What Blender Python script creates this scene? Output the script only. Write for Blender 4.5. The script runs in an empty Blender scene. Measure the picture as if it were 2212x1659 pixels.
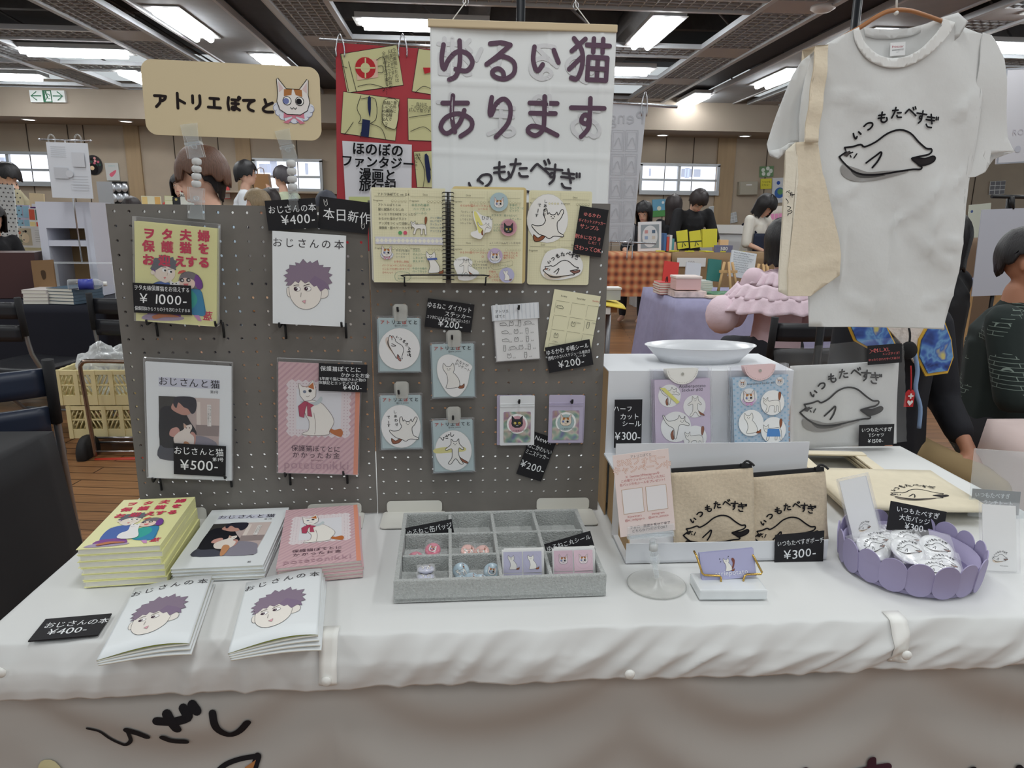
import bpy, bmesh, math, random
from mathutils import Vector as V, Matrix as Mx, noise as NZ
from mathutils.geometry import tessellate_polygon
PI=math.pi; rnd=random.Random(7)
SC=bpy.context.scene; COL=SC.collection
# ---------------------------------------------------------------- camera, world, exposure, big lights
FPX=1533.0; PITCH=math.radians(13.36); ROLL=0.0125; YAW=math.radians(4.1); CAMH=1.28
CM=(Mx.Rotation(-YAW,3,'Z')@Mx.Rotation(PI/2-PITCH,3,'X')@Mx.Rotation(ROLL,3,'Z'))
CP=V((0,0,CAMH))
cam=bpy.data.cameras.new('camera'); camo=bpy.data.objects.new('camera',cam); COL.objects.link(camo)
cam.sensor_width=36; cam.lens=36*FPX/2212; cam.clip_start=.05; cam.clip_end=100
camo.matrix_world=Mx.Translation(CP)@CM.to_4x4(); SC.camera=camo
SC.view_settings.view_transform='Standard'; SC.view_settings.look='None'; SC.view_settings.gamma=1
SC.view_settings.use_curve_mapping=False; SC.view_settings.exposure=0.24
w=bpy.data.worlds.new('hall'); SC.world=w; w.use_nodes=True
w.node_tree.nodes['Background'].inputs[0].default_value=(.9,.97,1,1); w.node_tree.nodes['Background'].inputs[1].default_value=.5
try:
    SC.cycles.max_bounces=8; SC.cycles.diffuse_bounces=3; SC.cycles.glossy_bounces=3; SC.cycles.transparent_max_bounces=16; SC.cycles.transmission_bounces=6
    SC.cycles.caustics_reflective=False; SC.cycles.caustics_refractive=False; SC.cycles.sample_clamp_indirect=4
except Exception: pass
CEIL=3.02
def area(name,x,y,sx,sy,power,rz=0,z=CEIL-.09):
    l=bpy.data.lights.new(name,'AREA'); l.shape='RECTANGLE'; l.size=sx; l.size_y=sy; l.energy=power; l.color=(.97,1,1)
    o=bpy.data.objects.new(name,l); COL.objects.link(o); o.location=(x,y,z); o.rotation_euler=(0,0,rz); return o
# the hall's rows of lamps that hang over the stall and behind the photographer
for lx in (-4.4,-2.45,0.1,1.95,3.85):
    for ly in (-1.6,.6,2.6,4.6):
        area('ceiling_lamp_light',lx,ly,.3,1.25,13)
# ---------------------------------------------------------------- projection helpers (photo pixel -> point of a real plane)
def ray(px,py): return CM@V(((px-1106)/FPX,-(py-829.5)/FPX,-1.0))
def oz(px,py,z):
    d=ray(px,py); return CP+d*((z-CAMH)/d.z)
def oy(px,py,y):
    d=ray(px,py); return CP+d*(y/d.y)
class Pl:
    """a real plane: origin o, right u, up v, normal n"""
    def __init__(s,o,u,v):
        s.o=V(o); s.u=V(u).normalized(); s.n=s.u.cross(V(v)).normalized(); s.v=s.n.cross(s.u)
    def off(s,d): return Pl(s.o+s.n*d,s.u,s.v)
    def hit(s,px,py):
        d=ray(px,py); return CP+d*((s.o-CP).dot(s.n)/d.dot(s.n))
    def uv(s,px,py):
        q=s.hit(px,py)-s.o; return q.dot(s.u),q.dot(s.v)
    def m(s,c=None):
        c=s.o if c is None else c
        return Mx(((s.u.x,s.v.x,s.n.x,c.x),(s.u.y,s.v.y,s.n.y,c.y),(s.u.z,s.v.z,s.n.z,c.z),(0,0,0,1)))
    def rect(s,c4):
        """four photo corners TL,TR,BR,BL -> (matrix at the rectangle's centre, width, height)"""
        a,b,c,d=[s.hit(*p) for p in c4]
        ctr=(a+b+c+d)/4; x=((b-a)+(c-d))/2; y=((a-d)+(b-c))/2
        w=x.length; h=y.length
        ax=x.normalized()+ (y.normalized()).cross(s.n); ax=(ax-s.n*ax.dot(s.n)).normalized()
        return Pl(ctr,ax,s.n.cross(ax)).m(), w, h
def yplane(y): return Pl((0,y,0),(1,0,0),(0,0,1))
def zplane(z): return Pl((0,0,z),(1,0,0),(0,1,0))
# ---------------------------------------------------------------- materials
def lin(c): 
    return tuple(((v/255)/12.92 if v/255<=.04045 else ((v/255+.055)/1.055)**2.4) for v in c)+(1,)
_M={}
def mat(name,col=(200,200,200),rough=.6,metal=0,bump=0,bscale=60,vary=0,vscale=8,trans=0,ior=1.45,alpha=1,emit=0,spec=.5,coat=0,stretch=None,sheen=0):
    if name in _M: return _M[name]
    m=bpy.data.materials.new(name); m.use_nodes=True; t=m.node_tree; b=t.nodes['Principled BSDF']; I=b.inputs
    I['Base Color'].default_value=lin(col); I['Roughness'].default_value=rough; I['Metallic'].default_value=metal
    I['Transmission Weight'].default_value=trans; I['IOR'].default_value=ior; I['Alpha'].default_value=alpha
    I['Specular IOR Level'].default_value=spec; I['Coat Weight'].default_value=coat; I['Sheen Weight'].default_value=sheen
    if emit: I['Emission Color'].default_value=lin(col); I['Emission Strength'].default_value=emit
    def nz(sc,det=3):
        n=t.nodes.new('ShaderNodeTexNoise'); n.inputs['Scale'].default_value=sc; n.inputs['Detail'].default_value=det
        c=t.nodes.new('ShaderNodeTexCoord'); mp=t.nodes.new('ShaderNodeMapping')
        t.links.new(c.outputs['Object'],mp.inputs[0]); t.links.new(mp.outputs[0],n.inputs[0])
        if stretch: mp.inputs['Scale'].default_value=stretch
        return n
    if vary:
        n=nz(vscale); r=t.nodes.new('ShaderNodeValToRGB'); c=lin(col)
        r.color_ramp.elements[0].position=.3; r.color_ramp.elements[1].position=.7
        r.color_ramp.elements[0].color=tuple(v*(1-vary) for v in c[:3])+(1,); r.color_ramp.elements[1].color=tuple(min(1,v*(1+vary)) for v in c[:3])+(1,)
        t.links.new(n.outputs[0],r.inputs[0]); t.links.new(r.outputs[0],I['Base Color'])
    if bump:
        n=nz(bscale,4); bp=t.nodes.new('ShaderNodeBump'); bp.inputs['Strength'].default_value=min(1,bump); bp.inputs['Distance'].default_value=.002*max(1,bump)
        t.links.new(n.outputs[0],bp.inputs['Height']); t.links.new(bp.outputs[0],I['Normal'])
    _M[name]=m; return m
def ink(c,rough=.7):
    return mat('print_%02x%02x%02x'%tuple(c),c,rough,spec=.2)
def clear(name,col=(255,255,255),amount=.12,rough=.06):
    """thin clear plastic film / acrylic: mostly transparent with a glossy skin"""
    if name in _M: return _M[name]
    m=bpy.data.materials.new(name); m.use_nodes=True; t=m.node_tree; t.nodes.clear()
    o=t.nodes.new('ShaderNodeOutputMaterial'); mx=t.nodes.new('ShaderNodeMixShader'); tr=t.nodes.new('ShaderNodeBsdfTransparent'); p=t.nodes.new('ShaderNodeBsdfPrincipled')
    tr.inputs[0].default_value=lin(col); p.inputs['Base Color'].default_value=lin(col); p.inputs['Roughness'].default_value=rough; p.inputs['Specular IOR Level'].default_value=.9
    lw=t.nodes.new('ShaderNodeLayerWeight'); lw.inputs[0].default_value=.35
    ma=t.nodes.new('ShaderNodeMath'); ma.operation='MULTIPLY_ADD'; ma.inputs[1].default_value=.6; ma.inputs[2].default_value=amount; ma.use_clamp=True
    n=t.nodes.new('ShaderNodeTexNoise'); n.inputs['Scale'].default_value=35; bp=t.nodes.new('ShaderNodeBump'); bp.inputs['Strength'].default_value=.35; bp.inputs['Distance'].default_value=.004
    c=t.nodes.new('ShaderNodeTexCoord'); t.links.new(c.outputs['Object'],n.inputs[0]); t.links.new(n.outputs[0],bp.inputs['Height']); t.links.new(bp.outputs[0],p.inputs['Normal'])
    t.links.new(lw.outputs['Facing'],ma.inputs[0]); t.links.new(ma.outputs[0],mx.inputs[0]); t.links.new(tr.outputs[0],mx.inputs[1]); t.links.new(p.outputs[0],mx.inputs[2]); t.links.new(mx.outputs[0],o.inputs[0])
    _M[name]=m; return m
# ---------------------------------------------------------------- objects
def tag(o,label=None,cat=None,group=None,kind=None):
    for k,v in (('label',label),('category',cat),('group',group),('kind',kind)):
        if v: o[k]=v
    return o
def thing(name,label,cat,m=None,group=None):
    o=bpy.data.objects.new(name,None); COL.objects.link(o); o.empty_display_size=.05
    o.matrix_world=m if isinstance(m,Mx) else Mx.Translation(V(m or (0,0,0)))
    return tag(o,label,cat,group)
class MB:
    def __init__(s): s.v=[]; s.f=[]; s.mi=[]; s.sm=[]
    def add(s,vs,fs,mi=0,sm=False,M=None):
        b=len(s.v); s.v+= [M@V(p) for p in vs] if M is not None else [V(p) for p in vs]
        for f in fs: s.f.append([b+i for i in f]); s.mi.append(mi); s.sm.append(sm)
        return s
    def box(s,c,d,mi=0,M=None,bev=0):
        x,y,z=d[0]/2,d[1]/2,d[2]/2; T=Mx.Translation(V(c)); T=M@T if M is not None else T
        if bev:
            bev=min(bev,x*.9,y*.9,z*.9); bm=bmesh.new(); bmesh.ops.create_cube(bm,size=1)
            for v in bm.verts: v.co=V((v.co.x*d[0],v.co.y*d[1],v.co.z*d[2]))
            bmesh.ops.bevel(bm,geom=bm.edges[:],offset=bev,segments=2,affect='EDGES',profile=.6)
            s.bm(bm,mi,False,T); return s
        vs=[(-x,-y,-z),(x,-y,-z),(x,y,-z),(-x,y,-z),(-x,-y,z),(x,-y,z),(x,y,z),(-x,y,z)]
        return s.add(vs,[(3,2,1,0),(4,5,6,7),(0,1,5,4),(1,2,6,5),(2,3,7,6),(3,0,4,7)],mi,False,T)
    def bm(s,bm,mi=0,sm=True,M=None):
        bm.verts.index_update(); s.add([v.co.copy() for v in bm.verts],[[v.index for v in f.verts] for f in bm.faces],mi,sm,M); bm.free(); return s
    def tube(s,pts,r,n=8,mi=0,closed=False,caps=True,M=None):
        pts=[V(p) for p in pts]; k=len(pts); rr=r if isinstance(r,(list,tuple)) else [r]*k
        vs=[]; up=None
        for i,p in enumerate(pts):
            a=pts[i-1] if (i>0 or closed) else p; b=pts[(i+1)%k] if (i<k-1 or closed) else p
            t=(b-a).normalized()
            if up is None:
                up=V((0,0,1)) if abs(t.z)<.9 else V((1,0,0))
            sd=t.cross(up)
            if sd.length<1e-6: sd=t.orthogonal()
            sd.normalize(); up=sd.cross(t).normalized()
            for j in range(n):
                q=2*PI*j/n; vs.append(p+(sd*math.cos(q)+up*math.sin(q))*rr[i])
        fs=[]
        for i in range(k if closed else k-1):
            for j in range(n):
                a=i*n+j; b=i*n+(j+1)%n; c=((i+1)%k)*n+(j+1)%n; d=((i+1)%k)*n+j; fs.append((a,b,c,d))
        s.add(vs,fs,mi,True,M)
        if caps and not closed:
            b=len(s.v)-k*n
            s.f.append([b+j for j in range(n)][::-1]); s.mi.append(mi); s.sm.append(False)
            s.f.append([b+(k-1)*n+j for j in range(n)]); s.mi.append(mi); s.sm.append(False)
        return s
    def lathe(s,prof,n=24,mi=0,M=None,sm=True):
        vs=[];fs=[];k=len(prof)
        for r,z in prof:
            for j in range(n):
                q=2*PI*j/n; vs.append((r*math.cos(q),r*math.sin(q),z))
        for i in range(k-1):
            for j in range(n):
                fs.append((i*n+j,i*n+(j+1)%n,(i+1)*n+(j+1)%n,(i+1)*n+j))
        if prof[0][0]>1e-5: fs.append(tuple(range(n))[::-1])
        if prof[-1][0]>1e-5: fs.append(tuple((k-1)*n+j for j in range(n)))
        return s.add(vs,fs,mi,sm,M)
    def ball(s,c,r,n=12,mi=0,M=None):
        r=r if isinstance(r,(tuple,list)) else (r,r,r); vs=[];fs=[]; h=max(4,n//2)
        for i in range(h+1):
            a=PI*i/h
            for j in range(n):
                q=2*PI*j/n; vs.append((c[0]+r[0]*math.sin(a)*math.cos(q),c[1]+r[1]*math.sin(a)*math.sin(q),c[2]-r[2]*math.cos(a)))
        for i in range(h):
            for j in range(n): fs.append((i*n+j,i*n+(j+1)%n,(i+1)*n+(j+1)%n,(i+1)*n+j))
        return s.add(vs,fs,mi,True,M)
    def grid(s,fn,nu,nv,mi=0,thick=0,M=None,sm=True):
        """surface fn(u,v) u,v in 0..1; thick>0 gives the sheet a back"""
        P=[[V(fn(i/nu,j/nv)) for i in range(nu+1)] for j in range(nv+1)]
        vs=[p for r in P for p in r]; W=nu+1
        fs=[(j*W+i,j*W+i+1,(j+1)*W+i+1,(j+1)*W+i) for j in range(nv) for i in range(nu)]
        if thick:
            n0=len(vs); nn=[V((0,0,0)) for _ in vs]
            for f in fs:
                q=(vs[f[1]]-vs[f[0]]).cross(vs[f[3]]-vs[f[0]])
                for i in f: nn[i]+=q
            vs+= [vs[i]-nn[i].normalized()*thick for i in range(n0)]
            fs+= [tuple(n0+i for i in f[::-1]) for f in fs]
            ed=[j*W for j in range(nv+1)][::-1]+[i for i in range(1,W)]+[j*W+nu for j in range(1,nv+1)]+[nv*W+i for i in range(nu-1,0,-1)]
            for a,b in zip(ed,ed[1:]+ed[:1]): fs.append((b,a,n0+a,n0+b))
        return s.add(vs,fs,mi,sm,M)
    def prism(s,pts,z0,z1,mi=0,M=None,sm=False):
        """extruded 2D outline (counter-clockwise)"""
        n=len(pts); vs=[(p[0],p[1],z0) for p in pts]+[(p[0],p[1],z1) for p in pts]
        tr=tessellate_polygon([[V((p[0],p[1],0)) for p in pts]])
        fs=[]
        for t in tr:
            a,b,c=t; ar=(pts[b][0]-pts[a][0])*(pts[c][1]-pts[a][1])-(pts[b][1]-pts[a][1])*(pts[c][0]-pts[a][0])
            if ar<0: a,c=c,a
            fs.append((a+n,b+n,c+n)); fs.append((c,b,a))
        fs+=[(i,(i+1)%n,(i+1)%n+n,i+n) for i in range(n)]
        return s.add(vs,fs,mi,sm,M)
    def o(s,name,mats,parent=None,M=None,sub=0):
        me=bpy.data.meshes.new(name); me.from_pydata([tuple(v) for v in s.v],[],s.f)
        for m in (mats if isinstance(mats,(list,tuple)) else [mats]): me.materials.append(m)
        me.polygons.foreach_set('material_index',s.mi); me.polygons.foreach_set('use_smooth',s.sm); me.update()
        ob=bpy.data.objects.new(name,me); COL.objects.link(ob)
        if M is not None: ob.matrix_world=M
        if parent is not None: ob.parent=parent
        if sub:
            md=ob.modifiers.new('s','SUBSURF'); md.levels=md.render_levels=sub
        return ob
def rrect(w,h,r,n=5,cx=0,cy=0):
    out=[]
    for sx,sy,a in ((1,-1,-PI/2),(1,1,0),(-1,1,PI/2),(-1,-1,PI)):
        for i in range(n+1):
            q=a+PI/2*i/n; out.append((cx+sx*(w/2-r)+r*math.cos(q),cy+sy*(h/2-r)+r*math.sin(q)))
    return out
def circ(r,n=32,cx=0,cy=0,ry=None,a0=0): return [(cx+r*math.cos(2*PI*i/n+a0),cy+(ry or r)*math.sin(2*PI*i/n+a0)) for i in range(n)]
def struct(ob): ob['kind']='structure'; return ob
def dup(root,M=None,label=None,group=None):
    r=root.copy(); COL.objects.link(r)
    if M is not None: r.matrix_world=M
    if label: r['label']=label
    if group: r['group']=group
    for ch in list(root.children):
        c=ch.copy(); COL.objects.link(c); c.parent=r; c.matrix_parent_inverse=ch.matrix_parent_inverse.copy()
        for g in ch.children:
            d=g.copy(); COL.objects.link(d); d.parent=c; d.matrix_parent_inverse=g.matrix_parent_inverse.copy()
    return r
def smooth(pts,k=5,closed=False):
    n=len(pts)
    if n<3: return list(pts)
    out=[]
    for i in range(n if closed else n-1):
        g=lambda j: pts[j%n] if closed else pts[max(0,min(n-1,j))]
        p0,p1,p2,p3=g(i-1),g(i),g(i+1),g(i+2)
        for q in range(k):
            t=q/k; t2=t*t; t3=t2*t
            out.append(tuple(.5*((2*p1[d])+(-p0[d]+p2[d])*t+(2*p0[d]-5*p1[d]+4*p2[d]-p3[d])*t2+(-p0[d]+3*p1[d]-3*p2[d]+p3[d])*t3) for d in range(len(p1))))
    if not closed: out.append(tuple(pts[-1]))
    return out
# ---------------------------------------------------------------- printing: lettering and drawings as thin flat meshes on real sheets
_fc=bpy.data.curves.new('glyphs','FONT'); _fc.resolution_u=3; _fo=bpy.data.objects.new('glyphs',_fc); COL.objects.link(_fo)
_G={}
def glyph(ch,bold=0):
    k=(ch,bold)
    if k not in _G:
        _fc.body=ch; _fc.offset=bold; bpy.context.view_layer.update()
        e=_fo.evaluated_get(bpy.context.evaluated_depsgraph_get()); me=e.to_mesh()
        vs=[(v.co.x,v.co.y) for v in me.vertices]; fs=[tuple(p.vertices) for p in me.polygons]
        mx=max([p[0] for p in vs],default=.3); e.to_mesh_clear()
        adv=1.0 if ord(ch)>0x2e80 else (mx+.07 if vs else .3)
        _G[k]=(vs,fs,adv)
    return _G[k]
# pen-written kana: strokes in a unit box
SG={'い':[[(.18,.78),(.16,.45),(.28,.18),(.42,.35)],[(.70,.72),(.84,.42)]],
'つ':[[(.08,.60),(.42,.78),(.82,.68),(.86,.42),(.62,.2),(.4,.14)]],
'も':[[(.45,.94),(.40,.55),(.42,.22),(.65,.10),(.87,.25),(.84,.45)],[(.18,.70),(.68,.72)],[(.15,.48),(.66,.48)]],
'た':[[(.1,.70),(.58,.74)],[(.36,.94),(.28,.55),(.1,.10)],[(.55,.52),(.88,.54)],[(.52,.30),(.62,.16),(.94,.16)]],
'べ':[[(.05,.38),(.30,.66),(.45,.6),(.95,.2)],[(.66,.82),(.74,.66)],[(.84,.88),(.91,.73)]],
'す':[[(.08,.72),(.92,.74)],[(.55,.96),(.56,.5),(.48,.36),(.36,.42),(.42,.56),(.56,.5),(.55,.25),(.38,.04)]],
'ぎ':[[(.13,.74),(.68,.80)],[(.10,.55),(.72,.61)],[(.36,.96),(.62,.38)],[(.2,.24),(.36,.1),(.66,.12)],[(.80,.86),(.84,.70)],[(.94,.88),(.97,.73)]],
'ひ':[[(.0,.72),(.16,.70),(.30,.62),(.5,.28),(.62,.16),(.76,.30),(.74,.80),(.98,.62)]],
'ざ':[[(.08,.60),(.45,.55),(.70,.72)],[(.35,.86),(.55,.42)],[(.2,.22),(.4,.1),(.66,.12)],[(.74,.92),(.82,.80)],[(.90,.98),(.98,.86)]],
'し':[[(.25,.92),(.24,.35),(.40,.1),(.65,.18),(.85,.45)]],
'ゆ':[[(.14,.84),(.10,.5),(.16,.26),(.28,.5),(.5,.70),(.76,.66),(.88,.46),(.74,.26),(.46,.28)],[(.54,.96),(.56,.45),(.47,.12),(.30,.02)]],
'る':[[(.2,.88),(.5,.92),(.74,.88)],[(.74,.88),(.4,.58),(.12,.36)],[(.12,.36),(.5,.58),(.84,.46),(.86,.18),(.62,.02),(.36,.06),(.28,.18),(.42,.27),(.56,.2),(.6,.06)]],
'猫':[[(.38,.97),(.06,.68)],[(.10,.97),(.30,.72),(.34,.4),(.24,.06),(.08,.06)],[(.31,.55),(.02,.26)],[(.43,.84),(.99,.84)],[(.59,.99),(.59,.68)],[(.82,.99),(.82,.68)],[(.48,.56),(.95,.56)],[(.95,.56),(.95,.04)],[(.95,.04),(.48,.04)],[(.48,.04),(.48,.56)],[(.48,.3),(.95,.3)],[(.715,.56),(.715,.04)]],
'あ':[[(.12,.78),(.76,.82)],[(.38,.97),(.36,.5),(.45,.1)],[(.68,.64),(.55,.3),(.25,.05),(.08,.2),(.22,.44),(.55,.55),(.86,.42),(.86,.2),(.6,.0)]],
'り':[[(.26,.94),(.22,.62),(.26,.52),(.38,.80),(.58,.92),(.74,.74),(.70,.36),(.40,.0)]],
'ま':[[(.15,.82),(.85,.84)],[(.18,.58),(.82,.60)],[(.52,.99),(.54,.5),(.52,.2),(.34,.05),(.14,.14),(.22,.27),(.5,.24),(.9,.08)]],
'ア':[[(.08,.84),(.5,.86)],[(.5,.86),(.9,.84)],[(.9,.84),(.82,.64),(.62,.5)],[(.5,.68),(.45,.35),(.18,.04)]],
'ト':[[(.35,.97),(.35,.03)],[(.35,.6),(.80,.38)]],
'リ':[[(.25,.9),(.25,.42)],[(.75,.94),(.76,.45),(.66,.2),(.45,.02)]],
'エ':[[(.18,.82),(.85,.82)],[(.5,.82),(.5,.15)],[(.03,.14),(.97,.14)]],
'ぽ':[[(.15,.92),(.09,.5),(.15,.06)],[(.38,.78),(.84,.78)],[(.38,.52),(.85,.52)],[(.62,.78),(.64,.3),(.55,.08),(.38,.12),(.42,.26),(.62,.24),(.92,.08)],[(.97,.95),(.90,1.0),(.86,.93),(.92,.88),(.97,.95)]],
'て':[[(.06,.80),(.92,.86)],[(.92,.86),(.58,.66),(.42,.38),(.52,.14),(.82,.04)]],
'と':[[(.3,.92),(.44,.50)],[(.86,.72),(.42,.5),(.16,.24),(.36,.05),(.88,.07)]]}
class Pr:
    """a print: drawing calls in sheet metres (u right, v up, centre 0,0), stacked in thin layers; sx scale maps unit art onto the sheet"""
    def __init__(s,fn=None,step=4e-5,z0=2e-4,sx=1,ox=0,oy=0,H=None,late=0,clip=None):
        s.late=late; s.clip=clip; s.mb=MB(); s.mats=[]; s.fn=fn; s.step=step; s.z=z0; s.sx=sx; s.ox=ox; s.oy=oy; s.H=H
    def P(s,p):
        if s.H: p=s.H(p)
        return (s.ox+p[0]*s.sx, s.oy+p[1]*s.sx)
    def mi(s,c):
        m=c if isinstance(c,bpy.types.Material) else ink(c)
        if m not in s.mats: s.mats.append(m)
        return s.mats.index(m)
    def put(s,vs,fs,c,mapped=False,up=True,dz=None):
        if not mapped: vs=[s.P(p) for p in vs]
        h=s.z
        D=dz or [0]*len(vs); out=[s.fn(p[0],p[1],h+d*s.step) if s.fn and not s.late else (p[0],p[1],h+d*s.step) for p,d in zip(vs,D)]
        s.mb.add(out,fs,s.mi(c))
        if up: s.z+=s.step
    def fill(s,pts,c,sm=0,cut=0):
        if sm: pts=smooth(pts,sm,True)
        pts=[s.P(p) for p in pts]
        tr=tessellate_polygon([[V((p[0],p[1],0)) for p in pts]]); fs=[]
        for a,b,d in tr:
            ar=(pts[b][0]-pts[a][0])*(pts[d][1]-pts[a][1])-(pts[b][1]-pts[a][1])*(pts[d][0]-pts[a][0])
            fs.append((a,b,d) if ar>0 else (d,b,a))
        s.put(pts,fs,c,True)
    def line(s,pts,w,c,sm=4,closed=False,cap=True,up=True):
        """a pen line of width w (sheet metres)"""
        if len(pts)>2 and sm: pts=smooth(pts,sm,closed)
        if closed: pts=list(pts)+[pts[0]]
        pts=[s.P(p) for p in pts]
        q=[pts[0]]
        for p in pts[1:]:
            if math.hypot(p[0]-q[-1][0],p[1]-q[-1][1])>1e-6: q.append(p)
        if len(q)<2: return s.dot(pts[0],w/2,c,mapped=True)
        vs=[];fs=[]; n=len(q); h=w/2
        for i in range(n):
            a=q[max(0,i-1)]; b=q[min(n-1,i+1)]
            if closed and i in (0,n-1): a=q[n-2]; b=q[1]
            dx,dy=b[0]-a[0],b[1]-a[1]; L=math.hypot(dx,dy) or 1; nx,ny=-dy/L*h,dx/L*h
            vs+=[(q[i][0]+nx,q[i][1]+ny),(q[i][0]-nx,q[i][1]-ny)]
        fs=[(2*i,2*i+1,2*i+3,2*i+2) for i in range(n-1)]
        if cap and not closed:
            for e,o in ((0,1),(n-1,n-2)):
                dx,dy=q[e][0]-q[o][0],q[e][1]-q[o][1]; a0=math.atan2(dy,dx); b=len(vs); vs.append(q[e])
                for k in range(7):
                    t=a0-PI/2+PI*k/6; vs.append((q[e][0]+h*math.cos(t),q[e][1]+h*math.sin(t)))
                fs+=[(b,b+k+1,b+k+2) for k in range(6)]
        s.put(vs,fs,c,True,up,[.6*(i//2)/n for i in range(2*n)]+[.6]*(len(vs)-2*n))
        if not up: s.z+=s.step*.3
    def dot(s,p,r,c,ry=None,n=20,rot=0,mapped=False):
        if not mapped: p=s.P(p)
        ry=ry or r; cr,sr=math.cos(rot),math.sin(rot); vs=[]
        for i in range(n):
            q=2*PI*i/n; x,y=r*math.cos(q),ry*math.sin(q); vs.append((p[0]+x*cr-y*sr,p[1]+x*sr+y*cr))
        s.put(vs,[tuple(range(n))],c,True)
    def rect(s,cx,cy,w,h,c,r=0):
        pts=rrect(w,h,r,4,cx,cy) if r else [(cx-w/2,cy-h/2),(cx+w/2,cy-h/2),(cx+w/2,cy+h/2),(cx-w/2,cy+h/2)]
        s.put(pts,[tuple(range(len(pts)))],c)
    def frame(s,cx,cy,w,h,t,c):
        s.line([(cx-w/2,cy-h/2),(cx+w/2,cy-h/2),(cx+w/2,cy+h/2),(cx-w/2,cy+h/2)],t,c,0,True)
    def text(s,body,x,y,size,c,al='c',bold=0,jit=0,vert=False,sp=1.0,rot=0,sxy=1.0):
        """font lettering; x,y is the baseline point (sheet units); jit shakes each sign like handwriting"""
        gl=[glyph(ch) for ch in body]; bo=[(0,0)] if not bold else ([(-bold/2,-bold/3),(bold/2,bold/3)] if bold<.015 else [(-bold/2,-bold/2),(bold/2,-bold/2),(bold/2,bold/2),(-bold/2,bold/2)]); adv=[g[2]*size*sp*sxy for g in gl]; W=sum(adv); cr,sr=math.cos(rot),math.sin(rot)
        px=0 if al=='l' else (-W/2 if al=='c' else -W); py=0
        for ch,g,a in zip(body,gl,adv):
            if g[0]:
                t=rnd.uniform(-1,1)*jit*.16; k=size*(1+rnd.uniform(-1,1)*jit*.13); ct,st=math.cos(t),math.sin(t); dy=rnd.uniform(-1,1)*jit*.05*size; vs=[]
                for bx,by in bo:
                  for gx,gy in g[0]:
                    gx=(gx+bx-.5*g[2])*sxy; gy+=by-.36; X=(gx*ct-gy*st)*k; Y=(gx*st+gy*ct)*k
                    if vert:
                        if ch=='ー': X,Y=-Y,X
                        X+=0; Y+=py-size*.5
                    else: X+=px+a/2; Y+=.36*size+dy
                    vs.append((x+X*cr-Y*sr,y+X*sr+Y*cr))
                nv=len(g[0]); s.put(vs,[[i+nv*b for i in f] for b in range(len(bo)) for f in g[1]],c,False,False,[.5*(b%4) for b in range(len(bo)) for _ in range(nv)])
            if vert: py-=size*sp
            else: px+=a
        s.z+=s.step*(2 if bold else 1)
    def pen(s,ch,cx,cy,size,w,c,rot=0,sq=1.0,jit=0):
        """one pen-written sign centred at cx,cy"""
        cr,sr=math.cos(rot),math.sin(rot)
        for st in SG[ch]:
            pts=[]
            for a,b in st:
                X=(a-.5)*size*sq; Y=(b-.5)*size; pts.append((cx+X*cr-Y*sr,cy+X*sr+Y*cr))
            s.line(pts,w,c,4,up=False)
        s.z+=s.step
    def o(s,name,parent,M=None):
        ob=s.mb.o(name,s.mats,parent,M)
        if s.late or s.clip:     # cut the flat print finely (and to the sheet), then lay it on the curved surface
            bm=bmesh.new(); bm.from_mesh(ob.data); cut=lambda co,no,out=False: bmesh.ops.bisect_plane(bm,geom=bm.verts[:]+bm.edges[:]+bm.faces[:],plane_co=co,plane_no=no,dist=1e-8,clear_outer=out)
            if s.clip:
                for no,d in (((1,0,0),s.clip[0]/2),((-1,0,0),s.clip[0]/2),((0,1,0),s.clip[1]/2),((0,-1,0),s.clip[1]/2)): cut(V(no)*d,no,True)
            if s.late:
                for ax in (0,1):
                    lo=min(v.co[ax] for v in bm.verts); hi=max(v.co[ax] for v in bm.verts); t=lo+s.late
                    while t<hi: no=[0,0,0]; no[ax]=1; cut(V(no)*t,no); t+=s.late
                for v in bm.verts: v.co=V(s.fn(*v.co))
            bm.to_mesh(ob.data); bm.free()
        return ob
def homog(c4,w,h):
    """photo/zoom corners TL,TR,BR,BL -> map to sheet metres centred on 0,0"""
    import numpy as np
    dst=[(-w/2,h/2),(w/2,h/2),(w/2,-h/2),(-w/2,-h/2)]; A=[];B=[]
    for (x,y),(X,Y) in zip(c4,dst):
        A+=[[x,y,1,0,0,0,-x*X,-y*X],[0,0,0,x,y,1,-x*Y,-y*Y]]; B+=[X,Y]
    q=np.linalg.solve(np.array(A,float),np.array(B,float)); q=[float(v) for v in q]
    def f(p):
        d=q[6]*p[0]+q[7]*p[1]+1; return ((q[0]*p[0]+q[1]*p[1]+q[2])/d,(q[3]*p[0]+q[4]*p[1]+q[5])/d)
    return f
BLK=(24,22,26); WHT=(240,240,238)
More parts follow.
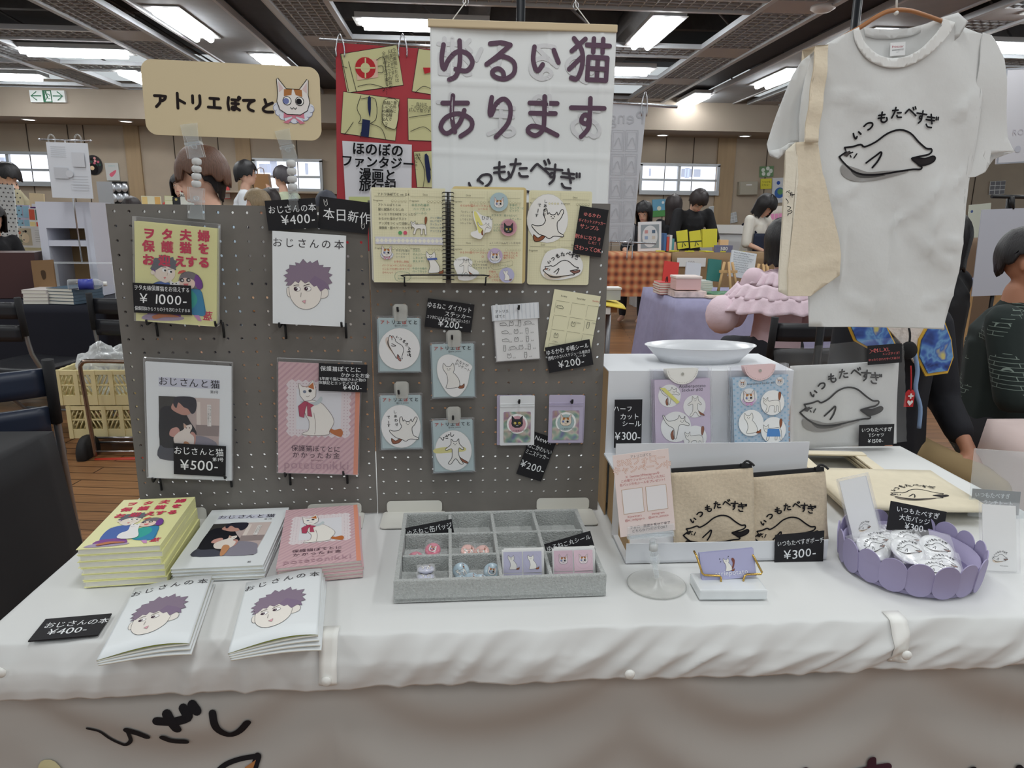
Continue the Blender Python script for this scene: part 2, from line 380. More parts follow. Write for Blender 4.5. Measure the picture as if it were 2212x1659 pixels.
# ---------------------------------------------------------------- drawings that come back on many of the goods
def art_sleepy_cat(p,cx,cy,w,c=BLK,k=1.0,tail=(40,36,38),body=None,text=True,shade=(150,148,146),ear=(70,66,66),flip=1,rot=0):
    """round cat lying on its belly, with the words written in an arc over it"""
    cr,sr=math.cos(rot),math.sin(rot)
    def T(q):
        x=(q[0]-1075)/780*w; y=-(q[1]-1270)/780*w; return (cx+x*cr-y*sr,cy+x*sr+y*cr)
    L=lambda pts:[T(q) for q in pts]; t=.0185*w*k
    back=[(725,1240),(790,1232),(850,1215),(885,1232),(960,1195),(1040,1130),(1130,1103),(1220,1125),(1300,1190),(1370,1238),(1420,1243),(1425,1265),(1395,1287),(1330,1300),(1262,1316)]
    belly=[(685,1312),(720,1350),(790,1405),(870,1440),(960,1447),(1060,1440),(1170,1420),(1280,1403),(1338,1402),(1350,1385),(1318,1366)]
    if shade:
        p.fill(L([(720,1372),(705,1410),(740,1465),(840,1500),(980,1494),(1120,1462),(1250,1420),(1170,1412),(1050,1418),(940,1425),(850,1400),(780,1380)]),shade,3)
        p.fill(L([(790,1410),(850,1465),(960,1472),(1080,1450),(1000,1447),(880,1440)]),tuple(int(v*.55) for v in shade),3)
    if body: p.fill(L(back+[(1318,1366)]+belly[::-1][1:]+[(740,1270)]),body)
    if ear: p.fill(L([(735,1275),(772,1262),(785,1278),(755,1310),(722,1300)]),ear)
    p.fill(L([(1255,1318),(1300,1313),(1370,1318),(1440,1297),(1466,1310),(1452,1338),(1400,1362),(1340,1372),(1300,1352)]),tail,3)
    p.line(L([(1255,1318),(1300,1313),(1370,1318),(1440,1297),(1466,1310),(1452,1338),(1400,1362),(1340,1372),(1300,1352)]),t*.8,c,3,True)
    p.line(L(back),t,c,3); p.line(L(belly),t,c,3); p.line(L([(725,1240),(742,1272),(685,1312)]),t,c,0)
    p.line(L([(915,1355),(980,1300),(1010,1272),(1018,1290),(1000,1345),(970,1390)]),t,c,3)
    for a,b in (((780,1300),(788,1312)),((774,1282),(796,1275)),((812,1318),(830,1286))): p.line(L([a,b]),t*.7,c)
    if text:
        for ch,x,y,sz,ro in (('い',812,1142,78,.45),('つ',886,1075,78,.32),('も',980,1013,92,.12),('た',1088,978,92,.0),('べ',1205,965,98,.0),('す',1298,1002,104,-.12),('ぎ',1388,1034,112,-.2)):
            q=T((x,y)); p.pen(ch,q[0],q[1],sz/780*w,t*.95,c,ro+rot)
def art_cat_face(p,cx,cy,w,t=None,collar=None,c=BLK,fur=(236,232,228),patch=(178,120,72),eye=(120,130,180),bow=(214,130,150),dark=False,wink=0):
    """cat's head from the front with pointed ears; w = width of the head"""
    t=t or w*.022; T=lambda q:(cx+q[0]*w,cy+(q[1]-.1)*w*.8); L=lambda a:[T(q) for q in a]
    head=[(-.46,.42),(-.48,.95),(-.44,1.0),(-.2,.62),(.2,.62),(.44,1.0),(.48,.95),(.46,.42),(.5,.15),(.42,-.15),(.2,-.32),(-.2,-.32),(-.42,-.15),(-.5,.15)]
    if collar:
        for i in range(9):
            a=PI*(1.05+.9*i/8); p.dot(T((.5*math.cos(a),.02+.5*math.sin(a))),w*.13,collar)
            p.line([T((.5*math.cos(a)+.13*math.cos(b),-.02+.5*math.sin(a)+.13*math.sin(b))) for b in [a-1.4+2.8*j/6 for j in range(7)]],t*.6,(110,120,165),0)
        if bow:
            for sgn in (-1,1): 
                p.fill(L([(0,-.36),(sgn*.3,-.26),(sgn*.32,-.46)]),bow); p.fill(L([(0,-.4),(sgn*.34,-.62),(sgn*.18,-.66)]),bow)
            p.dot(T((0,-.38)),w*.06,bow)
    p.fill(L(head),fur)
    if not dark:
        p.fill(L([(-.27,.6),(-.02,.62),(-.05,.40),(-.28,.34)]),patch); p.fill(L([(.02,.62),(.27,.6),(.28,.34),(.08,.40)]),patch)
        for g in (-1,1): p.fill(L([(g*.42,.48),(g*.43,.88),(g*.28,.62)]),(222,198,196))
    p.line(L(head),t,c,0,True)
    for g,col in ((-1,eye),(1,(30,28,34))):
        p.dot(T((g*.19,.18)),w*.135,c); p.dot(T((g*.19,.18)),w*.115,(245,245,240) if not dark else (225,200,90)); p.dot(T((g*.19-.03 if g<0 else .17,.17)),w*(.09 if not dark else .05),col)
    p.line(L([(-.09,-.06),(-.05,-.12),(0,-.06),(.05,-.12),(.09,-.06)]),t,c if not dark else (240,240,240),2)
def art_lines(p,x,y,w,n,h,c,t=.0006,rag=.3):
    """rows of tiny writing too small to read"""
    for i in range(n):
        a=x; yy=y-i*h; e=x+w*(1-rnd.random()*rag)
        while a<e:
            b=min(e,a+h*rnd.uniform(.25,.6)); pts=[(a+(b-a)*k/4,yy+rnd.uniform(-.3,.3)*h) for k in range(5)]
            p.line(pts,t,c,0,cap=False,up=False); a=b+h*.16
    p.z+=p.step
def art_cat_body(p,cx,cy,w,kind,t=None,c=BLK,fur=(238,236,230),tail=(150,92,66)):
    """whole cats: 'walk','sit','happy','stand','stretch'"""
    t=t or w*.016; T=lambda q:(cx+(q[0]-.5)*w,cy+(q[1]-.5)*w); L=lambda a:[T(q) for q in a]
    D={'walk':([(.05,.55),(.02,.78),(.1,.70),(.2,.70),(.27,.78),(.28,.6),(.5,.6),(.75,.6),(.86,.5),(.88,.25),(.9,.02),(.8,.04),(.78,.3),(.68,.32),(.66,.05),(.56,.05),(.58,.33),(.35,.33),(.25,.05),(.14,.08),(.22,.35),(.1,.45)],[(.84,.58),(.93,.8),(.92,1.0),(.82,.98),(.8,.75)]),
    'sit':([(.2,.98),(.3,.86),(.45,.86),(.55,.98),(.6,.75),(.55,.62),(.62,.55),(.75,.35),(.78,.15),(.7,.04),(.3,.02),(.28,.1),(.34,.3),(.3,.55),(.22,.68),(.17,.8)],[(.72,.12),(.85,.1),(.95,.18),(.93,.02),(.75,.0)]),
    'happy':([(.38,.96),(.45,.98),(.48,.82),(.52,.88),(.58,.82),(.7,.82),(.76,.9),(.8,.8),(.9,.97),(.97,.92),(.88,.7),(.78,.58),(.82,.32),(.98,.22),(.96,.16),(.7,.18),(.55,.1),(.4,.18),(.22,.24),(.02,.44),(.02,.52),(.12,.48),(.32,.5),(.42,.64),(.36,.8)],[(.34,.2),(.2,.12),(.06,.22),(.1,.02),(.3,.04),(.42,.16)]),
    'stand':([(.4,1.0),(.48,.9),(.6,.9),(.68,1.0),(.7,.8),(.85,.62),(.8,.56),(.68,.64),(.66,.4),(.72,.2),(.82,.02),(.7,.02),(.58,.2),(.5,.2),(.36,.02),(.26,.06),(.4,.26),(.42,.5),(.4,.62),(.22,.56),(.18,.62),(.38,.78)],[(.66,.3),(.8,.2),(.98,.08),(.96,.02),(.72,.14)]),
    'stretch':([(.02,.9),(.06,.94),(.22,.72),(.55,.78),(.62,.92),(.68,.82),(.78,.8),(.84,.88),(.84,.7),(.98,.6),(.96,.52),(.72,.58),(.6,.5),(.52,.12),(.44,.08),(.42,.42),(.24,.55),(.12,.68)],[(.4,.4),(.3,.25),(.34,.05),(.42,.06),(.4,.25)])}
    b,tl=D[kind]; p.fill(L(tl),tail,3); p.line(L(tl),t*.8,c,3,True); p.fill(L(b),fur,3); p.line(L(b),t,c,3,True)
    hx,hy={'walk':(.15,.62),'sit':(.38,.76),'happy':(.64,.76),'stand':(.54,.82),'stretch':(.73,.7)}[kind]
    for g in (-.05,.05): p.dot(T((hx+g,hy)),w*.016,c)
    p.line(L([(hx-.03,hy-.06),(hx,hy-.04),(hx+.03,hy-.06)]),t*.7,c,2)
# ================================================================ the hall
FARY=12.4; BULK=11.45; BZ=2.60
def wood_floor():
    m=bpy.data.materials.new('parquet'); m.use_nodes=True; t=m.node_tree; b=t.nodes['Principled BSDF']
    c=t.nodes.new('ShaderNodeTexCoord'); mp=t.nodes.new('ShaderNodeMapping'); mp.inputs['Rotation'].default_value=(0,0,.12)
    br=t.nodes.new('ShaderNodeTexBrick'); br.inputs['Scale'].default_value=1; br.inputs['Mortar Size'].default_value=.004; br.inputs['Brick Width'].default_value=.9; br.inputs['Row Height'].default_value=.09
    br.inputs['Color1'].default_value=lin((166,120,80)); br.inputs['Color2'].default_value=lin((138,98,64)); br.inputs['Mortar'].default_value=lin((70,42,24))
    n=t.nodes.new('ShaderNodeTexNoise'); n.inputs['Scale'].default_value=9; n.inputs['Detail'].default_value=5
    m2=t.nodes.new('ShaderNodeMapping'); m2.inputs['Scale'].default_value=(.5,7,1)
    mx=t.nodes.new('ShaderNodeMix'); mx.data_type='RGBA'; mx.blend_type='MULTIPLY'; mx.inputs[0].default_value=.55
    r=t.nodes.new('ShaderNodeValToRGB'); r.color_ramp.elements[0].position=.35; r.color_ramp.elements[0].color=(.45,.4,.36,1); r.color_ramp.elements[1].position=.65; r.color_ramp.elements[1].color=(1,1,1,1)
    L=t.links.new; L(c.outputs['Object'],mp.inputs[0]); L(mp.outputs[0],br.inputs[0]); L(c.outputs['Object'],m2.inputs[0]); L(m2.outputs[0],n.inputs[0]); L(n.outputs[0],r.inputs[0])
    L(br.outputs[0],mx.inputs[6]); L(r.outputs[0],mx.inputs[7]); L(mx.outputs[2],b.inputs['Base Color']); b.inputs['Roughness'].default_value=.33
    return m
struct(MB().box((0,4,-.05),(24,20,.1)).o('floor',wood_floor()))
mwall=mat('wall_panel',(176,162,144),.75,vary=.06,vscale=2,bump=.2,bscale=90)
mcol=mat('wall_wood',(168,144,112),.6,vary=.08,vscale=3,stretch=(6,6,.4))
mdark=mat('seam',(70,60,52),.8)
mfr=mat('alu',(176,178,180),.35,metal=.6)
# far wall with openings for the three windows
wins=[(0,118,330,398),(550,697,345,413),(1384,1546,355,418)]
W=[]
for a,b,c,d in wins:
    p,q=oy(a,c,FARY),oy(b,d,FARY); W.append((p.x,q.x,oy(b,d,FARY).z,oy(a,c,FARY).z))
W[0]=(W[0][0]-.55,)+W[0][1:]
mb=MB(); xs=[-12]+[v for w_ in W for v in w_[:2]]+[12]
for i,(a,b) in enumerate(zip(xs,xs[1:])):
    if i%2==0: mb.box(((a+b)/2,FARY+.1,1.5),(b-a,.2,3.05))
    else:
        z0,z1=W[i//2][2:]; mb.box(((a+b)/2,FARY+.1,z0/2),(b-a,.2,z0)); mb.box(((a+b)/2,FARY+.1,(z1+3.03)/2),(b-a,.2,3.03-z1))
struct(mb.o('wall_far',mwall))
mb=MB()
for px in (60,148,182,290,375,470,640,900,1060,1330,1440,1500,1560,1660,1900,2010,2120): mb.box((oy(px,300,FARY).x,FARY-.004,1.3),(.012,.008,2.6))
struct(mb.o('trim_1',mdark))
mb=MB()
for a,b in ((270,302),(508,540),(1552,1590),(1160,1200)):
    p,q=oy(a,300,FARY),oy(b,300,FARY); mb.box(((p.x+q.x)/2,FARY-.02,1.3),(q.x-p.x,.04,2.6))
struct(mb.o('trim_2',mcol))
mpane=mat('daylight_pane',(232,238,250),.3,emit=1.15)
mout=mat('pane_shade',(176,184,204),.3,emit=.8)
for i,(x0,x1,z0,z1) in enumerate(W):
    fr=MB(); xm=(x0+x1)/2; t=.045; zm=z0+(z1-z0)*.46
    for c,d in (((xm,FARY-.02,z1),(x1-x0+t,.1,t)),((xm,FARY-.02,z0),(x1-x0+t,.14,t*1.6)),((x0,FARY-.02,(z0+z1)/2),(t,.1,z1-z0)),((x1,FARY-.02,(z0+z1)/2),(t,.1,z1-z0)),((xm,FARY,(z0+z1)/2),(t,.06,z1-z0)),((xm,FARY,zm),(x1-x0,.05,t*.8))): fr.box(c,d)
    f=struct(fr.o('window_%d'%(i+1),mfr))
    pb=MB().box((xm,FARY+.05,(z0+z1)/2),(x1-x0,.01,z1-z0))
    for k in range(5):
        xx=x0+(x1-x0)*rnd.uniform(.08,.92); pb.box((xx,FARY+.043,zm+(z1-zm)*.5),(rnd.uniform(.03,.16),.004,(z1-zm)*rnd.uniform(.4,.9)),1)
    pb.o('pane',[mpane,mout],f)
# bulkhead, with its downlights and the exit sign
struct(MB().box((0,(BULK+FARY)/2,(BZ+CEIL+.1)/2),(24,FARY-BULK,CEIL+.1-BZ)).o('wall_bulkhead',mat('bulkhead',(158,146,132),.8,vary=.05,vscale=1.5)))
mlamp=mat('lamp_white',(255,255,255),.4,emit=5)
mtrim=mat('lamp_trim',(225,225,222),.5)
def pick(seq): return rnd.choice(seq)
for px,py,lab in ((62,257,'below and left of the green exit sign'),(272,261,'left of the cream stall sign'),(1431,291,'just right of the grey hanging poster'),(1609,293,'left of the hanging shirt'),(1050,285,'hidden behind the white banner')):
    if px==1050: continue
    p=oz(px,py,BZ); d=thing('downlight','small round recessed downlight in the bulkhead, '+lab,'downlight',(p.x,p.y,BZ),'bulkhead downlights')
    MB().lathe([(.1,0),(.1,-.012),(.085,-.016),(.08,-.004),(.08,0)],20).o('ring',mtrim,d); MB().lathe([(.08,-.002),(.078,-.01),(0,-.012)],20).o('lens',mlamp,d)
s4=[(63,195),(138,195),(142,221),(66,221)]
m,w_,h_=yplane(BULK-.05).rect(s4); ex=thing('exit_sign','green and white running man exit sign with two arrows','sign',m)
MB().box((0,0,-.025),(w_,h_,.05)).o('housing',mtrim,ex)
p=Pr(step=.0008,z0=.001); GR=(60,110,84); p.rect(0,0,w_,h_,(228,232,230)); p.rect(0,0,w_*.26,h_,GR); p.rect(w_*.02,0,w_*.16,h_*.86,(228,232,230))
H=homog([(340,250),(770,250),(788,392),(362,392)],w_,h_); p.H=H
p.dot((545,272),w_*.028,GR)
for l in ([(545,285),(565,330)],[(565,330),(575,350),(600,350)],[(565,330),(550,365)],[(548,292),(530,300)],[(555,292),(590,300),(598,318)],[(560,300),(575,335)]): p.line(l,w_*.02,GR,0)
for pts in ([(370,318),(490,318)],[(430,270),(370,318),(440,368)],[(640,318),(755,318)],[(690,268),(755,318),(700,366)]): p.line(pts,w_*.028,GR,0)
p.o('pictogram',ex)
# ceiling: dark plenum, long lattice strips, cross strips, beams, solid strips
mple=mat('plenum',(62,60,62),.9,vary=.25,vscale=1.2); mbeam=mat('beam_dark',(50,50,58),.7,vary=.1); msol=mat('ceiling_strip',(160,164,168),.7,vary=.05); mlat=mat('lattice_metal',(200,204,208),.5,metal=.2); mcross=mat('ceiling_plate',(186,186,188),.6)
struct(MB().box((0,3.7,3.75),(26,17.5,.1)).o('ceiling',mple))
Y0,Y1=-5.0,BULK
LONG=[(-7.6,-7.1),(-5.3,-4.85),(-3.62,-3.10),(-1.62,-1.12),(2.53,3.08),(4.45,4.95),(6.6,7.1)]
CROSS=[(-4.1,-3.65),(-.4,.05),(2.9,3.35),(4.6,5.0),(6.2,6.56),(7.9,8.34),(9.6,10.02),(11.2,11.45)]
def inlong(x): return any(a-.01<x<b+.01 for a,b in LONG)
mb=MB(); pl=MB()
for a,b in LONG:
    for x in (a,b): mb.box((x,(Y0+Y1)/2,CEIL),(.05,Y1-Y0,.05))
    for k in range(1,int((b-a)/.1)+1): mb.box((a+(b-a)*k/(int((b-a)/.1)+1),(Y0+Y1)/2,CEIL+.012),(.009,Y1-Y0,.03))
    ys=[v for c in CROSS for v in c]
    y=Y0
    while y<Y1:
        if not any(c-.02<y<d+.02 for c,d in CROSS): mb.box(((a+b)/2,y,CEIL+.012),(b-a,.009,.03))
        y+=.1
    for c,d in CROSS: pl.box(((a+b)/2,(c+d)/2,CEIL+.005),(b-a,d-c,.02))
bays=[(-10,-7.6),(-7.1,-5.3),(-4.85,-3.62),(-1.12,2.53),(4.95,6.6),(7.1,10.5)]
for a,b in bays:
    for c,d in CROSS:
        for y in (c,d): mb.box(((a+b)/2,y,CEIL),(b-a,.045,.045))
        for k in range(1,4): mb.box(((a+b)/2,c+(d-c)*k/4,CEIL+.012),(b-a,.009,.03))
        x=a+.05
        while x<b: mb.box((x,(c+d)/2,CEIL+.012),(.009,d-c,.03)); x+=.1
struct(mb.o('ceiling_lattice',mlat)); struct(pl.o('ceiling_plates',mcross))
mb=MB()
for x0,x1 in ((-2.82,-2.05),(3.56,4.2)): mb.box(((x0+x1)/2,(Y0+Y1)/2,CEIL+.02),(x1-x0,Y1-Y0,.05))
struct(mb.o('ceiling_strips',msol))
mb=MB()
for x0,x1 in ((-2.05,-1.66),(3.12,3.56)): mb.box(((x0+x1)/2,(Y0+Y1)/2,CEIL+.16),(x1-x0,Y1-Y0,.2))
struct(mb.o('ceiling_beam',mbeam))
mb=MB()
for x in (-2.06,-1.65,3.1,3.57,-2.83,4.21): mb.box((x,(Y0+Y1)/2,CEIL+.01),(.03,Y1-Y0,.06))
struct(mb.o('trim_3',mcross))
mb=MB()   # ducts and bracing up in the plenum
for x,r in ((-4.2,.13),(2.0,.2),(.2,.12),(-6.2,.15),(5.6,.16)): mb.tube([(x,Y0,3.42),(x,Y1,3.42)],r,12)
for y in (-2,0,2,4,5.6,7.2,8.9,10.6):
    mb.box((0,y,3.5),(20,.09,.16))
    for k in range(12): mb.tube([(-8+k*1.45,y,3.42),(-7.4+k*1.45,y+.3,3.06)],.012,5)
struct(mb.o('ceiling_ducts',mat('duct',(96,94,94),.7,vary=.15)))
mtube=mat('fluorescent_tube',(250,253,255),.4,emit=22); mref=mat('reflector',(214,216,216),.35)
def lamp(x,y,L,ang,label,n=2,z=CEIL-.03):
    t=thing('ceiling_light',label,'ceiling light',Mx.Translation((x,y,z))@Mx.Rotation(ang,4,'Z'),'fluorescent ceiling lights')
    MB().box((0,0,.035),(L+.12,.30,.05)).add([(-L/2-.08,-.16,.012),(L/2+.08,-.16,.012),(L/2+.08,.16,.012),(-L/2-.08,.16,.012)],[(3,2,1,0)]).o('housing',mref,t)
    for k in range(n):
        yy=(k-(n-1)/2)*.14; MB().tube([(-L/2,yy,-.012),(L/2,yy,-.012)],.032,10).o('tube',mtube,t)
Q=PI/2
for a in ((-2.60,7.5,1.0,Q,'twin tube ceiling light above the cream stall sign, in the grey strip'),(-4.3,8.87,1.08,0,'long twin tube ceiling light left of the cream sign, over the exit sign'),
 (-6.1,10.52,1.0,0,'far ceiling light at the left edge nearest the exit sign'),(-2.22,9.3,1.0,Q,'twin tube ceiling light just above the top right edge of the cream sign'),
 (-4.25,10.5,1.0,Q,'far ceiling light half hidden by the left corner of the cream sign'),(-.35,7.22,1.1,0,'ceiling light just left of the wooden banner rod'),
 (1.84,7.28,1.0,Q,'twin tube ceiling light right of the wooden banner rod'),(1.7,9.06,1.1,0,'ceiling light low beside the right edge of the white banner'),
 (3.46,11.1,.95,Q,'farthest ceiling light of the right strip, above the wall downlights'),(3.97,9.3,1.0,Q,'ceiling light meeting the left sleeve of the hanging shirt'),
 (4.9,5.75,1.0,Q,'ceiling light at the top right corner above the shirt'),(5.7,7.38,1.1,0,'ceiling light right of the right sleeve of the hanging shirt'),
 (-6.3,7.5,1.0,Q,'ceiling light cut by the left edge high above the far table'),(3.97,7.4,.9,Q,'ceiling light tip showing beside the tote strap')): lamp(*a)
p=oz(1778,12,CEIL); d=thing('smoke_detector','round white smoke detector on the ceiling near the wooden hanger','smoke detector',(p.x,p.y,CEIL-.005)); MB().lathe([(.1,.0),(.1,-.02),(.06,-.045),(0,-.05)],24).o('cover',mtrim,d)
p=oz(1338,470//1,0); 
s4=[(1597,391),(1637,393),(1638,422),(1596,421)]; m,w_,h_=yplane(FARY-.1).rect(s4); d=thing('panel_box','grey metal panel box fixed on the far wall','panel box',m)
MB().box((0,0,-.05),(w_,h_,.1),bev=.01).o('housing',mat('panel_grey',(158,152,136),.5),d); MB().box((0,0,.006),(w_*.9,h_*.88,.01)).o('door',mat('panel_grey2',(170,164,148),.5),d); MB().box((0,h_*.25,.014),(w_*.3,.02,.004)).o('name_plate',mtrim,d)
# ================================================================ the stall: table, cloth, pegboards
TZ=.70
mcloth=mat('white_cotton',(222,223,222),.85,bump=.35,bscale=14,sheen=.1)
tb=thing('folding_table','long folding table under the white cloth of the stall','table',(.24,1.31,0))
MB().box((0,0,TZ-.02),(1.78,.74,.03)).o('table_top',mat('table_wood',(150,120,90),.5),tb)
for sx in (-1,1):
    for sy in (-1,1): MB().tube([(sx*.8,sy*.3,TZ-.03),(sx*.8,sy*.3,0)],.014,8).o('leg',mfr,tb)
TX0,TX1,TY0,TY1=-.665,1.145,.905,1.70
def fold(x,s): return math.sin(x*31+1.3*math.sin(x*7))*s+math.sin(x*57+2)*s*.45
def topcloth(u,v):
    x=TX0+(TX1-TX0)*u
    # v 0..1: hem -> front edge -> back edge
    if v<.34:
        k=1-v/.34; drop=k*.072
        e=min(1,k*2.2); q=x+drop*(.9+.8*math.sin(x*3.1))
        r1=1-abs(NZ.noise(V((q*13,drop*5,1.7))))*2.4; r2=1-abs(NZ.noise(V((q*24+5,drop*9-x*4,4.1))))*2.2
        bulge=.0085*r1+.0045*r2+.003*math.sin(x*150+drop*40)*max(0,k-.75)*4*.5
        y=TY0-.014*math.sin(min(1,k*1.5)*PI/2)-bulge*e*(1-.35*max(0,k-.8)*5)
        z=TZ+.004-drop+.004*(NZ.noise(V((x*11,0,9))))*(1-k)*k*4-.004*(1-math.cos(min(1,k*3)*PI/2))-.004*math.exp(-k*6)*max(0,r1)
        return (x,y,z)
    t=(v-.34)/.66; y=TY0+(TY1-TY0)*t**1.3
    r1=1-abs(NZ.noise(V((x*13,0,1.7))))*2.4; rip=-.004*math.exp(-(y-TY0)/.014)*max(0,r1)
    return (x,y,TZ+.004+rip*(.25 if t<.001 else 1)+.0007*NZ.noise(V((x*9,y*9,0))))
tc=thing('tablecloth','white cotton tablecloth gathered over the front edge of the stall table','tablecloth',(0,0,0))
MB().grid(topcloth,240,70,thick=.0015).o('cloth',mcloth,tc)
mbut=mat('snap_white',(238,238,234),.3)
for px,py in ((705,1471),(1360,1456),(1958,1415),(2,1452)):
    p=oy(px,py,TY0-.026); MB().lathe([(.0075,0),(.0075,.002),(.005,.0045),(0,.005)],16,M=Mx.Translation(p)@Mx.Rotation(PI/2,4,'X')).o('snap_button',mbut,tc)
for px,px2,y0,y1 in ((700,738,1340,1478),(1928,1966,1300,1420)):
    def rib(u,v,px=px,px2=px2):
        x=oz(px+(px2-px)*u,1350,TZ).x; q=topcloth((x-TX0)/(TX1-TX0),.05+v*.33); return (q[0],q[1]-.003,q[2]+.002)
    MB().grid(rib,3,14,thick=.001).o('ribbon_tab',mat('ribbon_white',(244,244,240),.6),tc)
# printed cloth hung under the hem
HB=Pl((0,.926,.30),(1,0,0),(0,0,1))
def front(u,v,h=0):
    x=-.70+1.9*u; z=-.0+.645*v
    return fmap(x,z,h)
_snx=[oy(px,1470,.926).x for px in (2,705,1360,1958)]
def fmap(x,z,h):
    sag=0
    for a,b in zip(_snx,_snx[1:]+[_snx[-1]+.5]):
        if a<=x<b: t=(x-a)/(b-a); sag=4*t*(1-t)
    d=.645-z
    y=.926-.004+.009*math.sin(d*42-sag*5.0)*math.exp(-d*2.2)*(.3+sag)+.006*math.sin(x*9+z*14)
    for k in (.34,.86,1.30,-.18): # pressed fold lines
        y-=.0035*math.exp(-((x-k+.06*(z-.5))/.006)**2)
    y-=.0035*math.exp(-((z-.36-.05*x)/.005)**2)
    return V((x,y-h,z+.005*math.sin(x*24)*math.exp(-d*8)-(.012*sag*math.exp(-d*12))))
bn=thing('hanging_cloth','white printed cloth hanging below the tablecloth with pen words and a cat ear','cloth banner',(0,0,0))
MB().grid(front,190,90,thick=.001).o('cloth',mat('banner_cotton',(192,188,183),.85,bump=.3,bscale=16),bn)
p=Pr(fn=fmap,z0=.0016,step=1e-4,late=.01)
uvf=lambda px,py:(HB.hit(px,py).x,HB.hit(px,py).z); F=lambda z,sx,ox,oy_:[uvf(ox+a/sx,oy_+b/sx) for a,b in z]
S=2.724
K=(34,32,36)
for pts,wd in (([(520,1405),(590,1420),(640,1475),(690,1510),(735,1525),(775,1480),(775,1390)],.006),([(775,1390),(830,1408),(880,1435)],.012),([(955,1320),(1050,1318),(1130,1290),(1125,1255)],.013),([(1010,1280),(1070,1360)],.014),([(1100,1245),(1130,1280)],.013),([(1150,1225),(1180,1250)],.014),([(985,1435),(1030,1460),(1105,1462)],.012),([(1275,1255),(1300,1350),(1360,1410),(1420,1390),(1470,1330)],.011),([(1265,1680),(1330,1620),(1420,1580),(1525,1555)],.008),([(1525,1555),(1500,1640),(1480,1690)],.011)): p.line(F(pts,S,0,1050),wd,K)
p.fill(F([(1515,1575),(1450,1620),(1440,1690),(1480,1690)],S,0,1050),(190,130,80))
p.fill(F([(250,1600),(330,1600),(390,1690),(240,1690)],S,0,1050),(222,214,170),3)
PUR=(70,40,52)
for pts,wd in (([(895,1220),(880,1300)],.016),([(1300,1185),(1300,1300)],.016),([(1150,1255),(1395,1220)],.013)): p.line(F(pts,2.724,1400,1200),wd,PUR)
for pts in ([(1895,1240),(1860,1300)],[(2160,1225),(2190,1260)],[(2230,1215),(2250,1250)]): p.line(F(pts,2.724,1400,1200),.012,K)
p.o('lettering',bn)
# ---------------------------------------------------------------- pegboards with real holes
mpeg=mat('peg_grey',(118,114,109),.8,vary=.04,vscale=40); mpege=mat('peg_edge',(92,90,88),.8)
BR1=oz(809,1108,TZ+.0065); A1=math.radians(3.2)
B1=Pl(BR1,(math.cos(A1),math.sin(A1),0),(0,0,1)); B2=Pl(oz(818,1108,TZ+.0065),(1,0,0),(0,0,1))
def pegboard(pl,x0,x1,ztop,c0,pu,r0,pv,nu,nv,label):
    """holes at c0+i*pu, r0-j*pv on the plane"""
    t=thing('pegboard',label,'pegboard',pl.m()); mb=MB(); hr=.0026; TH=.005; z0=.0
    xs=[x0]+[c0-pu/2+i*pu for i in range(nu+1)]+[x1]; zs=[z0]+[r0-pv*(nv-.5)+j*pv for j in range(nv+1)]+[ztop]
    for i in range(len(xs)-1):
        for j in range(len(zs)-1):
            a,b,c,d=xs[i],xs[i+1],zs[j],zs[j+1]
            if b-a<1e-4 or d-c<1e-4: continue
            if 0<i<len(xs)-2 and 0<j<len(zs)-2:
                cx,cy=(a+b)/2,(c+d)/2; out=[(b,cy),(b,d),(cx,d),(a,d),(a,cy),(a,c),(cx,c),(b,c)]
                inn=[(cx+hr*math.cos(k*PI/4),cy+hr*math.sin(k*PI/4)) for k in range(8)]
                vs=[q+(0,) for q in out]+[q+(0,) for q in inn]+[q+(-TH,) for q in out]+[q+(-TH,) for q in inn]
                fs=[];
                for k in range(8):
                    n=(k+1)%8; fs+=[(k,n,8+n,8+k),(16+k,24+k,24+n,16+n),(8+k,8+n,24+n,24+k)]
                mb.add(vs,fs)
            else:
                mb.add([(a,c,0),(b,c,0),(b,d,0),(a,d,0),(a,c,-TH),(b,c,-TH),(b,d,-TH),(a,d,-TH)],[(0,1,2,3),(7,6,5,4)])
    W=[(x0,z0),(x1,z0),(x1,ztop),(x0,ztop)]
    for k in range(4):
        a,b=W[k],W[(k+1)%4]; mb.add([a+(0,),b+(0,),b+(-TH,),a+(-TH,)],[(0,3,2,1)],1)
    mb.o('panel',[mpeg,mpege],t); return t
def uvx(pl,px,py): return pl.uv(px,py)
x0=B1.uv(234,443)[0]; zt=B1.uv(500,446)[1]; a=B1.uv(246,456); b=B1.uv(533,460)
pu=(b[0]-a[0])/9; r1=B1.uv(300,1062)[1]; pvv=(a[1]-B1.uv(265,704)[1])/8
pb1=pegboard(B1,B1.uv(265,760)[0],0,zt,a[0],pu,a[1],pvv,int((-a[0]-.004)/pu)+1,int(a[1]/pvv),'left grey pegboard holding books, under the cream shop sign')
x1=B2.uv(1300,760)[0]; a2=B2.uv(829,1067); b2=B2.uv(1279,1063)
pu2=(b2[0]-a2[0])/17; zt2=B2.uv(1000,447)[1]; pv2=pvv
pb2=pegboard(B2,B2.uv(806,760)[0],x1,zt2,a2[0],pu2,a2[1]+pv2*22,pv2,18,23,'right grey pegboard holding stickers and an open notebook')
mplate=mat('bookend_white',(222,221,214),.4)
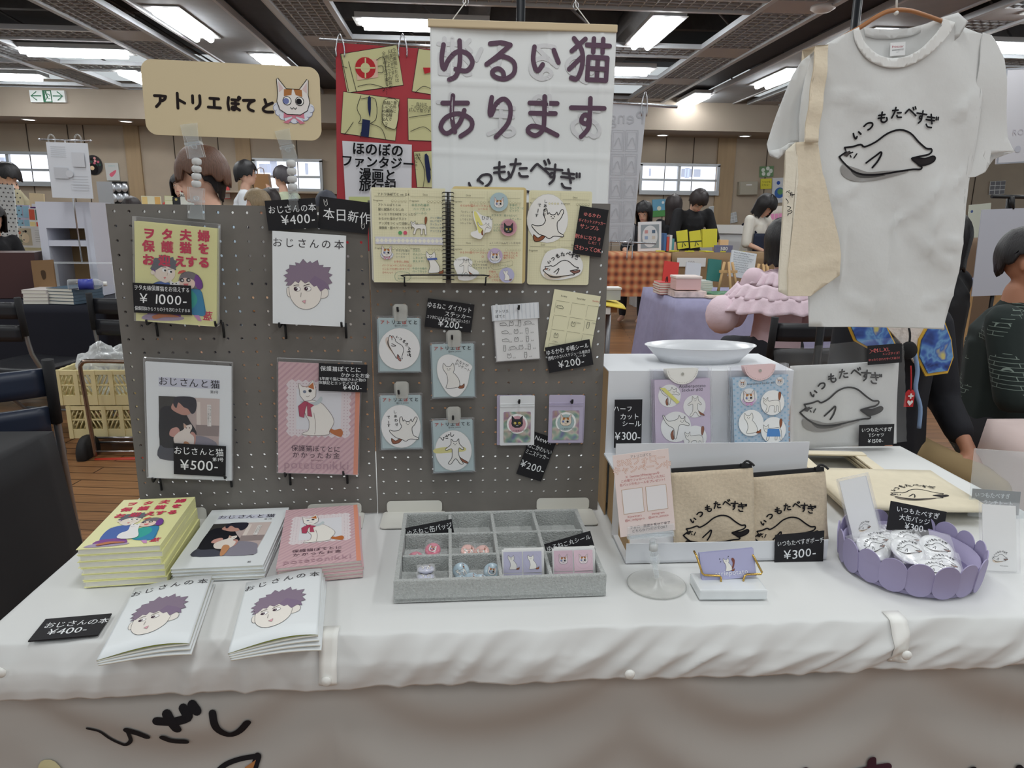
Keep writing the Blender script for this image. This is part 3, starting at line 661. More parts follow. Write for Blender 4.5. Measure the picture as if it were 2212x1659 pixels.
def bookend(pl,c4,par):
    us=[pl.uv(*q) for q in c4]; x0=(us[0][0]+us[3][0])/2; x1=(us[1][0]+us[2][0])/2; h=(us[0][1]+us[1][1])/2
    mb=MB(); mb.prism(rrect(x1-x0,h,.008,5,(x0+x1)/2,h/2),.001,.0025); mb.prism([(a,-b) for a,b in rrect((x1-x0)*1.12,.075,.008,5,(x0+x1)/2,.0375)][::-1],.0,.002,M=Mx(((1,0,0,0),(0,0,1,.0005),(0,-1,0,0),(0,0,0,1))))
    mb.o('bookend_stand',mplate,par)
bookend(B2,[(836,1083),(954,1079),(956,1108),(836,1110)],pb2); bookend(B2,[(1158,1077),(1271,1073),(1273,1100),(1160,1104)],pb2)
bookend(B1,[(664,1090),(780,1084),(782,1112),(666,1116)],pb1); bookend(B1,[(400,1096),(446,1096),(448,1125),(400,1128)],pb1)
# ================================================================ goods on the left pegboard
mcard=mat('card_black',(27,26,30),.75,bump=.1,bscale=200); mpaper=mat('paper_white',(232,234,234),.6); mpage=mat('pages',(226,224,214),.8,vary=.05,vscale=90,stretch=(1,1,14))
def card(label,pl,c4,lines,col=(236,238,240),art=None,name='price_card',th=.0008):
    """black hand-lettered card; lines = (text, x 0..1, baseline y 0..1 from the top, size as a share of the height[, colour])"""
    m,w,h=pl.rect(c4); t=thing(name,label,'price card',m); MB().box((0,0,-th/2),(w,h,th)).o('board',mcard,t)
    p=Pr()
    for l in lines:
        tx,x,y,s=l[:4]; c=l[4] if len(l)>4 else col
        sz=s*h*(1.3 if tx[0]=='¥' else 1.12); gl=sum(glyph(ch)[2] for ch in tx)*sz; lim=(w*.96)/gl if gl>w*.96 else 1
        p.text(tx,(x-.5)*w,(.5-y)*h,sz,c,'c',.008,.6,sxy=lim)
    if art: art(p,w,h)
    p.o('lettering',t); return t
def yen(s): return '¥'+s+'-'
# --- clear clips and the cream sign
macr=clear('acrylic_clear',(250,252,253),.07,.03); mbead=mat('bead_frosted',(236,238,238),.35,trans=.35)
def clip_shape(mb,M,s=1,mi=0):
    """a pop clip: two jaws and a waist"""
    for sg in (-1,1):
        mb.add([(-.0115*s,sg*.002,0),(.0115*s,sg*.002,0),(.0095*s,sg*.0065*s,-.022*s),(-.0095*s,sg*.0065*s,-.022*s),(-.0115*s,sg*.004,0),(.0115*s,sg*.004,0),(.0095*s,sg*.0085*s,-.022*s),(-.0095*s,sg*.0085*s,-.022*s)],[(0,1,2,3),(7,6,5,4),(0,4,5,1),(1,5,6,2),(2,6,7,3),(3,7,4,0)],mi,False,M)
        mb.add([(-.0095*s,sg*.0065*s,-.022*s),(.0095*s,sg*.0065*s,-.022*s),(.011*s,sg*.003*s,-.045*s),(-.011*s,sg*.003*s,-.045*s),(-.0095*s,sg*.0085*s,-.022*s),(.0095*s,sg*.0085*s,-.022*s),(.011*s,sg*.005*s,-.045*s),(-.011*s,sg*.005*s,-.045*s)],[(0,1,2,3),(7,6,5,4),(0,4,5,1),(1,5,6,2),(2,6,7,3),(3,7,4,0)],mi,False,M)
    mb.box((0,0,-.026*s),(.021*s,.015*s,.004),mi,M); mb.tube([(0,-.006,-.03*s),(0,.006,-.03*s)],.004,8,mi,M=M)
SGP=B1.off(.012)
def clipstand(label,top,mid,bot):
    """upper clip on the sign, beads, lower clip on the board"""
    a=SGP.hit(*top); b=SGP.hit(*mid[0]); c=SGP.hit(*mid[1]); d=SGP.hit(*bot)
    t=thing('clip_stand',label,'clip',Mx.Translation(d))
    def fr(p,q): # matrix at p, local -z toward q
        z=(p-q).normalized(); x=V((math.cos(A1),math.sin(A1),0)); y=z.cross(x).normalized(); x=y.cross(z)
        o=p-d; return Mx(((x.x,y.x,z.x,o.x),(x.y,y.y,z.y,o.y),(x.z,y.z,z.z,o.z),(0,0,0,1)))
    mb=MB(); clip_shape(mb,fr(a,b),(a-b).length/.046*1.02); mb.o('upper_clip',macr,t)
    mb=MB(); clip_shape(mb,fr(d,c),(c-d).length/.046*1.02); mb.o('lower_clip',macr,t)
    n=4
    for i in range(n):
        q=b+(c-b)*((i+.5)/n)-d; L=(c-b).length/n
        MB().lathe([(.003,-L*.5),(.0075,-L*.36),(.0082,-L*.1),(.0082,L*.2),(.0068,L*.36),(.003,L*.5)],10,M=Mx.Translation(q)).o('bead',mbead,t)
clipstand('clear clip with frosted beads holding the sign above the yellow book',(409,268),((425,341),(424,405)),(424,473))
clipstand('clear clip with frosted beads holding the sign above the two tilted black cards',(610,281),((628,345),(633,412)),(636,455))
sg=[(303,129),(690,143),(694,303),(316,292)]
m,w,h=SGP.rect(sg); sn=thing('shop_sign','cream rounded shop sign lettered in black with a cat face','sign',m)
MB().prism(rrect(w,h,.018,8),-.003,0).o('board',mat('sign_cream',(216,200,164),.5),sn)
p=Pr(z0=3e-4); H=homog([(303*2.989,129*2.989),(690*2.989,143*2.989),(694*2.989,303*2.989),(316*2.989,292*2.989)],w,h)
K2=(38,30,30)
for ch,x,y,s in (('ア',1035,655,86),('ト',1160,655,100),('リ',1265,660,92),('エ',1380,665,84),('ぽ',1505,670,90),('て',1605,675,84),('と',1725,680,90)):
    q=H((x,y)); p.pen(ch,q[0],q[1],s/2.989*w/387,.0046,K2,-.03)
p.o('lettering',sn)
p=Pr(z0=3e-4); q=H((1893,655)); art_cat_face(p,q[0],q[1]-.002,w*.19,.0011,(226,230,240)); p.o('cat_drawing',sn)
# --- wire book rests
mwire=mat('wire_black',(22,22,24),.45)
def rest(label,pl,px,py,out=.045,peg=True):
    """black wire peg: goes into the board, runs out, ends in a lip; with a stay below"""
    q=pl.hit(px,py); t=thing('book_peg',label,'peg hook',Pl(q,pl.u,pl.v).m(),'black wire book pegs')
    MB().tube(smooth([(0,.004,-.006),(0,.001,.004),(0,0,.02),(0,-.001,out-.006),(0,.0,out),(0,.006,out+.004),(0,.009,out+.004)],3),.002,8).o('wire',mwire,t)
    if peg: MB().tube([(0,0,.006),(0,-.012,.0035),(0,-.028,.003)],.0022,8).o('stay',mwire,t)
    return t
PK='left pegboard'
# --- books standing on the pegs (front face on a plane in front of the board)
def book(label,pl,c4,name,cat,th,cover,art,group=None,tilt=0,spine=0,bag=False):
    m,w,h=pl.rect(c4)
    t=thing(name,label,cat,m,group); body(t,w,h,th,cover,spine); art(t,w,h)
    if bag:
        MB().box((0,.004,.0015-th/2),(w+.004,h+.007,th+.004)).o('clear_bag',mbag,t)
    return t
mbag=clear('bag_film',(252,252,253),.018,.05)
def body(t,w,h,th,cover,spine=0):
    MB().box((.0006,0,-th/2),(w-.003,h-.003,th-.0012)).o('pages',mpage,t)
    mb=MB().box((0,0,-.0004),(w,h,.0008)).box((0,0,-th+.0004),(w,h,.0008))
    if spine: mb.box((spine*(w/2-.0004),0,-th/2),(.0008,h,th-.0016))
    mb.o('cover',cover,t)
myel=mat('cover_yellow',(232,230,168),.45); mwhi=mat('cover_white',(232,236,238),.45); mpnk=mat('cover_pink',(214,180,184),.45); mgrn=mat('endpaper_green',(150,160,50),.7)
def art_yellow(t,w,h):
    """manga cover: rose title in three rows, couple hugging a white cat"""
    H=homog([(200,168),(870,197),(850,1035),(140,1010)],w,h); k=w/670; R=(205,62,92)
    p=Pr()
    for row,y,xs in (('ヲタ夫婦',262,(312,461,612,760)),('保護猫を',362,(300,455,607,757)),('お迎えする',474,(290,425,560,650,757))):
        for ch,x in zip(row,xs):
            q=H((x,y)); s=100*k; q2=H((x-10,y)); p.text(ch,q[0],q[1]-.36*s,s,R,bold=.075)
    p.o('lettering',t)
    p=Pr(z0=4e-4,H=H); K=(50,40,50); L=1.6*k
    p.fill([(285,700),(330,665),(380,650),(460,660),(520,700),(530,800),(500,900),(300,900),(270,800)],(84,112,180),3)    # man's shirt
    p.fill([(290,880),(480,880),(540,960),(420,985),(250,950)],(140,84,150),3)
    p.fill([(190,985),(260,940),(400,950),(560,960),(520,990),(300,1000)],(176,160,186),3)
    p.fill([(640,700),(720,710),(745,800),(755,930),(660,935),(560,900),(560,800)],(60,140,182),3); p.fill([(560,720),(650,720),(690,800),(640,880),(560,900),(540,800)],(60,170,160),3)
    p.fill([(650,935),(700,935),(722,990),(690,985)],(206,150,196))
    p.fill([(322,560),(380,530),(480,520),(505,540),(505,600),(470,640),(420,660),(370,640),(330,600)],(238,226,212),3)
    p.fill([(325,570),(300,545),(318,520),(305,495),(330,480),(345,455),(375,455),(405,425),(425,448),(455,430),(470,450),(500,440),(505,465),(530,470),(520,495),(535,510),(515,530),(520,550),(490,540),(440,520),(390,530),(345,560)],(104,108,116))
    p.fill([(318,545),(345,560),(340,585),(320,560)],(110,70,140))
    for x,y in ((418,553),(467,563)): p.dot((x,y),17*k,(250,250,248)); p.dot((x+8,y+2),9*k,(40,40,40))
    p.line([(405,535),(435,530)],L*1.8,K); p.line([(450,545),(485,540)],L*1.8,K); p.line([(445,575),(440,600)],L,K); p.fill([(408,612),(432,610),(420,630)],(226,130,130)); p.dot((322,578),18*k,(238,226,212))
    p.fill([(535,640),(560,580),(620,555),(690,575),(735,630),(740,690),(690,700),(600,700),(545,690)],(122,116,120),3); p.fill([(690,575),(735,630),(735,690),(705,705),(668,650)],(120,66,150),3)
    p.fill([(540,640),(590,610),(660,625),(675,660),(650,700),(590,710),(545,690)],(240,214,200),3); p.fill([(530,580),(545,555),(580,545),(605,552),(570,570)],(216,90,80))
    for x,y in ((565,632),(620,628)): p.dot((x,y),18*k,(60,56,60)); p.dot((x+3,y),8*k,(220,220,220))
    p.fill([(575,660),(620,658),(610,685),(585,685)],(226,120,120))
    p.fill([(460,680),(468,635),(490,655),(520,650),(540,640),(545,690),(560,760),(600,860),(560,900),(430,880),(420,800),(470,760)],(242,240,238),3); p.dot((485,664),6*k,(60,60,60)); p.dot((515,662),6*k,(60,60,60))
    p.line([(470,690),(490,700),(510,690)],L,K); p.fill([(290,960),(380,930),(500,945),(520,960),(400,965),(310,985)],(196,126,90),3)
    p.line([(285,700),(330,665),(380,650)],L,K); p.line([(640,700),(720,710),(745,800),(755,930)],L,K); p.line([(560,580),(620,555),(690,575),(735,630),(740,690)],L,K)
    p.o('illustration',t)
    p=Pr(z0=4e-4); q=H((775,955)); p.text('藍',q[0],q[1]-.025*w,.13*w,R,bold=.03); q=H((808,978)); p.text('ai',q[0],q[1]-.01*w,.055*w,(250,245,240),bold=.02); p.o('author_mark',t)
def art_man(t,w,h):
    """white comic: plain title and a man's face with spiky mauve hair"""
    H=homog([(1365,245),(1970,262),(1945,1040),(1312,1032)],w,h); k=w/620; p=Pr(); K=(60,50,56)
    for ch,x in zip('おじさんの本',(1400,1500,1605,1705,1805,1912)):
        q=H((x,345)); p.text(ch,q[0],q[1]-.034*w,.14*w,(60,56,60))
    p.o('lettering',t)
    p=Pr(z0=4e-4,H=H); L=2.6*k
    face=[(1478,690),(1478,770),(1500,830),(1550,880),(1610,893),(1670,880),(1720,840),(1745,790),(1752,700),(1700,650),(1600,630),(1500,650)]
    for e in ([(1478,710),(1458,712),(1453,750),(1463,785),(1480,790)],[(1745,715),(1775,700),(1808,715),(1810,760),(1785,785),(1745,792)]): p.fill(e,(236,230,222),3); p.line(e,L,K,3)
    p.fill(face,(238,232,224),3); p.line(face,L,K,3,True)
    hair=[(1450,690),(1470,660),(1438,655),(1465,628),(1435,605),(1480,585),(1455,562),(1490,545),(1490,516),(1545,520),(1540,493),(1578,502),(1608,463),(1640,497),(1668,478),(1682,495),(1730,466),(1740,510),(1778,506),(1772,526),(1838,522),(1815,570),(1852,585),(1820,610),(1848,655),(1812,668),(1825,714),(1790,700),(1745,732),(1715,682),(1690,692),(1650,650),(1615,667),(1580,638),(1560,667),(1530,650),(1510,672),(1490,690)]
    p.fill(hair,(140,124,142)); p.line(hair,L*.7,K,0,True)
    p.fill([(1650,650),(1700,600),(1780,640),(1812,668),(1825,714),(1790,700),(1745,732),(1715,682),(1690,692)],(134,116,140))
    for ex,ix,y in ((1545,1533,717),(1637,1622,711)):
        p.dot((ex,y),29*k,K,22*k); p.dot((ex,y),26.5*k,(248,246,244),19.5*k); p.dot((ix,y+1),16*k,(70,50,62)); p.dot((ix+4,y-4),4*k,(220,215,220))
    p.line([(1518,692),(1540,682),(1562,682)],L*2,K,2); p.line([(1603,690),(1630,676),(1652,672)],L*2,K,2)
    p.line([(1578,748),(1572,786)],L,K); p.fill([(1582,822),(1615,810),(1608,842)],(226,170,180)); p.line([(1582,822),(1615,810),(1608,842)],L,K,0,True)
    p.o('illustration',t)
def art_photo(t,w,h):
    """zine cover: title over a photo of a man in black with a white cat in his arms"""
    H=homog([(290,105),(945,100),(895,995),(215,1025)],w,h); k=w/660; p=Pr(); 
    a,b=H((380,245)),H((850,240)); p.rect((a[0]+b[0])/2,(a[1]+b[1])/2,b[0]-a[0],.115*w,(206,208,222))
    for ch,x in zip('おじさんと猫',(415,492,575,650,733,815)):
        q=H((x,240)); p.text(ch,q[0],q[1]-.042*w,.115*w,(36,34,40),bold=.006)
    q=H((805,298)); p.text('第1号',q[0],q[1]-.015*w,.042*w,(70,66,72)); q=H((520,960)); 
    q=(.33*w,-.46*h); p.text('藍',q[0],q[1],.045*w,(60,56,60)); p.o('lettering',t)
    p=Pr(z0=4e-4,H=H)
    def c4(a,b,c,d,col): p.fill([a,b,c,d],col)
    c4((368,355),(842,347),(798,857),(327,858),(190,172,168)); c4((368,355),(500,352),(440,600),(345,640),(60,58,56)); c4((660,350),(842,347),(820,640),(640,640),(206,190,184)); c4((640,560),(826,555),(815,640),(640,645),(150,136,134)); c4((345,640),(600,640),(798,857),(327,858),(52,50,54))
    c4((660,380),(690,380),(680,560),(650,560),(226,214,206)); 
    p.fill([(620,660),(700,650),(790,690),(805,760),(800,850),(560,855),(560,760)],(140,136,148),3); p.fill([(330,760),(400,730),(520,790),(560,857),(328,858)],(74,76,88),3)
    p.fill([(355,520),(390,440),(470,430),(560,470),(600,540),(640,610),(630,650),(560,660),(520,740),(440,760),(345,740)],(26,26,34),3)
    p.fill([(480,400),(520,380),(600,440),(600,480),(540,490),(460,450)],(196,148,134),3)
    p.fill([(478,410),(490,365),(530,348),(640,348),(662,390),(650,450),(618,478),(590,440),(560,430),(520,395),(500,440)],(44,42,54),3)
    p.fill([(425,660),(440,610),(490,590),(510,620),(480,670)],(206,156,146),3); p.fill([(580,690),(600,620),(635,640),(620,720)],(196,146,136),3)
    p.fill([(455,680),(500,630),(545,600),(545,555),(570,570),(605,560),(610,590),(590,630),(620,660),(600,740),(520,760),(470,740)],(230,220,212),3); p.fill([(545,555),(570,570),(560,590),(545,590)],(206,170,150)); p.dot((565,590),5*k,(90,70,70)); p.dot((590,588),5*k,(90,70,70))
    p.fill([(530,720),(560,700),(590,740),(570,850),(540,850)],(196,140,100),3)
    a=H((752,480)); p.put([(a[0]-.022*w,a[1]+.14*w),(a[0]-.022*w,a[1]-.14*w),(a[0]+.026*w,a[1]-.14*w),(a[0]+.026*w,a[1]+.14*w)],[(0,1,2,3)],(236,232,228),True)
    p.H=None
    for i,tx in enumerate(('私が毎日お世話している','おじさんと猫の記録マガジン')): p.text(tx,a[0]+.014*w-i*.022*w,a[1]+.13*w,.02*w,(70,66,66),vert=True)
    p.o('cover_photo',t)
def art_pink(t,w,h):
    """pink booklet: striped ground, lace frame, sitting cat with a red bow"""
    H=homog([(1325,95),(1955,100),(1925,970),(1265,970)],w,h); p=Pr(z0=1e-4,step=1.5e-5)
    n=34
    for i in range(n):
        o=-w/2-h+i*(w+h)/n*1.02; ww=(w+h)/n*.45; L=[]
        a,b=max(-h/2,-w/2-o-h/2) ,0
        pts=[]
        for (x0,y0) in ((o,-h/2),(o+ww,-h/2),(o+ww+h,h/2),(o+h,h/2)): pts.append((x0,y0))
        # clip to the sheet
        def clip(P,ax,lim,sg):
            out=[]
            for k in range(len(P)):
                a,b=P[k-1],P[k]; da,db=(a[ax]-lim)*sg,(b[ax]-lim)*sg
                if (da<=0)!=(db<=0): t_=da/(da-db); out.append((a[0]+(b[0]-a[0])*t_,a[1]+(b[1]-a[1])*t_))
                if db<=0: out.append(b)
            return out
        pts=clip(clip(pts,0,-w/2,-1),0,w/2*.93,1)
        if len(pts)>2: p.put(pts,[tuple(range(len(pts)))],(200,164,172) if i%2 else (206,170,176),True,False)
    p.z+=2e-5; p.rect(w*.47,0,w*.055,h,(224,150,124)); 
    # lace
    a,b=H((1395,235)),H((1850,650)); cx,cy,lw,lh=(a[0]+b[0])/2,(a[1]+b[1])/2,b[0]-a[0],a[1]-b[1]; lace=(228,218,220)
    pts=[]
    for (x0,y0,x1,y1,n) in ((-lw/2,-lh/2,lw/2,-lh/2,9),(lw/2,-lh/2,lw/2,lh/2,8),(lw/2,lh/2,-lw/2,lh/2,9),(-lw/2,lh/2,-lw/2,-lh/2,8)):
        for i in range(n):
            for f,o in ((i/n,0),((i+.5)/n,.03*w)):
                x,y=x0+(x1-x0)*f,y0+(y1-y0)*f; nx,ny=(y1-y0),-(x1-x0); q=math.hypot(nx,ny); pts.append((cx+x+nx/q*o,cy+y+ny/q*o))
    p.fill(pts,lace)
    for i in range(19):
        for j in range(17):
            x,y=-lw/2+lw*(i+.5)/19,-lh/2+lh*(j+.5)/17
            if abs(x)>lw*.37 or abs(y)>lh*.36:
                q=.007*w; p.put([(cx+x-q,cy+y),(cx+x,cy+y-q),(cx+x+q,cy+y),(cx+x,cy+y+q)],[(0,1,2,3)],(190,160,168),True,False)
    p.z+=p.step; p.rect(cx,cy-.01*w,lw*.74,lh*.76,(226,226,230)); p.o('lace_print',t)
    p=Pr(z0=6e-4,H=H); L=.0045*w; K=(90,70,66)
    p.fill([(1710,590),(1740,600),(1790,590),(1808,620),(1790,655),(1740,640),(1700,615)],(190,112,60),3)
    bodyc=[(1500,380),(1560,370),(1640,390),(1690,440),(1730,500),(1735,550),(1700,610),(1690,640),(1580,650),(1480,645),(1490,630),(1530,610),(1540,540),(1520,500),(1500,440)]
    p.fill(bodyc,(240,236,228),3); p.line(bodyc,L,K,3,True); p.line([(1580,470),(1590,560),(1580,640)],L,K)
    p.fill([(1480,380),(1530,390),(1600,380),(1640,340),(1650,370),(1600,410),(1500,410)],(196,206,208),3)
    head=[(1470,245),(1500,270),(1540,268),(1585,215),(1605,290),(1600,340),(1560,375),(1510,380),(1478,340)]
    p.fill(head,(242,238,232)); p.fill([(1490,262),(1535,275),(1585,235),(1590,290),(1540,272)],(190,112,60)); p.line(head,L,K,0,True)
    p.dot((1515,308),.02*w,(120,130,150)); p.dot((1558,300),.02*w,(40,40,44)); p.line([(1525,340),(1537,346),(1552,336)],L,K)
    for q in ([(1460,420),(1510,380),(1540,385),(1515,440),(1500,510),(1465,500)],[(1530,385),(1585,410),(1555,430),(1565,500),(1530,495)]): p.fill(q,(180,72,98)); p.line(q,L*.8,(110,40,60),0,True)
    p.o('illustration',t)
    p=Pr(z0=6e-4)
    for row,y in (('保護猫ぽてとに',760),('かかったお金',815)):
        q=H((1585,y)); p.text(row,q[0],q[1]-.03*w,.088*w,(70,44,60),sp=1.0 if len(row)>6 else 1.15)
    q=H((1590,860)); p.text('@ai_indigopro',q[0],q[1],.024*w,(130,90,100)); q=(-.02*w,-.455*h); p.text('potetonikki',q[0],q[1],.16*w,(184,148,158)); p.o('lettering',t)
P1=B1.off(.030)
c=lambda pts,s,ox,oy_: [(ox+a/s,oy_+b/s) for a,b in pts]
book('yellow manga in a clear bag, upper left of the left pegboard',P1,c([(195,168),(872,197),(852,1035),(138,1010)],3.95,250,440),'manga_book','book',.014,myel,art_yellow,'yellow manga',spine=1,bag=True)
book('white comic with a spiky haired face under the tilted black cards',P1,c([(1365,247),(1970,262),(1945,1038),(1312,1032)],3.95,250,440),'comic_booklet','book',.006,mwhi,art_man,'white face comics',spine=1)
book('white zine with a cover photo of man and cat, lower left of pegboard',B1.off(.022),c([(290,105),(945,100),(895,995),(210,1025)],3.687,250,760),'zine','book',.005,mwhi,art_photo,'photo zines',spine=1,bag=True)
book('pink striped booklet with a lace framed cat, lower right of left pegboard',B1.off(.022),c([(1325,95),(1955,100),(1925,970),(1265,970)],3.687,250,760),'cat_booklet','book',.005,mpnk,art_pink,'pink cat booklets',spine=1,bag=True)
for lab,px,py,o in (('wire peg under the bottom left corner of the bagged yellow manga',318,695,.034),('wire peg under the bottom right corner of the bagged yellow manga',466,698,.034),('wire peg under the bottom left of the pegboard face comic',604,701,.034),('wire peg under the bottom right of the pegboard face comic',738,700,.034),
  ('wire peg under the bottom left of the bagged photo zine',331,1035,.026),('wire peg under the bottom right of the bagged photo zine',486,1028,.026),('wire peg under the bottom left of the bagged pink booklet',616,1024,.026),('wire peg under the bottom right of the bagged pink booklet',742,1021,.026)):
    q=B1.off(o).hit(px,py); uvp=((q-B1.o).dot(B1.u),(q-B1.o).dot(B1.v)); t=thing('book_peg',lab,'peg hook',Pl(B1.o+B1.u*uvp[0]+B1.v*(uvp[1]-.003),B1.u,B1.v).m(),'black wire book pegs')
    MB().tube(smooth([(0,.004,-.006),(0,.001,.004),(0,0,.015),(0,-.001,o-.004),(0,-.001,o+.002),(0,.007,o+.004)],3),.002,8).o('wire',mwire,t)
    MB().tube([(.004,0,.006),(.004,-.012,.0045),(.004,-.028,.003)],.0022,8).o('stay',mwire,t)
# --- black cards on the left pegboard
card('black card priced 1000 yen, on the bagged yellow manga',B1.off(.036),[(289,614),(413,614),(413,678),(287,678)],[('ヲタ夫婦保護猫をお迎えする',.5,.22,.16),(yen(' 1000'),.52,.66,.36),('保護団体からうちの子をおむかえする本',.5,.90,.13)])
card('black card priced 500 yen, on the lower corner of the bagged photo zine',B1.off(.028),[(378,961),(490,961),(485,1027),(373,1027)],[('おじさんと猫',.48,.32,.24),('第1号',.85,.5,.13),(yen('500'),.5,.82,.34)])
card('black card priced 400 yen, on the upper corner of the pink booklet',B1.off(.028),[(689,787),(796,786),(790,846),(688,846)],[('保護猫ぽてとに',.45,.26,.18),('かかったお金',.75,.45,.15),('5年間で猫に物損された物の',.5,.60,.12),('体験記とエッセイです',.4,.74,.12),(yen('400'),.7,.92,.2)])
card('tilted black card priced 400 yen, above the face comic on the board',B1.off(.010),[(570,434),(681,427),(688,493),(581,497)],[('おじさんの本',.52,.42,.26),(yen('400'),.62,.83,.34)])
card('tilted black card reading new today with a bunny doodle, atop the pegboard',B1.off(.006),[(692,425),(800,437),(795,505),(685,494)],[('本日新作',.56,.66,.36)],art=lambda p,w,h:(p.line([(-.40*w,.28*h),(-.42*w,.42*h),(-.38*w,.34*h),(-.36*w,.44*h),(-.34*w,.28*h),(-.37*w,.22*h)],.0008,WHT,0,True),p.line([(.36*w,-.3*h),(.35*w,-.16*h),(.38*w,-.24*h),(.41*w,-.16*h),(.42*w,-.3*h),(.39*w,-.36*h)],.0008,WHT,0,True)))
# ================================================================ goods on the right pegboard
Z2=lambda pts:c(pts,3.95,780,390)
Z3=lambda pts:c(pts,3.95,780,760)
mcream=mat('notebook_paper',(234,230,196),.65); mtan=mat('cover_tan',(206,186,134),.5); msp=mat('sticker_paper',(240,240,238),.35)
GRD=(206,204,170)
def ruled(p,w,h,n=18):
    for i in range(1,int(h/.0042)): p.line([(-w/2*.96,-h/2+i*.0042),(w/2*.96,-h/2+i*.0042)],.00018,(216,212,178),0,cap=False,up=False)
    for i in range(1,int(w/.0042)): p.line([(-w/2+i*.0042,-h/2*.96),(-w/2+i*.0042,h/2*.96)],.00018,(216,212,178),0,cap=False,up=False)
    p.z+=p.step; p.line([(0,-h*.48),(0,h*.48)],.0003,(186,180,146),0); p.line([(-w*.48,-.02*h),(w*.48,-.02*h)],.0003,(186,180,146),0)
    for sx in (-1,1):
        for y in (.41,-.09):
            x0=-w*.46 if sx<0 else .03*w; p.line([(x0,y*h),(x0+w*.42,y*h)],.0004,(120,112,90),0); p.text('Date',x0+w*.2,(y+.015)*h,.004,(110,104,84)); p.text('Fragment',x0+w*.05,(y-.05)*h,.004,(90,84,70))
            for k,g in enumerate('☼☁☂☃☆'): p.dot((x0+w*(.24+.045*k),(y-.045)*h),.0018,(170,164,130)); p.dot((x0+w*(.24+.045*k),(y-.045)*h),.0014,(234,230,196))
def sticker(p,pts,sm=3,c=(240,240,238),rim=(214,212,206)):
    p.fill([(x*1.012,y*1.012) for x,y in pts],rim,sm); p.fill(pts,c,sm)
NB=B2.off(.024)
m,w,h=NB.rect(Z2([(105,65),(1370,72),(1382,885),(100,862)]))
nb=thing('ring_notebook','open ring bound planner with cat stickers and handwriting, atop right pegboard','notebook',m)
LW=w*.485
MB().box((-w/4-.003,0,-.004),(LW,h,.006)).box((w/4+.003,0,-.004),(LW,h,.006)).o('pages',mcream,nb)
MB().prism(rrect(w*.5,h*1.03,.006,4,w/4+.007,.002),-.011,-.009).prism(rrect(w*.5,h*1.0,.006,4,-w/4-.005,0),-.011,-.009,1).o('cover',[mtan,mat('cover_pale',(226,226,222),.5)],nb)
mb=MB()
for i in range(24):
    y=h*.46-i*h*.92/23; mb.tube([(-.010,y-.0010,0),(-.0085,y,.0048),(0,y,.0068),(.0085,y,.0048),(.010,y-.0010,0)],.0009,6); 
mb.tube([(0,-h*.46,-.004),(0,h*.46,-.004)],.0025,6); mb.o('ring_binding',mwire,nb)
H=homog([(105,65),(1370,72),(1382,885),(100,862)],w,h)
p=Pr(z0=-.0009,step=2e-5); p.ox=-w/4-.003; ruled(p,LW,h); p.ox=w/4+.003; ruled(p,LW,h); p.ox=0; p.o('ruling',nb)
p=Pr(z0=-.0002,step=4e-5); hw=lambda t,x,y,s,col,**k: p.text(t,H((x,y))[0],H((x,y))[1],s*w/1270,col,'l',0,.7,**k)
K=(60,56,54); G=(70,130,110); RD=(190,70,60)
hw('アトリエぽてと no. 5 4',148,128,26,K)
for i,tx in enumerate(('アトリエぽてとは','猫と家族のくらしの','エッセイやZINEをつくったり','ゆるかわ猫のイラスト','グッズをつくって活動している','漫画家・藍のサークルです')): hw(tx,150,214+i*38,24,K)
p.dot(H((328,438)),16*w/1270,(96,170,110)); p.dot(H((370,438)),16*w/1270,(214,96,120))
for i,tx in enumerate(('ゆるかわ猫の','ハーフカット','シール①')): hw(tx,426+i*14,214+i*34,25,G)
for i,tx in enumerate(('クリア素材に','白い下地で','ダイカットで','かわいい手帳','デコできます！')): hw(tx,578,318+i*28,20,(90,120,140))
a=H((490,380)); art_cat_body(p,a[0],a[1],150*w/1270,'walk')
a=H((120,470)); b=H((690,540)); n=16
p.rect((a[0]+b[0])/2,(a[1]+b[1])/2,b[0]-a[0],a[1]-b[1],(214,214,222))
for i in range(n):
    x=a[0]+(b[0]-a[0])*(i+.5)/n; hh=(a[1]-b[1])/2; yy=(a[1]+b[1])/2
    p.fill([(x,yy-hh*.6),(x+hh*.6,yy),(x,yy+hh*.6),(x-hh*.6,yy)],(238,236,220)); p.z-=p.step
p.z+=p.step
a=H((212,610)); art_cat_face(p,a[0],a[1],88*w/1270,collar=(226,230,240))
for i,tx in enumerate(('ゆるかわ猫の','ハーフカット','シール②')): hw(tx,288,596+i*26,20,(90,110,110))
for i,tx in enumerate(('お手元し原稿','バージョンのこのサイズは','どこにでも使いやすくて','かわいい！！')): hw(tx,170 if i else 270,690+i*31,21,RD)
for i,tx in enumerate(('⑦⑧①','ぜんぶシート','にまとめて','買えます！！')): hw(tx,430,598+i*30,22,G)
for i,tx in enumerate(('ゆるかわ猫の','ハーフカット')): hw(tx,424,750+i*26,21,G)
a=H((605,690)); art_cat_body(p,a[0],a[1],190*w/1270,'sit'); p.fill([H(q) for q in ((552,655),(635,650),(640,668),(555,672))],(90,110,170))
p.line([H(q) for q in ((280,790),(310,770),(390,780),(410,820),(380,850),(300,852),(275,820))],.0005,G,3,True)
for i,tx in enumerate(('スマホに','もペタ')): hw(tx,300,812+i*24,18,G)
for i,tx in enumerate(('ゆるかわ猫のハーフカット','シール④')): hw(tx,832+150*i,216+i*26,22,RD)
for i,tx in enumerate(('「ひざし」は','リラックス','してるときに','つかってね！！')): hw(tx,830,266+i*32,19,(110,104,96))
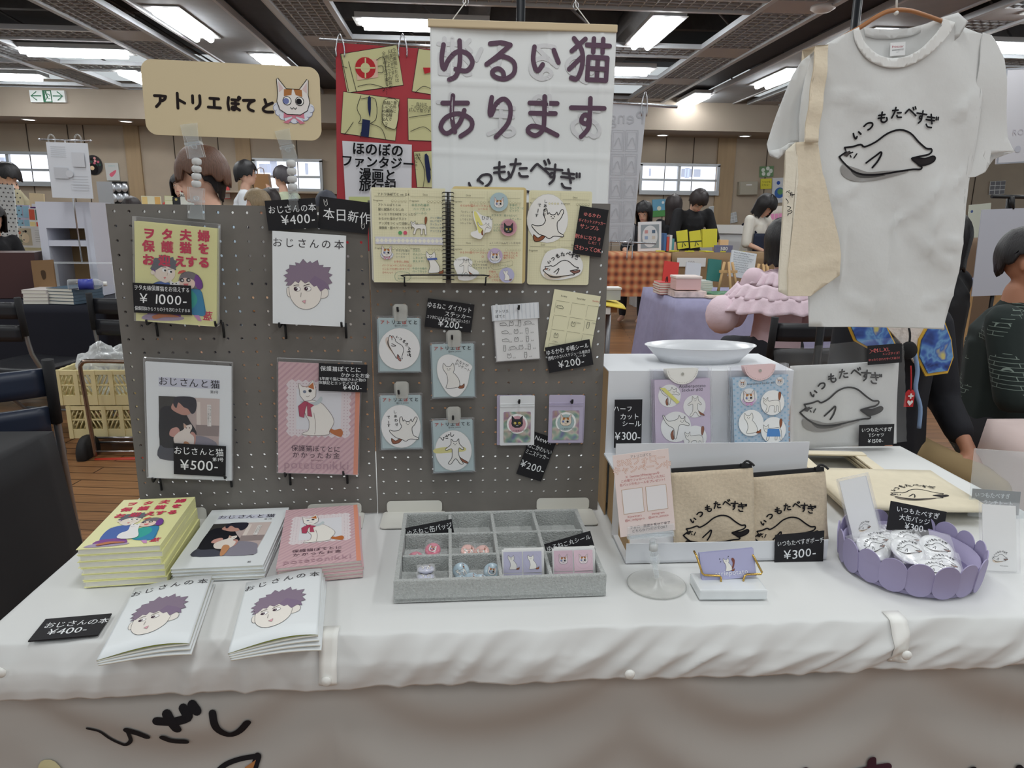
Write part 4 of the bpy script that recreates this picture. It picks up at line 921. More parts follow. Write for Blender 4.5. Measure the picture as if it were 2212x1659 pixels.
a=H((1020,370)); sticker(p,[H(q) for q in ((945,255),(980,260),(1020,290),(1100,320),(1095,420),(1040,440),(1010,490),(935,465),(930,430),(980,410),(950,320))]); p.fill([H(q) for q in ((950,268),(975,265),(1040,400),(1000,440),(980,390))],(232,226,140),3); art_cat_body(p,a[0]+.004,a[1]-.006,120*w/1270,'stretch'); hw('ひざし',1015,322,34,BLK)
a=H((1163,175)); p.dot(a,78*w/1270,(176,198,204)); art_cat_face(p,a[0],a[1]-.004,82*w/1270)
a=H((1250,390)); p.dot(a,72*w/1270,(206,160,170)); p.dot((a[0],a[1]),60*w/1270,(190,140,150)); art_cat_face(p,a[0],a[1]-.004,80*w/1270,fur=(60,60,64),dark=True)
for tx,x,y,col in (('キラキラ！猫かわいい！',1100,295,(80,120,110)),('ステッカー',1255,325,(80,120,110)),('手帳や',1255,210,G),('カレンダーに',1255,232,G),('ピッタリ',1255,254,G),('コスメや',1118,375,G),('リュックの',1118,398,G),('おともに',1118,422,G),('↓ミニ丸シールセット発売中',1086,530,(110,104,96)),('ゆるかわ猫のハーフカットシール',832,612,RD),('③',1020,650,RD),('やりとりした',1212,618,RD),('手紙などにも',1212,640,RD),('使いやすい',1212,662,RD),('マットな質感',955,692,(90,90,90)),('キラキラの紙',945,720,(90,90,90)),('ラメでキラキラ',945,748,(90,90,90)),('手帳の',1085,782,RD),('どこにも',1085,806,RD),('使いやすい',1085,830,RD),('どれもかわいい',1110,858,RD)): hw(tx,x,y,21,col)
a=H((1138,635)); p.dot(a,66*w/1270,(196,176,206)); art_cat_face(p,a[0],a[1]-.003,82*w/1270,collar=(226,230,240),bow=None)
a=H((1245,805)); p.dot(a,66*w/1270,(186,186,216)); art_cat_body(p,a[0],a[1],92*w/1270,'sit')
p.line([H(q) for q in ((1100,720),(1150,700),(1230,690),(1290,680),(1285,720),(1200,745),(1130,755))],.0005,(150,150,110),3,True); hw('ミニ丸シールセット',1118,725,20,(150,150,110))
a=H((880,735)); sticker(p,[H(q) for q in ((780,710),(800,660),(880,640),(940,680),(935,730),(1000,780),(940,840),(830,842),(810,790))]); art_cat_body(p,a[0],a[1],150*w/1270,'stand'); hw('もうたべれません',790,672,18,BLK)
p.o('lettering',nb)
es=thing('wire_easel','black wire easel bar holding the open ring planner','easel',m)
q=[H(a) for a in ((358,890),(360,815),(378,797),(1040,803),(1060,822),(1057,890))]
MB().tube(smooth([(x,y,.010) for x,y in q],2)[:],.0014,8).tube([(q[0][0],q[0][1],.010),(q[0][0],q[0][1]-.003,-.02)],.0014,8).tube([(q[-1][0],q[-1][1],.010),(q[-1][0],q[-1][1]-.003,-.02)],.0014,8).o('wire',mwire,es)
# loose planner page with two die-cut stickers
m,w,h=B2.off(.003).rect(Z2([(1437,80),(1967,95),(1945,893),(1413,885)]))
pg=thing('planner_page','cream planner page with two big cat stickers, right of the open planner','paper page',m); MB().prism(rrect(w,h,.004,3),-.0012,0).o('sheet',mcream,pg)
H=homog([(1437,80),(1967,95),(1945,893),(1413,885)],w,h); p=Pr(z0=1e-4,step=2e-5); ruled(p,w,h); p.o('ruling',pg)
p=Pr(z0=6e-4); a=H((1592,320)); sticker(p,[(a[0]+w*.325*math.cos(t)*(1-.05*math.sin(t)),a[1]+h*.255*math.sin(t)) for t in [2*PI*i/24 for i in range(24)]],0)
b=H((1595,375)); art_cat_body(p,b[0],b[1],w*.52,'happy',.0013)
for i,ch in enumerate('しあわせ'): p.text(ch,*H((1575-i*4,185+i*37)),.056*w,BLK,bold=.03)
for i,ch in enumerate('でーす'): p.text(ch,*H((1522-i*12,215+i*43)),.056*w,BLK,bold=.03) if ch!='ー' else p.line([H((1512,238)),H((1508,265))],.0012,BLK)
b=H((1712,745)); sticker(p,[H(q) for q in ((1530,760),(1560,640),(1610,590),(1720,572),(1830,610),(1890,690),(1885,770),(1830,815),(1700,842),(1580,830))]); art_sleepy_cat(p,b[0],b[1],.6*w,tail=(150,110,100),shade=(220,208,192),ear=(170,120,100)); p.o('stickers',pg)
card('black card lettered in pink, tilted over the right edge of the planner page',B2.off(.007),Z2([(1870,213),(2107,253),(2050,660),(1803,620)]),[('ゆるかわ',.46,.19,.085),('ダイカットステッカー',.5,.32,.07),('サンプル',.44,.45,.095),('耐水になりま',.45,.66,.085),('した！！',.72,.75,.07),('さわってOK',.5,.90,.10)],(236,140,136))
card('black card priced 200 yen, tilted above the second sticker pack',B2.off(.006),Z2([(570,1003),(967,1060),(936,1300),(541,1245)]),[('ゆるねこ ダイカット',.48,.3,.2),('ステッカー',.68,.52,.17),('スマホにはさんだり手帳にはったり！',.5,.68,.12),(yen('200'),.55,.92,.26)])
card('black card priced 200 yen, tilted over the foot of the cream calendar page',B2.off(.009),Z2([(1570,1427),(1950,1352),(1982,1570),(1605,1645)]),[('ゆるかわ 手帳シール',.48,.30,.2),('透明で小さいスケジュール帳向き',.5,.50,.14),('シール',.75,.62,.12),(yen('200'),.52,.90,.30)])
card('black card with the word New, tilted behind the two little zip bags',B2.off(.004),Z3([(1462,672),(1668,748),(1541,1110),(1325,1040)]),[('New!!',.5,.16,.13),('ねこかわいい',.5,.36,.11),('ミニステッカー',.5,.50,.11),(yen('200'),.5,.82,.17)])
# calendar page
m,w,h=B2.off(.003).rect(Z2([(1650,928),(2037,985),(1955,1520),(1560,1448)])); cl=thing('calendar_page','cream calendar page with tiny cat drawings, above a tilted price card','paper page',m); MB().box((0,0,-.0006),(w,h,.001)).o('sheet',mcream,cl)
p=Pr(z0=2e-4); K=(70,66,60)
for i in range(3):
    x=(-.36+.34*i)*w; p.text(('Friday','Saturday','Sunday')[i],x+.02*w,.40*h,.05*w,(190,80,70) if i==2 else K,'l')
    for j in range(4): p.line([(x-.06*w,.33*h-j*.23*h),(x+.22*w,.33*h-j*.23*h)],.0005,(130,126,100),0); p.line([(x-.06*w,.31*h-j*.23*h),(x-.06*w,.14*h-j*.23*h)],.0004,(150,146,120),0)
def doodle(p,x,y,s,k,c=(50,48,48)):
    T=lambda a:[(x+q[0]*s,y+q[1]*s) for q in a]
    D=[[(-.5,-.2),(-.45,.2),(-.35,.05),(-.2,.2),(.2,.22),(.5,.0),(.5,-.25)],[(-.3,-.3),(-.3,.2),(-.2,.4),(-.1,.2),(.1,.2),(.2,.4),(.3,.2),(.3,-.3)],[(-.15,-.5),(-.2,.2),(-.15,.5),(0,.35),(.15,.5),(.2,.2),(.15,-.5)]]
    p.line(T(D[k%3]),s*.06,c,2,True); p.dot((x-.08*s,y+.05*s),s*.04,c); p.dot((x+.1*s,y+.05*s),s*.04,c)
for x,y,k in ((-.32,.24,0),(.02,-.0,1),(.34,.02,2),(-.3,-.22,1)): doodle(p,x*w,y*h,.13*w,k)
for x,y in ((.12,.02),(.46,.05),(-.3,-.33)): p.text('ごはん',x*w,y*h,.04*w,K)
p.o('lettering',cl)
# sticker sheets in a gingham topped bag
def sheet_pack(label,pl,c4,front=True):
    m,w,h=pl.rect(c4); t=thing('sticker_sheet_pack',label,'sticker pack',m,'planner sticker sheet packs'); MB().box((0,-.02*h,-.001),(w*.94,h*.94,.0006)).o('sticker_sheet',msp,t); MB().box((0,0,-.0004),(w,h,.0016)).o('clear_bag',mbag,t)
    MB().box((0,h*.36,.0012),(w*1.01,h*.27,.0006)).o('header',mat('header_gingham',(226,230,234),.6),t)
    if front:
        p=Pr(z0=.0017)
        for i in range(12): p.line([((-.49+i*.089)*w,.235*h),((-.49+i*.089)*w,.49*h)],.0012,(206,212,220),0,cap=False,up=False)
        p.z+=p.step; p.text('アトリエ',-.45*w,.36*h,.075*w,(60,60,64),'l'); p.text('ぽてと',-.45*w,.28*h,.075*w,(60,60,64),'l')
        for r,n in ((.16,4),(.02,3),(-.12,3),(-.26,4),(-.40,2)):
            for i in range(n):
                x=(-.36+.72*(i+.5)/n)*w; doodle(p,x-.02*w,r*h,.13*w,int(i+n*r*10)); p.text('ねる',x+.09*w,r*h-.005,.035*w,(50,48,48))
        p.o('lettering',t)
    return t
SP=Z2([(1118,1062),(1513,1036),(1535,1520),(1150,1550)])
sheet_pack('front pack of planner sticker sheets with a gingham header, hung beside the calendar page',B2.off(.014),SP)
sheet_pack('pack of planner sticker sheets hidden behind the front gingham pack',B2.off(.009),[(a-2,b+1) for a,b in SP],False)
mtab=clear('hang_tab',(236,236,232),.38,.3)
def hook(label,px,py,L=.03):
    q=B2.hit(px,py); t=thing('hanging_hook',label,'peg hook',Pl(q,B2.u,B2.v).m(),'black hooks of the right pegboard'); MB().tube(smooth([(0,0,-.006),(0,0,.004),(0,-.001,L*.8),(0,.001,L),(0,.007,L+.002)],3),.0021,8).o('wire',mwire,t); MB().lathe([(.004,.0),(.004,.003),(0,.003)],12).o('collar',mwire,t)
mblue=mat('backing_blue',(186,204,206),.5)
def die_pack(label,short,c4,tab,art,n=3):
    for k in range(n):
        pl=B2.off(.020-.0055*k); m,w,h=pl.rect([(a+(2.5*k if k%2 else -1.5*k),b+1.5*k) for a,b in c4])
        t=thing('sticker_pack',label if k==0 else (('second' if k==1 else 'third')+' sticker pack behind the '+short),'sticker pack',m,'hanging die-cut sticker packs')
        MB().box((0,-.01*h,-.0006),(w*.95,h*.95,.0006)).o('backing_card',mblue,t); MB().box((0,0,0),(w*1.02,h*1.0,.0022)).o('clear_bag',mbag,t)
        cx=.04*w if tab>0 else -.02*w
        mb=MB(); mb.prism(rrect(w*.29,h*.3,.004,4,cx,h*.56),.0012,.0019); mb.o('hang_tab',mtab,t)
        if k==0:
            p=Pr(z0=2e-4,step=2e-5); s=w*.105
            for i,ch in enumerate('アトリエぽてと'): p.text(ch,(-.38+.127*i)*w,.36*h,s,(190,80,70) if ch in 'アトぽ' else (40,40,46),bold=.03)
            p.text('@atrie_potato',.05*w,.32*h,.045*w,(70,70,76)); p.o('lettering',t)
            p=Pr(z0=.0009,step=2e-5); art(p,w,h); p.o('sticker',t)
def ell(a,b,ox=0,oy_=0,rot=0): return [(ox+a*math.cos(t)*math.cos(rot)-b*math.sin(t)*math.sin(rot),oy_+a*math.cos(t)*math.sin(rot)+b*math.sin(t)*math.cos(rot)) for t in [2*PI*i/28 for i in range(28)]]
def aA(p,w,h): sticker(p,ell(.47*w,.37*h,0,-.08*h,-.45),0); art_sleepy_cat(p,-.06*w,-.06*h,.66*w,tail=(190,130,120),shade=(222,208,196),ear=(190,120,104),rot=-1.2)
def aB(p,w,h): sticker(p,[(-.36*w,.1*h),(-.26*w,.24*h),(-.02*w,.27*h),(.42*w,.08*h),(.38*w,-.05*h),(.3*w,-.3*h),(.08*w,-.48*h),(-.14*w,-.42*h),(-.34*w,-.14*h)],4); art_cat_body(p,-.03*w,-.1*h,.62*w,'sit'); p.text('おなかが',.2*w,.1*h,.08*w,BLK,jit=.6,rot=-.5); p.text('デリケート',.2*w,.03*h,.08*w,BLK,jit=.6,rot=-.5)
def aC(p,w,h):
    sticker(p,ell(.47*w,.385*h,-.01*w,-.09*h),0); art_cat_body(p,.06*w,-.16*h,.7*w,'happy',.0011)
    for i,ch in enumerate('しあわせ'): p.text(ch,-.14*w+.01*w*i,.15*h-i*.075*h,.085*w,BLK,bold=.03)
    for i,ch in enumerate('です'): p.text(ch,-.3*w,.06*h-i*.15*h,.085*w,BLK,bold=.03)
    p.line([(-.3*w,.01*h),(-.295*w,-.04*h)],.001,BLK)
def aD(p,w,h): sticker(p,ell(.44*w,.375*h,0,-.1*h),0); p.fill([(-.44*w,-.05*h),(.1*w,-.02*h),(.3*w,-.06*h),(.26*w,-.12*h),(0,-.13*h),(-.43*w,-.14*h)],(222,216,150),3); art_cat_body(p,.02*w,-.12*h,.66*w,'stand',.0011); [p.pen(ch,(-.26+.12*i)*w,(.13+.035*i)*h,.12*w,.0012,BLK) for i,ch in enumerate('ひざし')]
die_pack('front sticker pack of a belly up cat, uppermost left on the right pegboard','front belly up cat pack',[(813,683),(911,682),(907,803),(819,804)],1,aA)
die_pack('front sticker pack of a lounging cat, under the tilted 200 yen card','front lounging cat pack',[(931,740),(1024,737),(1027,857),(933,860)],1,aB)
die_pack('front sticker pack of a happy cat with raised arms, lower left','front happy cat pack',[(820,850),(911,849),(912,967),(823,972)],1,aC)
die_pack('front sticker pack of a cat on a yellow sunbeam, lowest of the four','front sunbeam cat pack',[(933,904),(1023,902),(1024,1015),(936,1023)],1,aD)
for lab,px,py in (('hook through the tab of the belly up cat pack',862,667),('hook through the tab of the lounging cat pack',977,726),('hook through the tab of the happy cat pack',864,842),('hook through the tab of the sunbeam cat pack',979,896),('hook through the gingham sticker sheet pack',1118,663),('hook through the white zip bag',1119,862),('hook through the lilac zip bag',1231,862)): hook(lab,px,py)
# little holographic zip bags
def holo():
    m=bpy.data.materials.new('holographic_film'); m.use_nodes=True; t=m.node_tree; b=t.nodes['Principled BSDF']; b.inputs['Metallic'].default_value=.85; b.inputs['Roughness'].default_value=.28
    cc=t.nodes.new('ShaderNodeTexCoord'); n=t.nodes.new('ShaderNodeTexNoise'); n.inputs['Scale'].default_value=45; n.inputs['Detail'].default_value=1; r=t.nodes.new('ShaderNodeValToRGB'); e=r.color_ramp.elements
    e[0].position=.3; e[0].color=lin((150,160,206)); e[1].position=.75; e[1].color=lin((214,196,150))
    for ps,cl_ in ((.42,(170,214,200)),(.52,(236,236,226)),(.62,(206,180,214))): x=e.new(ps); x.color=lin(cl_)
    bp=t.nodes.new('ShaderNodeBump'); bp.inputs['Strength'].default_value=.6; bp.inputs['Distance'].default_value=.004
    t.links.new(cc.outputs['Object'],n.inputs[0]); t.links.new(n.outputs[0],r.inputs[0]); t.links.new(r.outputs[0],b.inputs['Base Color']); t.links.new(n.outputs[0],bp.inputs['Height']); t.links.new(bp.outputs[0],b.inputs['Normal']); return m
mholo=holo(); mlil=mat('zip_lilac',(188,180,204),.35); mzw=mat('zip_white',(226,228,230),.35)
def zipbag(label,d,c4,mm,dark,front=True):
    m,w,h=B2.off(d).rect(c4); t=thing('zip_bag',label,'sticker bag',m,'mini sticker zip bags')
    MB().prism(rrect(w,h,.002,2),-.0012,0).o('bag',mm,t)
    if front:
        MB().prism(rrect(w*.78,h*.62,.003,4,0,-.13*h),0,.0006).o('window_film',mholo,t); MB().box((0,h*.29,.0006),(w*.98,.0016,.0012)).box((0,h*.33,.0006),(w*.98,.001,.001)).o('zip_strip',mm,t)
        p=Pr(z0=.0010); p.dot((0,-.06*h),w*.3,(238,238,236)); p.dot((0,-.07*h),w*.25,(206,160,170) if dark else (170,190,190)); art_cat_face(p,0,-.06*h,w*.33,fur=(60,60,64) if dark else (236,220,200),dark=dark); p.text('ねこかわいい',.02*w,-.22*h,.075*w,(60,56,60),jit=.6,rot=.1); p.o('sticker',t)
W1=Z3([(1180,370),(1478,378),(1481,795),(1187,800)]); W2=Z3([(1610,370),(1898,368),(1888,775),(1590,775)])
zipbag('white zip bag with a black cat sticker on silver film',.016,W1,mzw,True); zipbag('lilac zip bag showing at the left edge behind the white zip bag',.011,[(a-6,b-1) for a,b in W1],mlil,True,False)
zipbag('front lilac zip bag with a pale cat sticker on rainbow film',.016,W2,mlil,False); zipbag('lilac zip bag peeking out right behind the front lilac bag',.011,[(a+3,b+1) for a,b in W2],mlil,False,False)
# ================================================================ hung things: banner, posters, shirt, tote
mblackpole=mat('pole_black',(30,32,36),.35); mwoodl=mat('wood_light',(206,186,152),.55,vary=.08,vscale=4,stretch=(.6,12,12)); mrod=mat('rod_chrome',(200,200,204),.22,metal=.9)
st=thing('display_stand','black pole stand behind the stall that carries the banner and the shirt','stand',(.45,1.80,0)); SO=V((.45,1.80,0))
xp=[oy(1125,20,1.80).x,oy(1850,30,1.80).x]; bz=1.90
for x in xp:
    MB().tube([V((x,1.80,0))-SO,V((x,1.80,bz))-SO],.0105,10).o('pole',mblackpole,st); MB().tube([V((x,1.62,.012))-SO,V((x,1.98,.012))-SO],.012,8).o('foot',mblackpole,st)
MB().tube([V((-.45,1.80,bz))-SO,V((1.4,1.80,bz))-SO],.0105,10).o('crossbar',mblackpole,st)
# --- banner with the big mauve words
YB=1.66; BP=yplane(YB)
a,b=oy(924,50,YB),oy(1333,63,YB)
bn2=thing('hanging_banner','white cotton banner with big mauve words hung from a pale wooden rod','cloth banner',Mx.Translation((a+b)/2)); O2=(a+b)/2
d=(b-a); MB().box((0,0,0),(d.length,.014,.0155),M=Mx.Rotation(-math.atan2(d.z,d.x),4,'Y'),bev=.002).o('rod',mwoodl,bn2)
hk=[oy(1006,4,YB+.03),oy(1244,13,YB+.03)]
mb=MB()
for q,e in zip(hk,((978,42),(1274,53))): mb.tube([oy(*e,YB)-O2,q-O2,V((q.x,1.783,bz))-O2,V((q.x,1.789,bz+.0125))-O2,V((q.x,1.80,bz+.0138))-O2],.0012,6)
mb.o('cord',mat('cord_white',(226,226,222),.7),bn2)
for q in hk: MB().tube(smooth([q-O2+V(v) for v in ((-.006,0,0),(0,0,.01),(.006,0,0),(0,0,-.008))],4,True),.001,6,closed=True).o('clip',mrod,bn2)
TLx,TRx=oy(929,66,YB).x,oy(1331,70,YB).x; BLx,BRx=oy(934,470,YB).x,oy(1311,470,YB).x; zt_=a.z; z470=oy(1120,470,YB).z
def bmap(x,z,h=0):
    y=YB+.004*math.sin(x*14+z*4)+.003*math.sin(z*19)
    for k in (-.02,.085,.19,.305): y-=.0016*math.exp(-((x-k)/.004)**2)
    for k in (.118,.264,.41): y-=.0022*math.exp(-((z-(zt_-k)+.02*x)/.004)**2)
    return V((x,y-h,z))-O2
def bsurf(u,v):
    z=.93+(zt_-.93)*v; t=(zt_-z)/(zt_-z470); return bmap((TLx+(BLx-TLx)*t)*(1-u)+(TRx+(BRx-TRx)*t)*u,z)
MB().grid(bsurf,80,120,thick=.0006).o('cloth',mat('banner_white',(228,230,230),.8,bump=.2,bscale=18),bn2)
p=Pr(fn=bmap,z0=.0008,step=5e-5,late=.02); uv=lambda x,y:((lambda q:(q.x,q.z))(oy(700+x/2.989,y/2.989,YB)))
GH=(213,213,215); px2=YB/FPX/2.989*1.03
for ch,x,y in (('猫',850,370),('い',1060,370),('る',1420,395),('ゆ',1650,420),('す',830,720),('ま',1150,770),('り',1400,720),('あ',1690,780)): p.pen(ch,*uv(x,y),200*px2,24*px2,GH,0,-1)
p.z+=1e-4
MV=(98,76,92)
for ch,x,y,s in (('ゆ',862,390,262),('る',1142,385,250),('い',1432,380,250),('猫',1708,390,272),('あ',860,748,262),('り',1140,752,268),('ま',1412,756,268),('す',1696,762,270)): p.pen(ch,*uv(x,y),s*px2*.87,27*px2,MV,-.03)
GK=(66,62,68)
for ch,x,y,s,r in (('い',985,1195,110,.5),('つ',1040,1160,105,.35),('も',1145,1108,125,.1),('た',1258,1090,125,0),('べ',1400,1085,130,0),('す',1480,1125,125,-.1),('ぎ',1582,1160,125,-.2)): p.pen(ch,*uv(x,y),s*px2,15*px2,GK,r)
p.line([uv(*q) for q in ((900,1290),(1000,1260),(1120,1245),(1200,1238),(1320,1238),(1450,1300),(1560,1400))],16*px2,GK)
p.o('lettering',bn2)
# --- red comic poster on its own rod stand
YR=2.35
m=Pl(oy(725,92,YR),(1,0,0),(0,0,1)); a=oy(725,92,YR); b=oy(1110,118,YR); c0=oy(748,540,YR)
rp=thing('comic_poster','red poster with cream comic panels hanging behind the left of the banner','poster',Mx.Translation(a)); LP=Pl(a,(b-a).normalized(),(0,0,1))
def lp(px,py): q=LP.uv(px,py); return q
PW=lp(1110,118)[0]; PH=-lp(748,540)[1]
R4=LP.m(V((0,0,0)))
MB().box((PW/2,-PH/2,-.0015),(PW,PH,.002),M=R4).o('sheet',mat('poster_red',(176,44,54),.35,coat=.2),rp)
p=Pr(fn=lambda u,v,h:R4@V((u,v,h)),z0=.001,step=2e-4); z2=lambda *L:[lp(700+x/2.989,y/2.989) for x,y in L]
CR=(214,210,160); K=(44,40,44)
for L in ([(105,350),(470,290),(512,550),(150,600)],[(125,592),(488,640),(460,910),(108,860)],[(610,315),(760,335),(750,620),(568,590)],[(540,635),(790,650),(790,915),(545,905)],[(580,980),(790,970),(790,1215),(600,1210)]): p.fill(z2(*L),CR); p.line(z2(*L),.0018,K,0,True)
p.fill(z2((118,910),(567,935),(565,1300),(140,1300)),(226,226,232)); p.fill(z2((160,1270),(330,1270),(330,1420),(165,1420)),(206,214,150))
u1=lp(700+268/2.989,440/2.989); k=YR/FPX/2.989
p.fill(z2((205,400),(345,380),(350,500),(215,520)),(226,190,170)); p.dot(u1,60*k,(190,50,56)); p.dot(u1,28*k,CR)
for q in ([(268,380),(268,500)],[(208,440),(328,440)]): p.line(z2(*q),8*k,CR,0)
for L in ([(110,350),(160,590)],[(160,400),(210,590)],[(220,560),(300,545),(390,570),(380,590)],[(120,430),(150,440)],[(340,390),(390,380),(410,560)],[(350,430),(380,430),(380,470),(350,470)],
  [(240,620),(215,700),(240,760),(225,800),(270,790)],[(240,640),(330,640),(340,760),(300,800)],[(190,790),(150,850),(130,870)],[(300,800),(370,830),(400,900)],[(270,800),(240,860),(235,890)],[(590,600),(640,560),(690,575)],[(550,760),(690,740)],[(560,850),(640,820),(690,850)],[(600,1000),(650,1100),(640,1210)],[(660,1000),(690,1100)]): p.line(z2(*L),3.2*k,K)
p.fill(z2((285,630),(305,635),(300,760),(285,700)),(40,48,84),2); p.fill(z2((250,770),(300,780),(290,890),(240,880)),(40,48,84)); p.fill(z2((640,440),(690,440),(690,470),(650,480)),(190,50,56)); p.fill(z2((650,1000),(675,1010),(690,1150),(670,1180),(655,1080)),(40,48,84),2)
p.fill(z2((390,650),(480,660),(470,820),(430,830),(380,790)),(222,218,172),3); p.line(z2((390,650),(480,660),(470,820),(430,830),(380,790)),3*k,K,3,True)
for i,t in enumerate(('今回乗船したのは','はま〇すです！','（船によって内装が','全然違うのが楽しい）')): q=lp(700+(452-i*22)/2.989,(312+i*8)/2.989); p.text(t,q[0],q[1],24*k,K,vert=True,rot=.12)
for i,t in enumerate(('意外に','この路線で','船に乗る人って','多いのかな？')): q=lp(700+(462-i*22)/2.989,(655)/2.989); p.text(t,q[0],q[1],23*k,K,vert=True,rot=-.1)
for i,t in enumerate(('自分は','この辺りの席','好んで座りまし')): q=lp(700+630/2.989,(685+i*21)/2.989); p.text(t,q[0],q[1],22*k,K)
for i,t in enumerate(('味が','あるなぁ…')): q=lp(700+(615-i*18)/2.989,990/2.989); p.text(t,q[0],q[1],20*k,K,vert=True)
for t,y,s in (('ほのぼの',1000,78),('ファンタジー',1080,74),('漫画と',1160,76),('旅行記',1232,76)): q=lp(700+350/2.989,y/2.989); p.text(t,q[0],q[1],s*k,(20,20,24),bold=.04)
p.o('lettering',rp)
mb=MB(); r0,r1=oy(690,84,YR)-a,oy(1110,112,YR)-a; mb.tube([r0,r1],.005,8); mb.tube([(r1.x-.12,0,r1.z+.01),(r1.x-.12,0,-a.z)],.006,8); mb.o('rod_stand',mrod,rp)
for px in (735,870): q=oy(px,96,YR)-a; MB().tube(smooth([q+V(v) for v in ((-.012,-.004,-.035),(-.012,-.004,-.008),(0,-.004,.03),(.012,-.004,-.008),(.012,-.004,-.035))],3),.0022,6).o('clip',mrod,rp)
# --- grey poster seen from its back
YG=2.85; a=oy(1397,229,YG); gp=thing('back_of_poster','grey back of a hanging poster with faint reversed print, right of banner','poster',Mx.Translation(a)); tl=oy(1215,218,YG)-a; br=oy(1366,522,YG)-a; bl=oy(1215,517,YG)-a
mb=MB().add([bl,br,(0,0,0),tl]+[q+V((0,.003,0)) for q in (bl,br,V((0,0,0)),tl)],[(0,1,2,3),(7,6,5,4),(0,4,5,1),(1,5,6,2),(2,6,7,3),(3,7,4,0)]); mb.o('sheet',mat('poster_back',(200,202,208),.6),gp)
p=Pr(fn=lambda u,v,h:V((u,-h,v)),z0=.001,step=2e-4); gq=lambda x,y:((lambda q:(q.x,q.z))(oy(700+x/2.989,y/2.989,YG)-a)); k=YG/FPX/2.989; GG=(182,184,190); q=gq(1950,800); p.text('Peng',q[0],q[1],110*k,GG,sxy=-1)
for j in range(5):
    for i in range(2): q=gq(1895+90*i-6*j,910+152*j); p.frame(q[0],q[1],76*k,125*k,4*k,GG); p.frame(q[0],q[1],56*k,100*k,3*k,GG); p.line([(q[0]-20*k,q[1]-30*k),(q[0]+5*k,q[1]+20*k),(q[0]+20*k,q[1]-25*k)],4*k,GG)
p.o('reversed_print',gp)
mb=MB(); mb.tube([oy(1225,214,YG)-a,oy(1463,231,YG)-a],.006,8).tube([oy(1225,518,YG)-a,oy(1417,526,YG)-a],.004,8); xq=oy(1250,300,YG).x-a.x; mb.tube([(xq,.01,oy(1250,214,YG).z-a.z),(xq,.01,-a.z)],.006,8); mb.o('rod_stand',mrod,gp)
for px,py in ((1392,222),(1360,535)): q=oy(px,py,YG)-a; MB().tube(smooth([q+V(v) for v in ((-.01,-.006,-.05),(-.01,-.006,0),(0,-.006,.04),(.01,-.006,0),(.01,-.006,-.05))],3),.0022,6).o('clip',mrod,gp)
# --- shirt
YS=1.50; SP_=yplane(YS); s5=lambda L:[(1640+x/3.867,y/3.867) for x,y in L]; s6=lambda L:[(1640+x/3.867,380+y/3.867) for x,y in L]
def cloth_panel(mb,px,y0,fn,step=.014,thick=.0015,mi=0,O=V((0,0,0))):
    """cloth cut to an outline in the upright plane y0, then pushed into folds by fn(x,z)"""
    pts=[oy(a,b,y0) for a,b in px]; bm=bmesh.new(); vs=[bm.verts.new((q.x,0,q.z)) for q in pts]
    f=bm.faces.new(vs); bmesh.ops.triangulate(bm,faces=[f])
    for ax,lo,hi in ((0,min(q.x for q in pts),max(q.x for q in pts)),(2,min(q.z for q in pts),max(q.z for q in pts))):
        t=math.floor(lo/step)*step+step
        while t<hi:
            n=V((0,0,0)); n[ax]=1; co=V((0,0,0)); co[ax]=t; bmesh.ops.bisect_plane(bm,geom=bm.verts[:]+bm.edges[:]+bm.faces[:],plane_co=co,plane_no=n,dist=1e-6); t+=step
    bm.normal_update()
    for f in bm.faces:
        if f.normal.y>0: f.normal_flip()
    for v in bm.verts: v.co=V((v.co.x,y0+fn(v.co.x,v.co.z),v.co.z))-O
    if thick: bmesh.ops.solidify(bm,geom=bm.faces[:],thickness=thick)
    mb.bm(bm,mi,True)
def crease(x,z,L):
    y=0
    for x0,z0,x1,z1,wd,amp in L:
        dx,dz=x1-x0,z1-z0; l2=dx*dx+dz*dz; t=max(0,min(1,((x-x0)*dx+(z-z0)*dz)/l2)); d=math.hypot(x-x0-dx*t,z-z0-dz*t); y-=amp*math.exp(-(d/wd)**2)*(.4+.6*math.sin(PI*min(1,max(0,t*.9+.05))))
    return y
_cr=[]
for L in (s6([(660,180),(880,60)]),s6([(1130,390),(1370,235)]),s6([(1370,235),(1530,20)]),s6([(1140,380),(1140,780)]),s6([(1390,600),(1540,480)]),s6([(1390,600),(1250,460)]),s6([(1400,610),(1690,550)]),s6([(1380,620),(1600,760)]),s6([(1400,560),(1480,300)]),s6([(700,460),(690,900)]),s6([(740,1010),(1000,1150)]),s6([(1000,1160),(1100,900)]),s6([(1330,1080),(1620,980)]),s5([(600,790),(1000,880)]),s5([(1640,930),(1840,780)]),s5([(1650,950),(1780,990)]),s5([(1720,1450),(1560,1600)])):
    A,B=[oy(*q,YS) for q in L]; _cr.append((A.x,A.z,B.x,B.z,.006,.0075))
def shfold(x,z): return crease(x,z,_cr)+.006*math.sin(x*17+z*5)+.0035*math.sin(z*23+x*31)+.0015*NZ.noise(V((x*40,z*40,3)))
SO=oy(1930,120,YS); sh=thing('t_shirt','white T-shirt with a sleepy cat print hanging from a brown wooden hanger','T-shirt',Mx.Translation(SO)); mshirt=mat('shirt_cotton',(216,217,216),.9,bump=.35,bscale=55,sheen=.2)
neck=[(835,225),(848,270),(880,350),(940,420),(1010,465),(1110,487),(1230,470),(1340,410),(1430,320),(1490,250),(1518,200),(1530,160)]
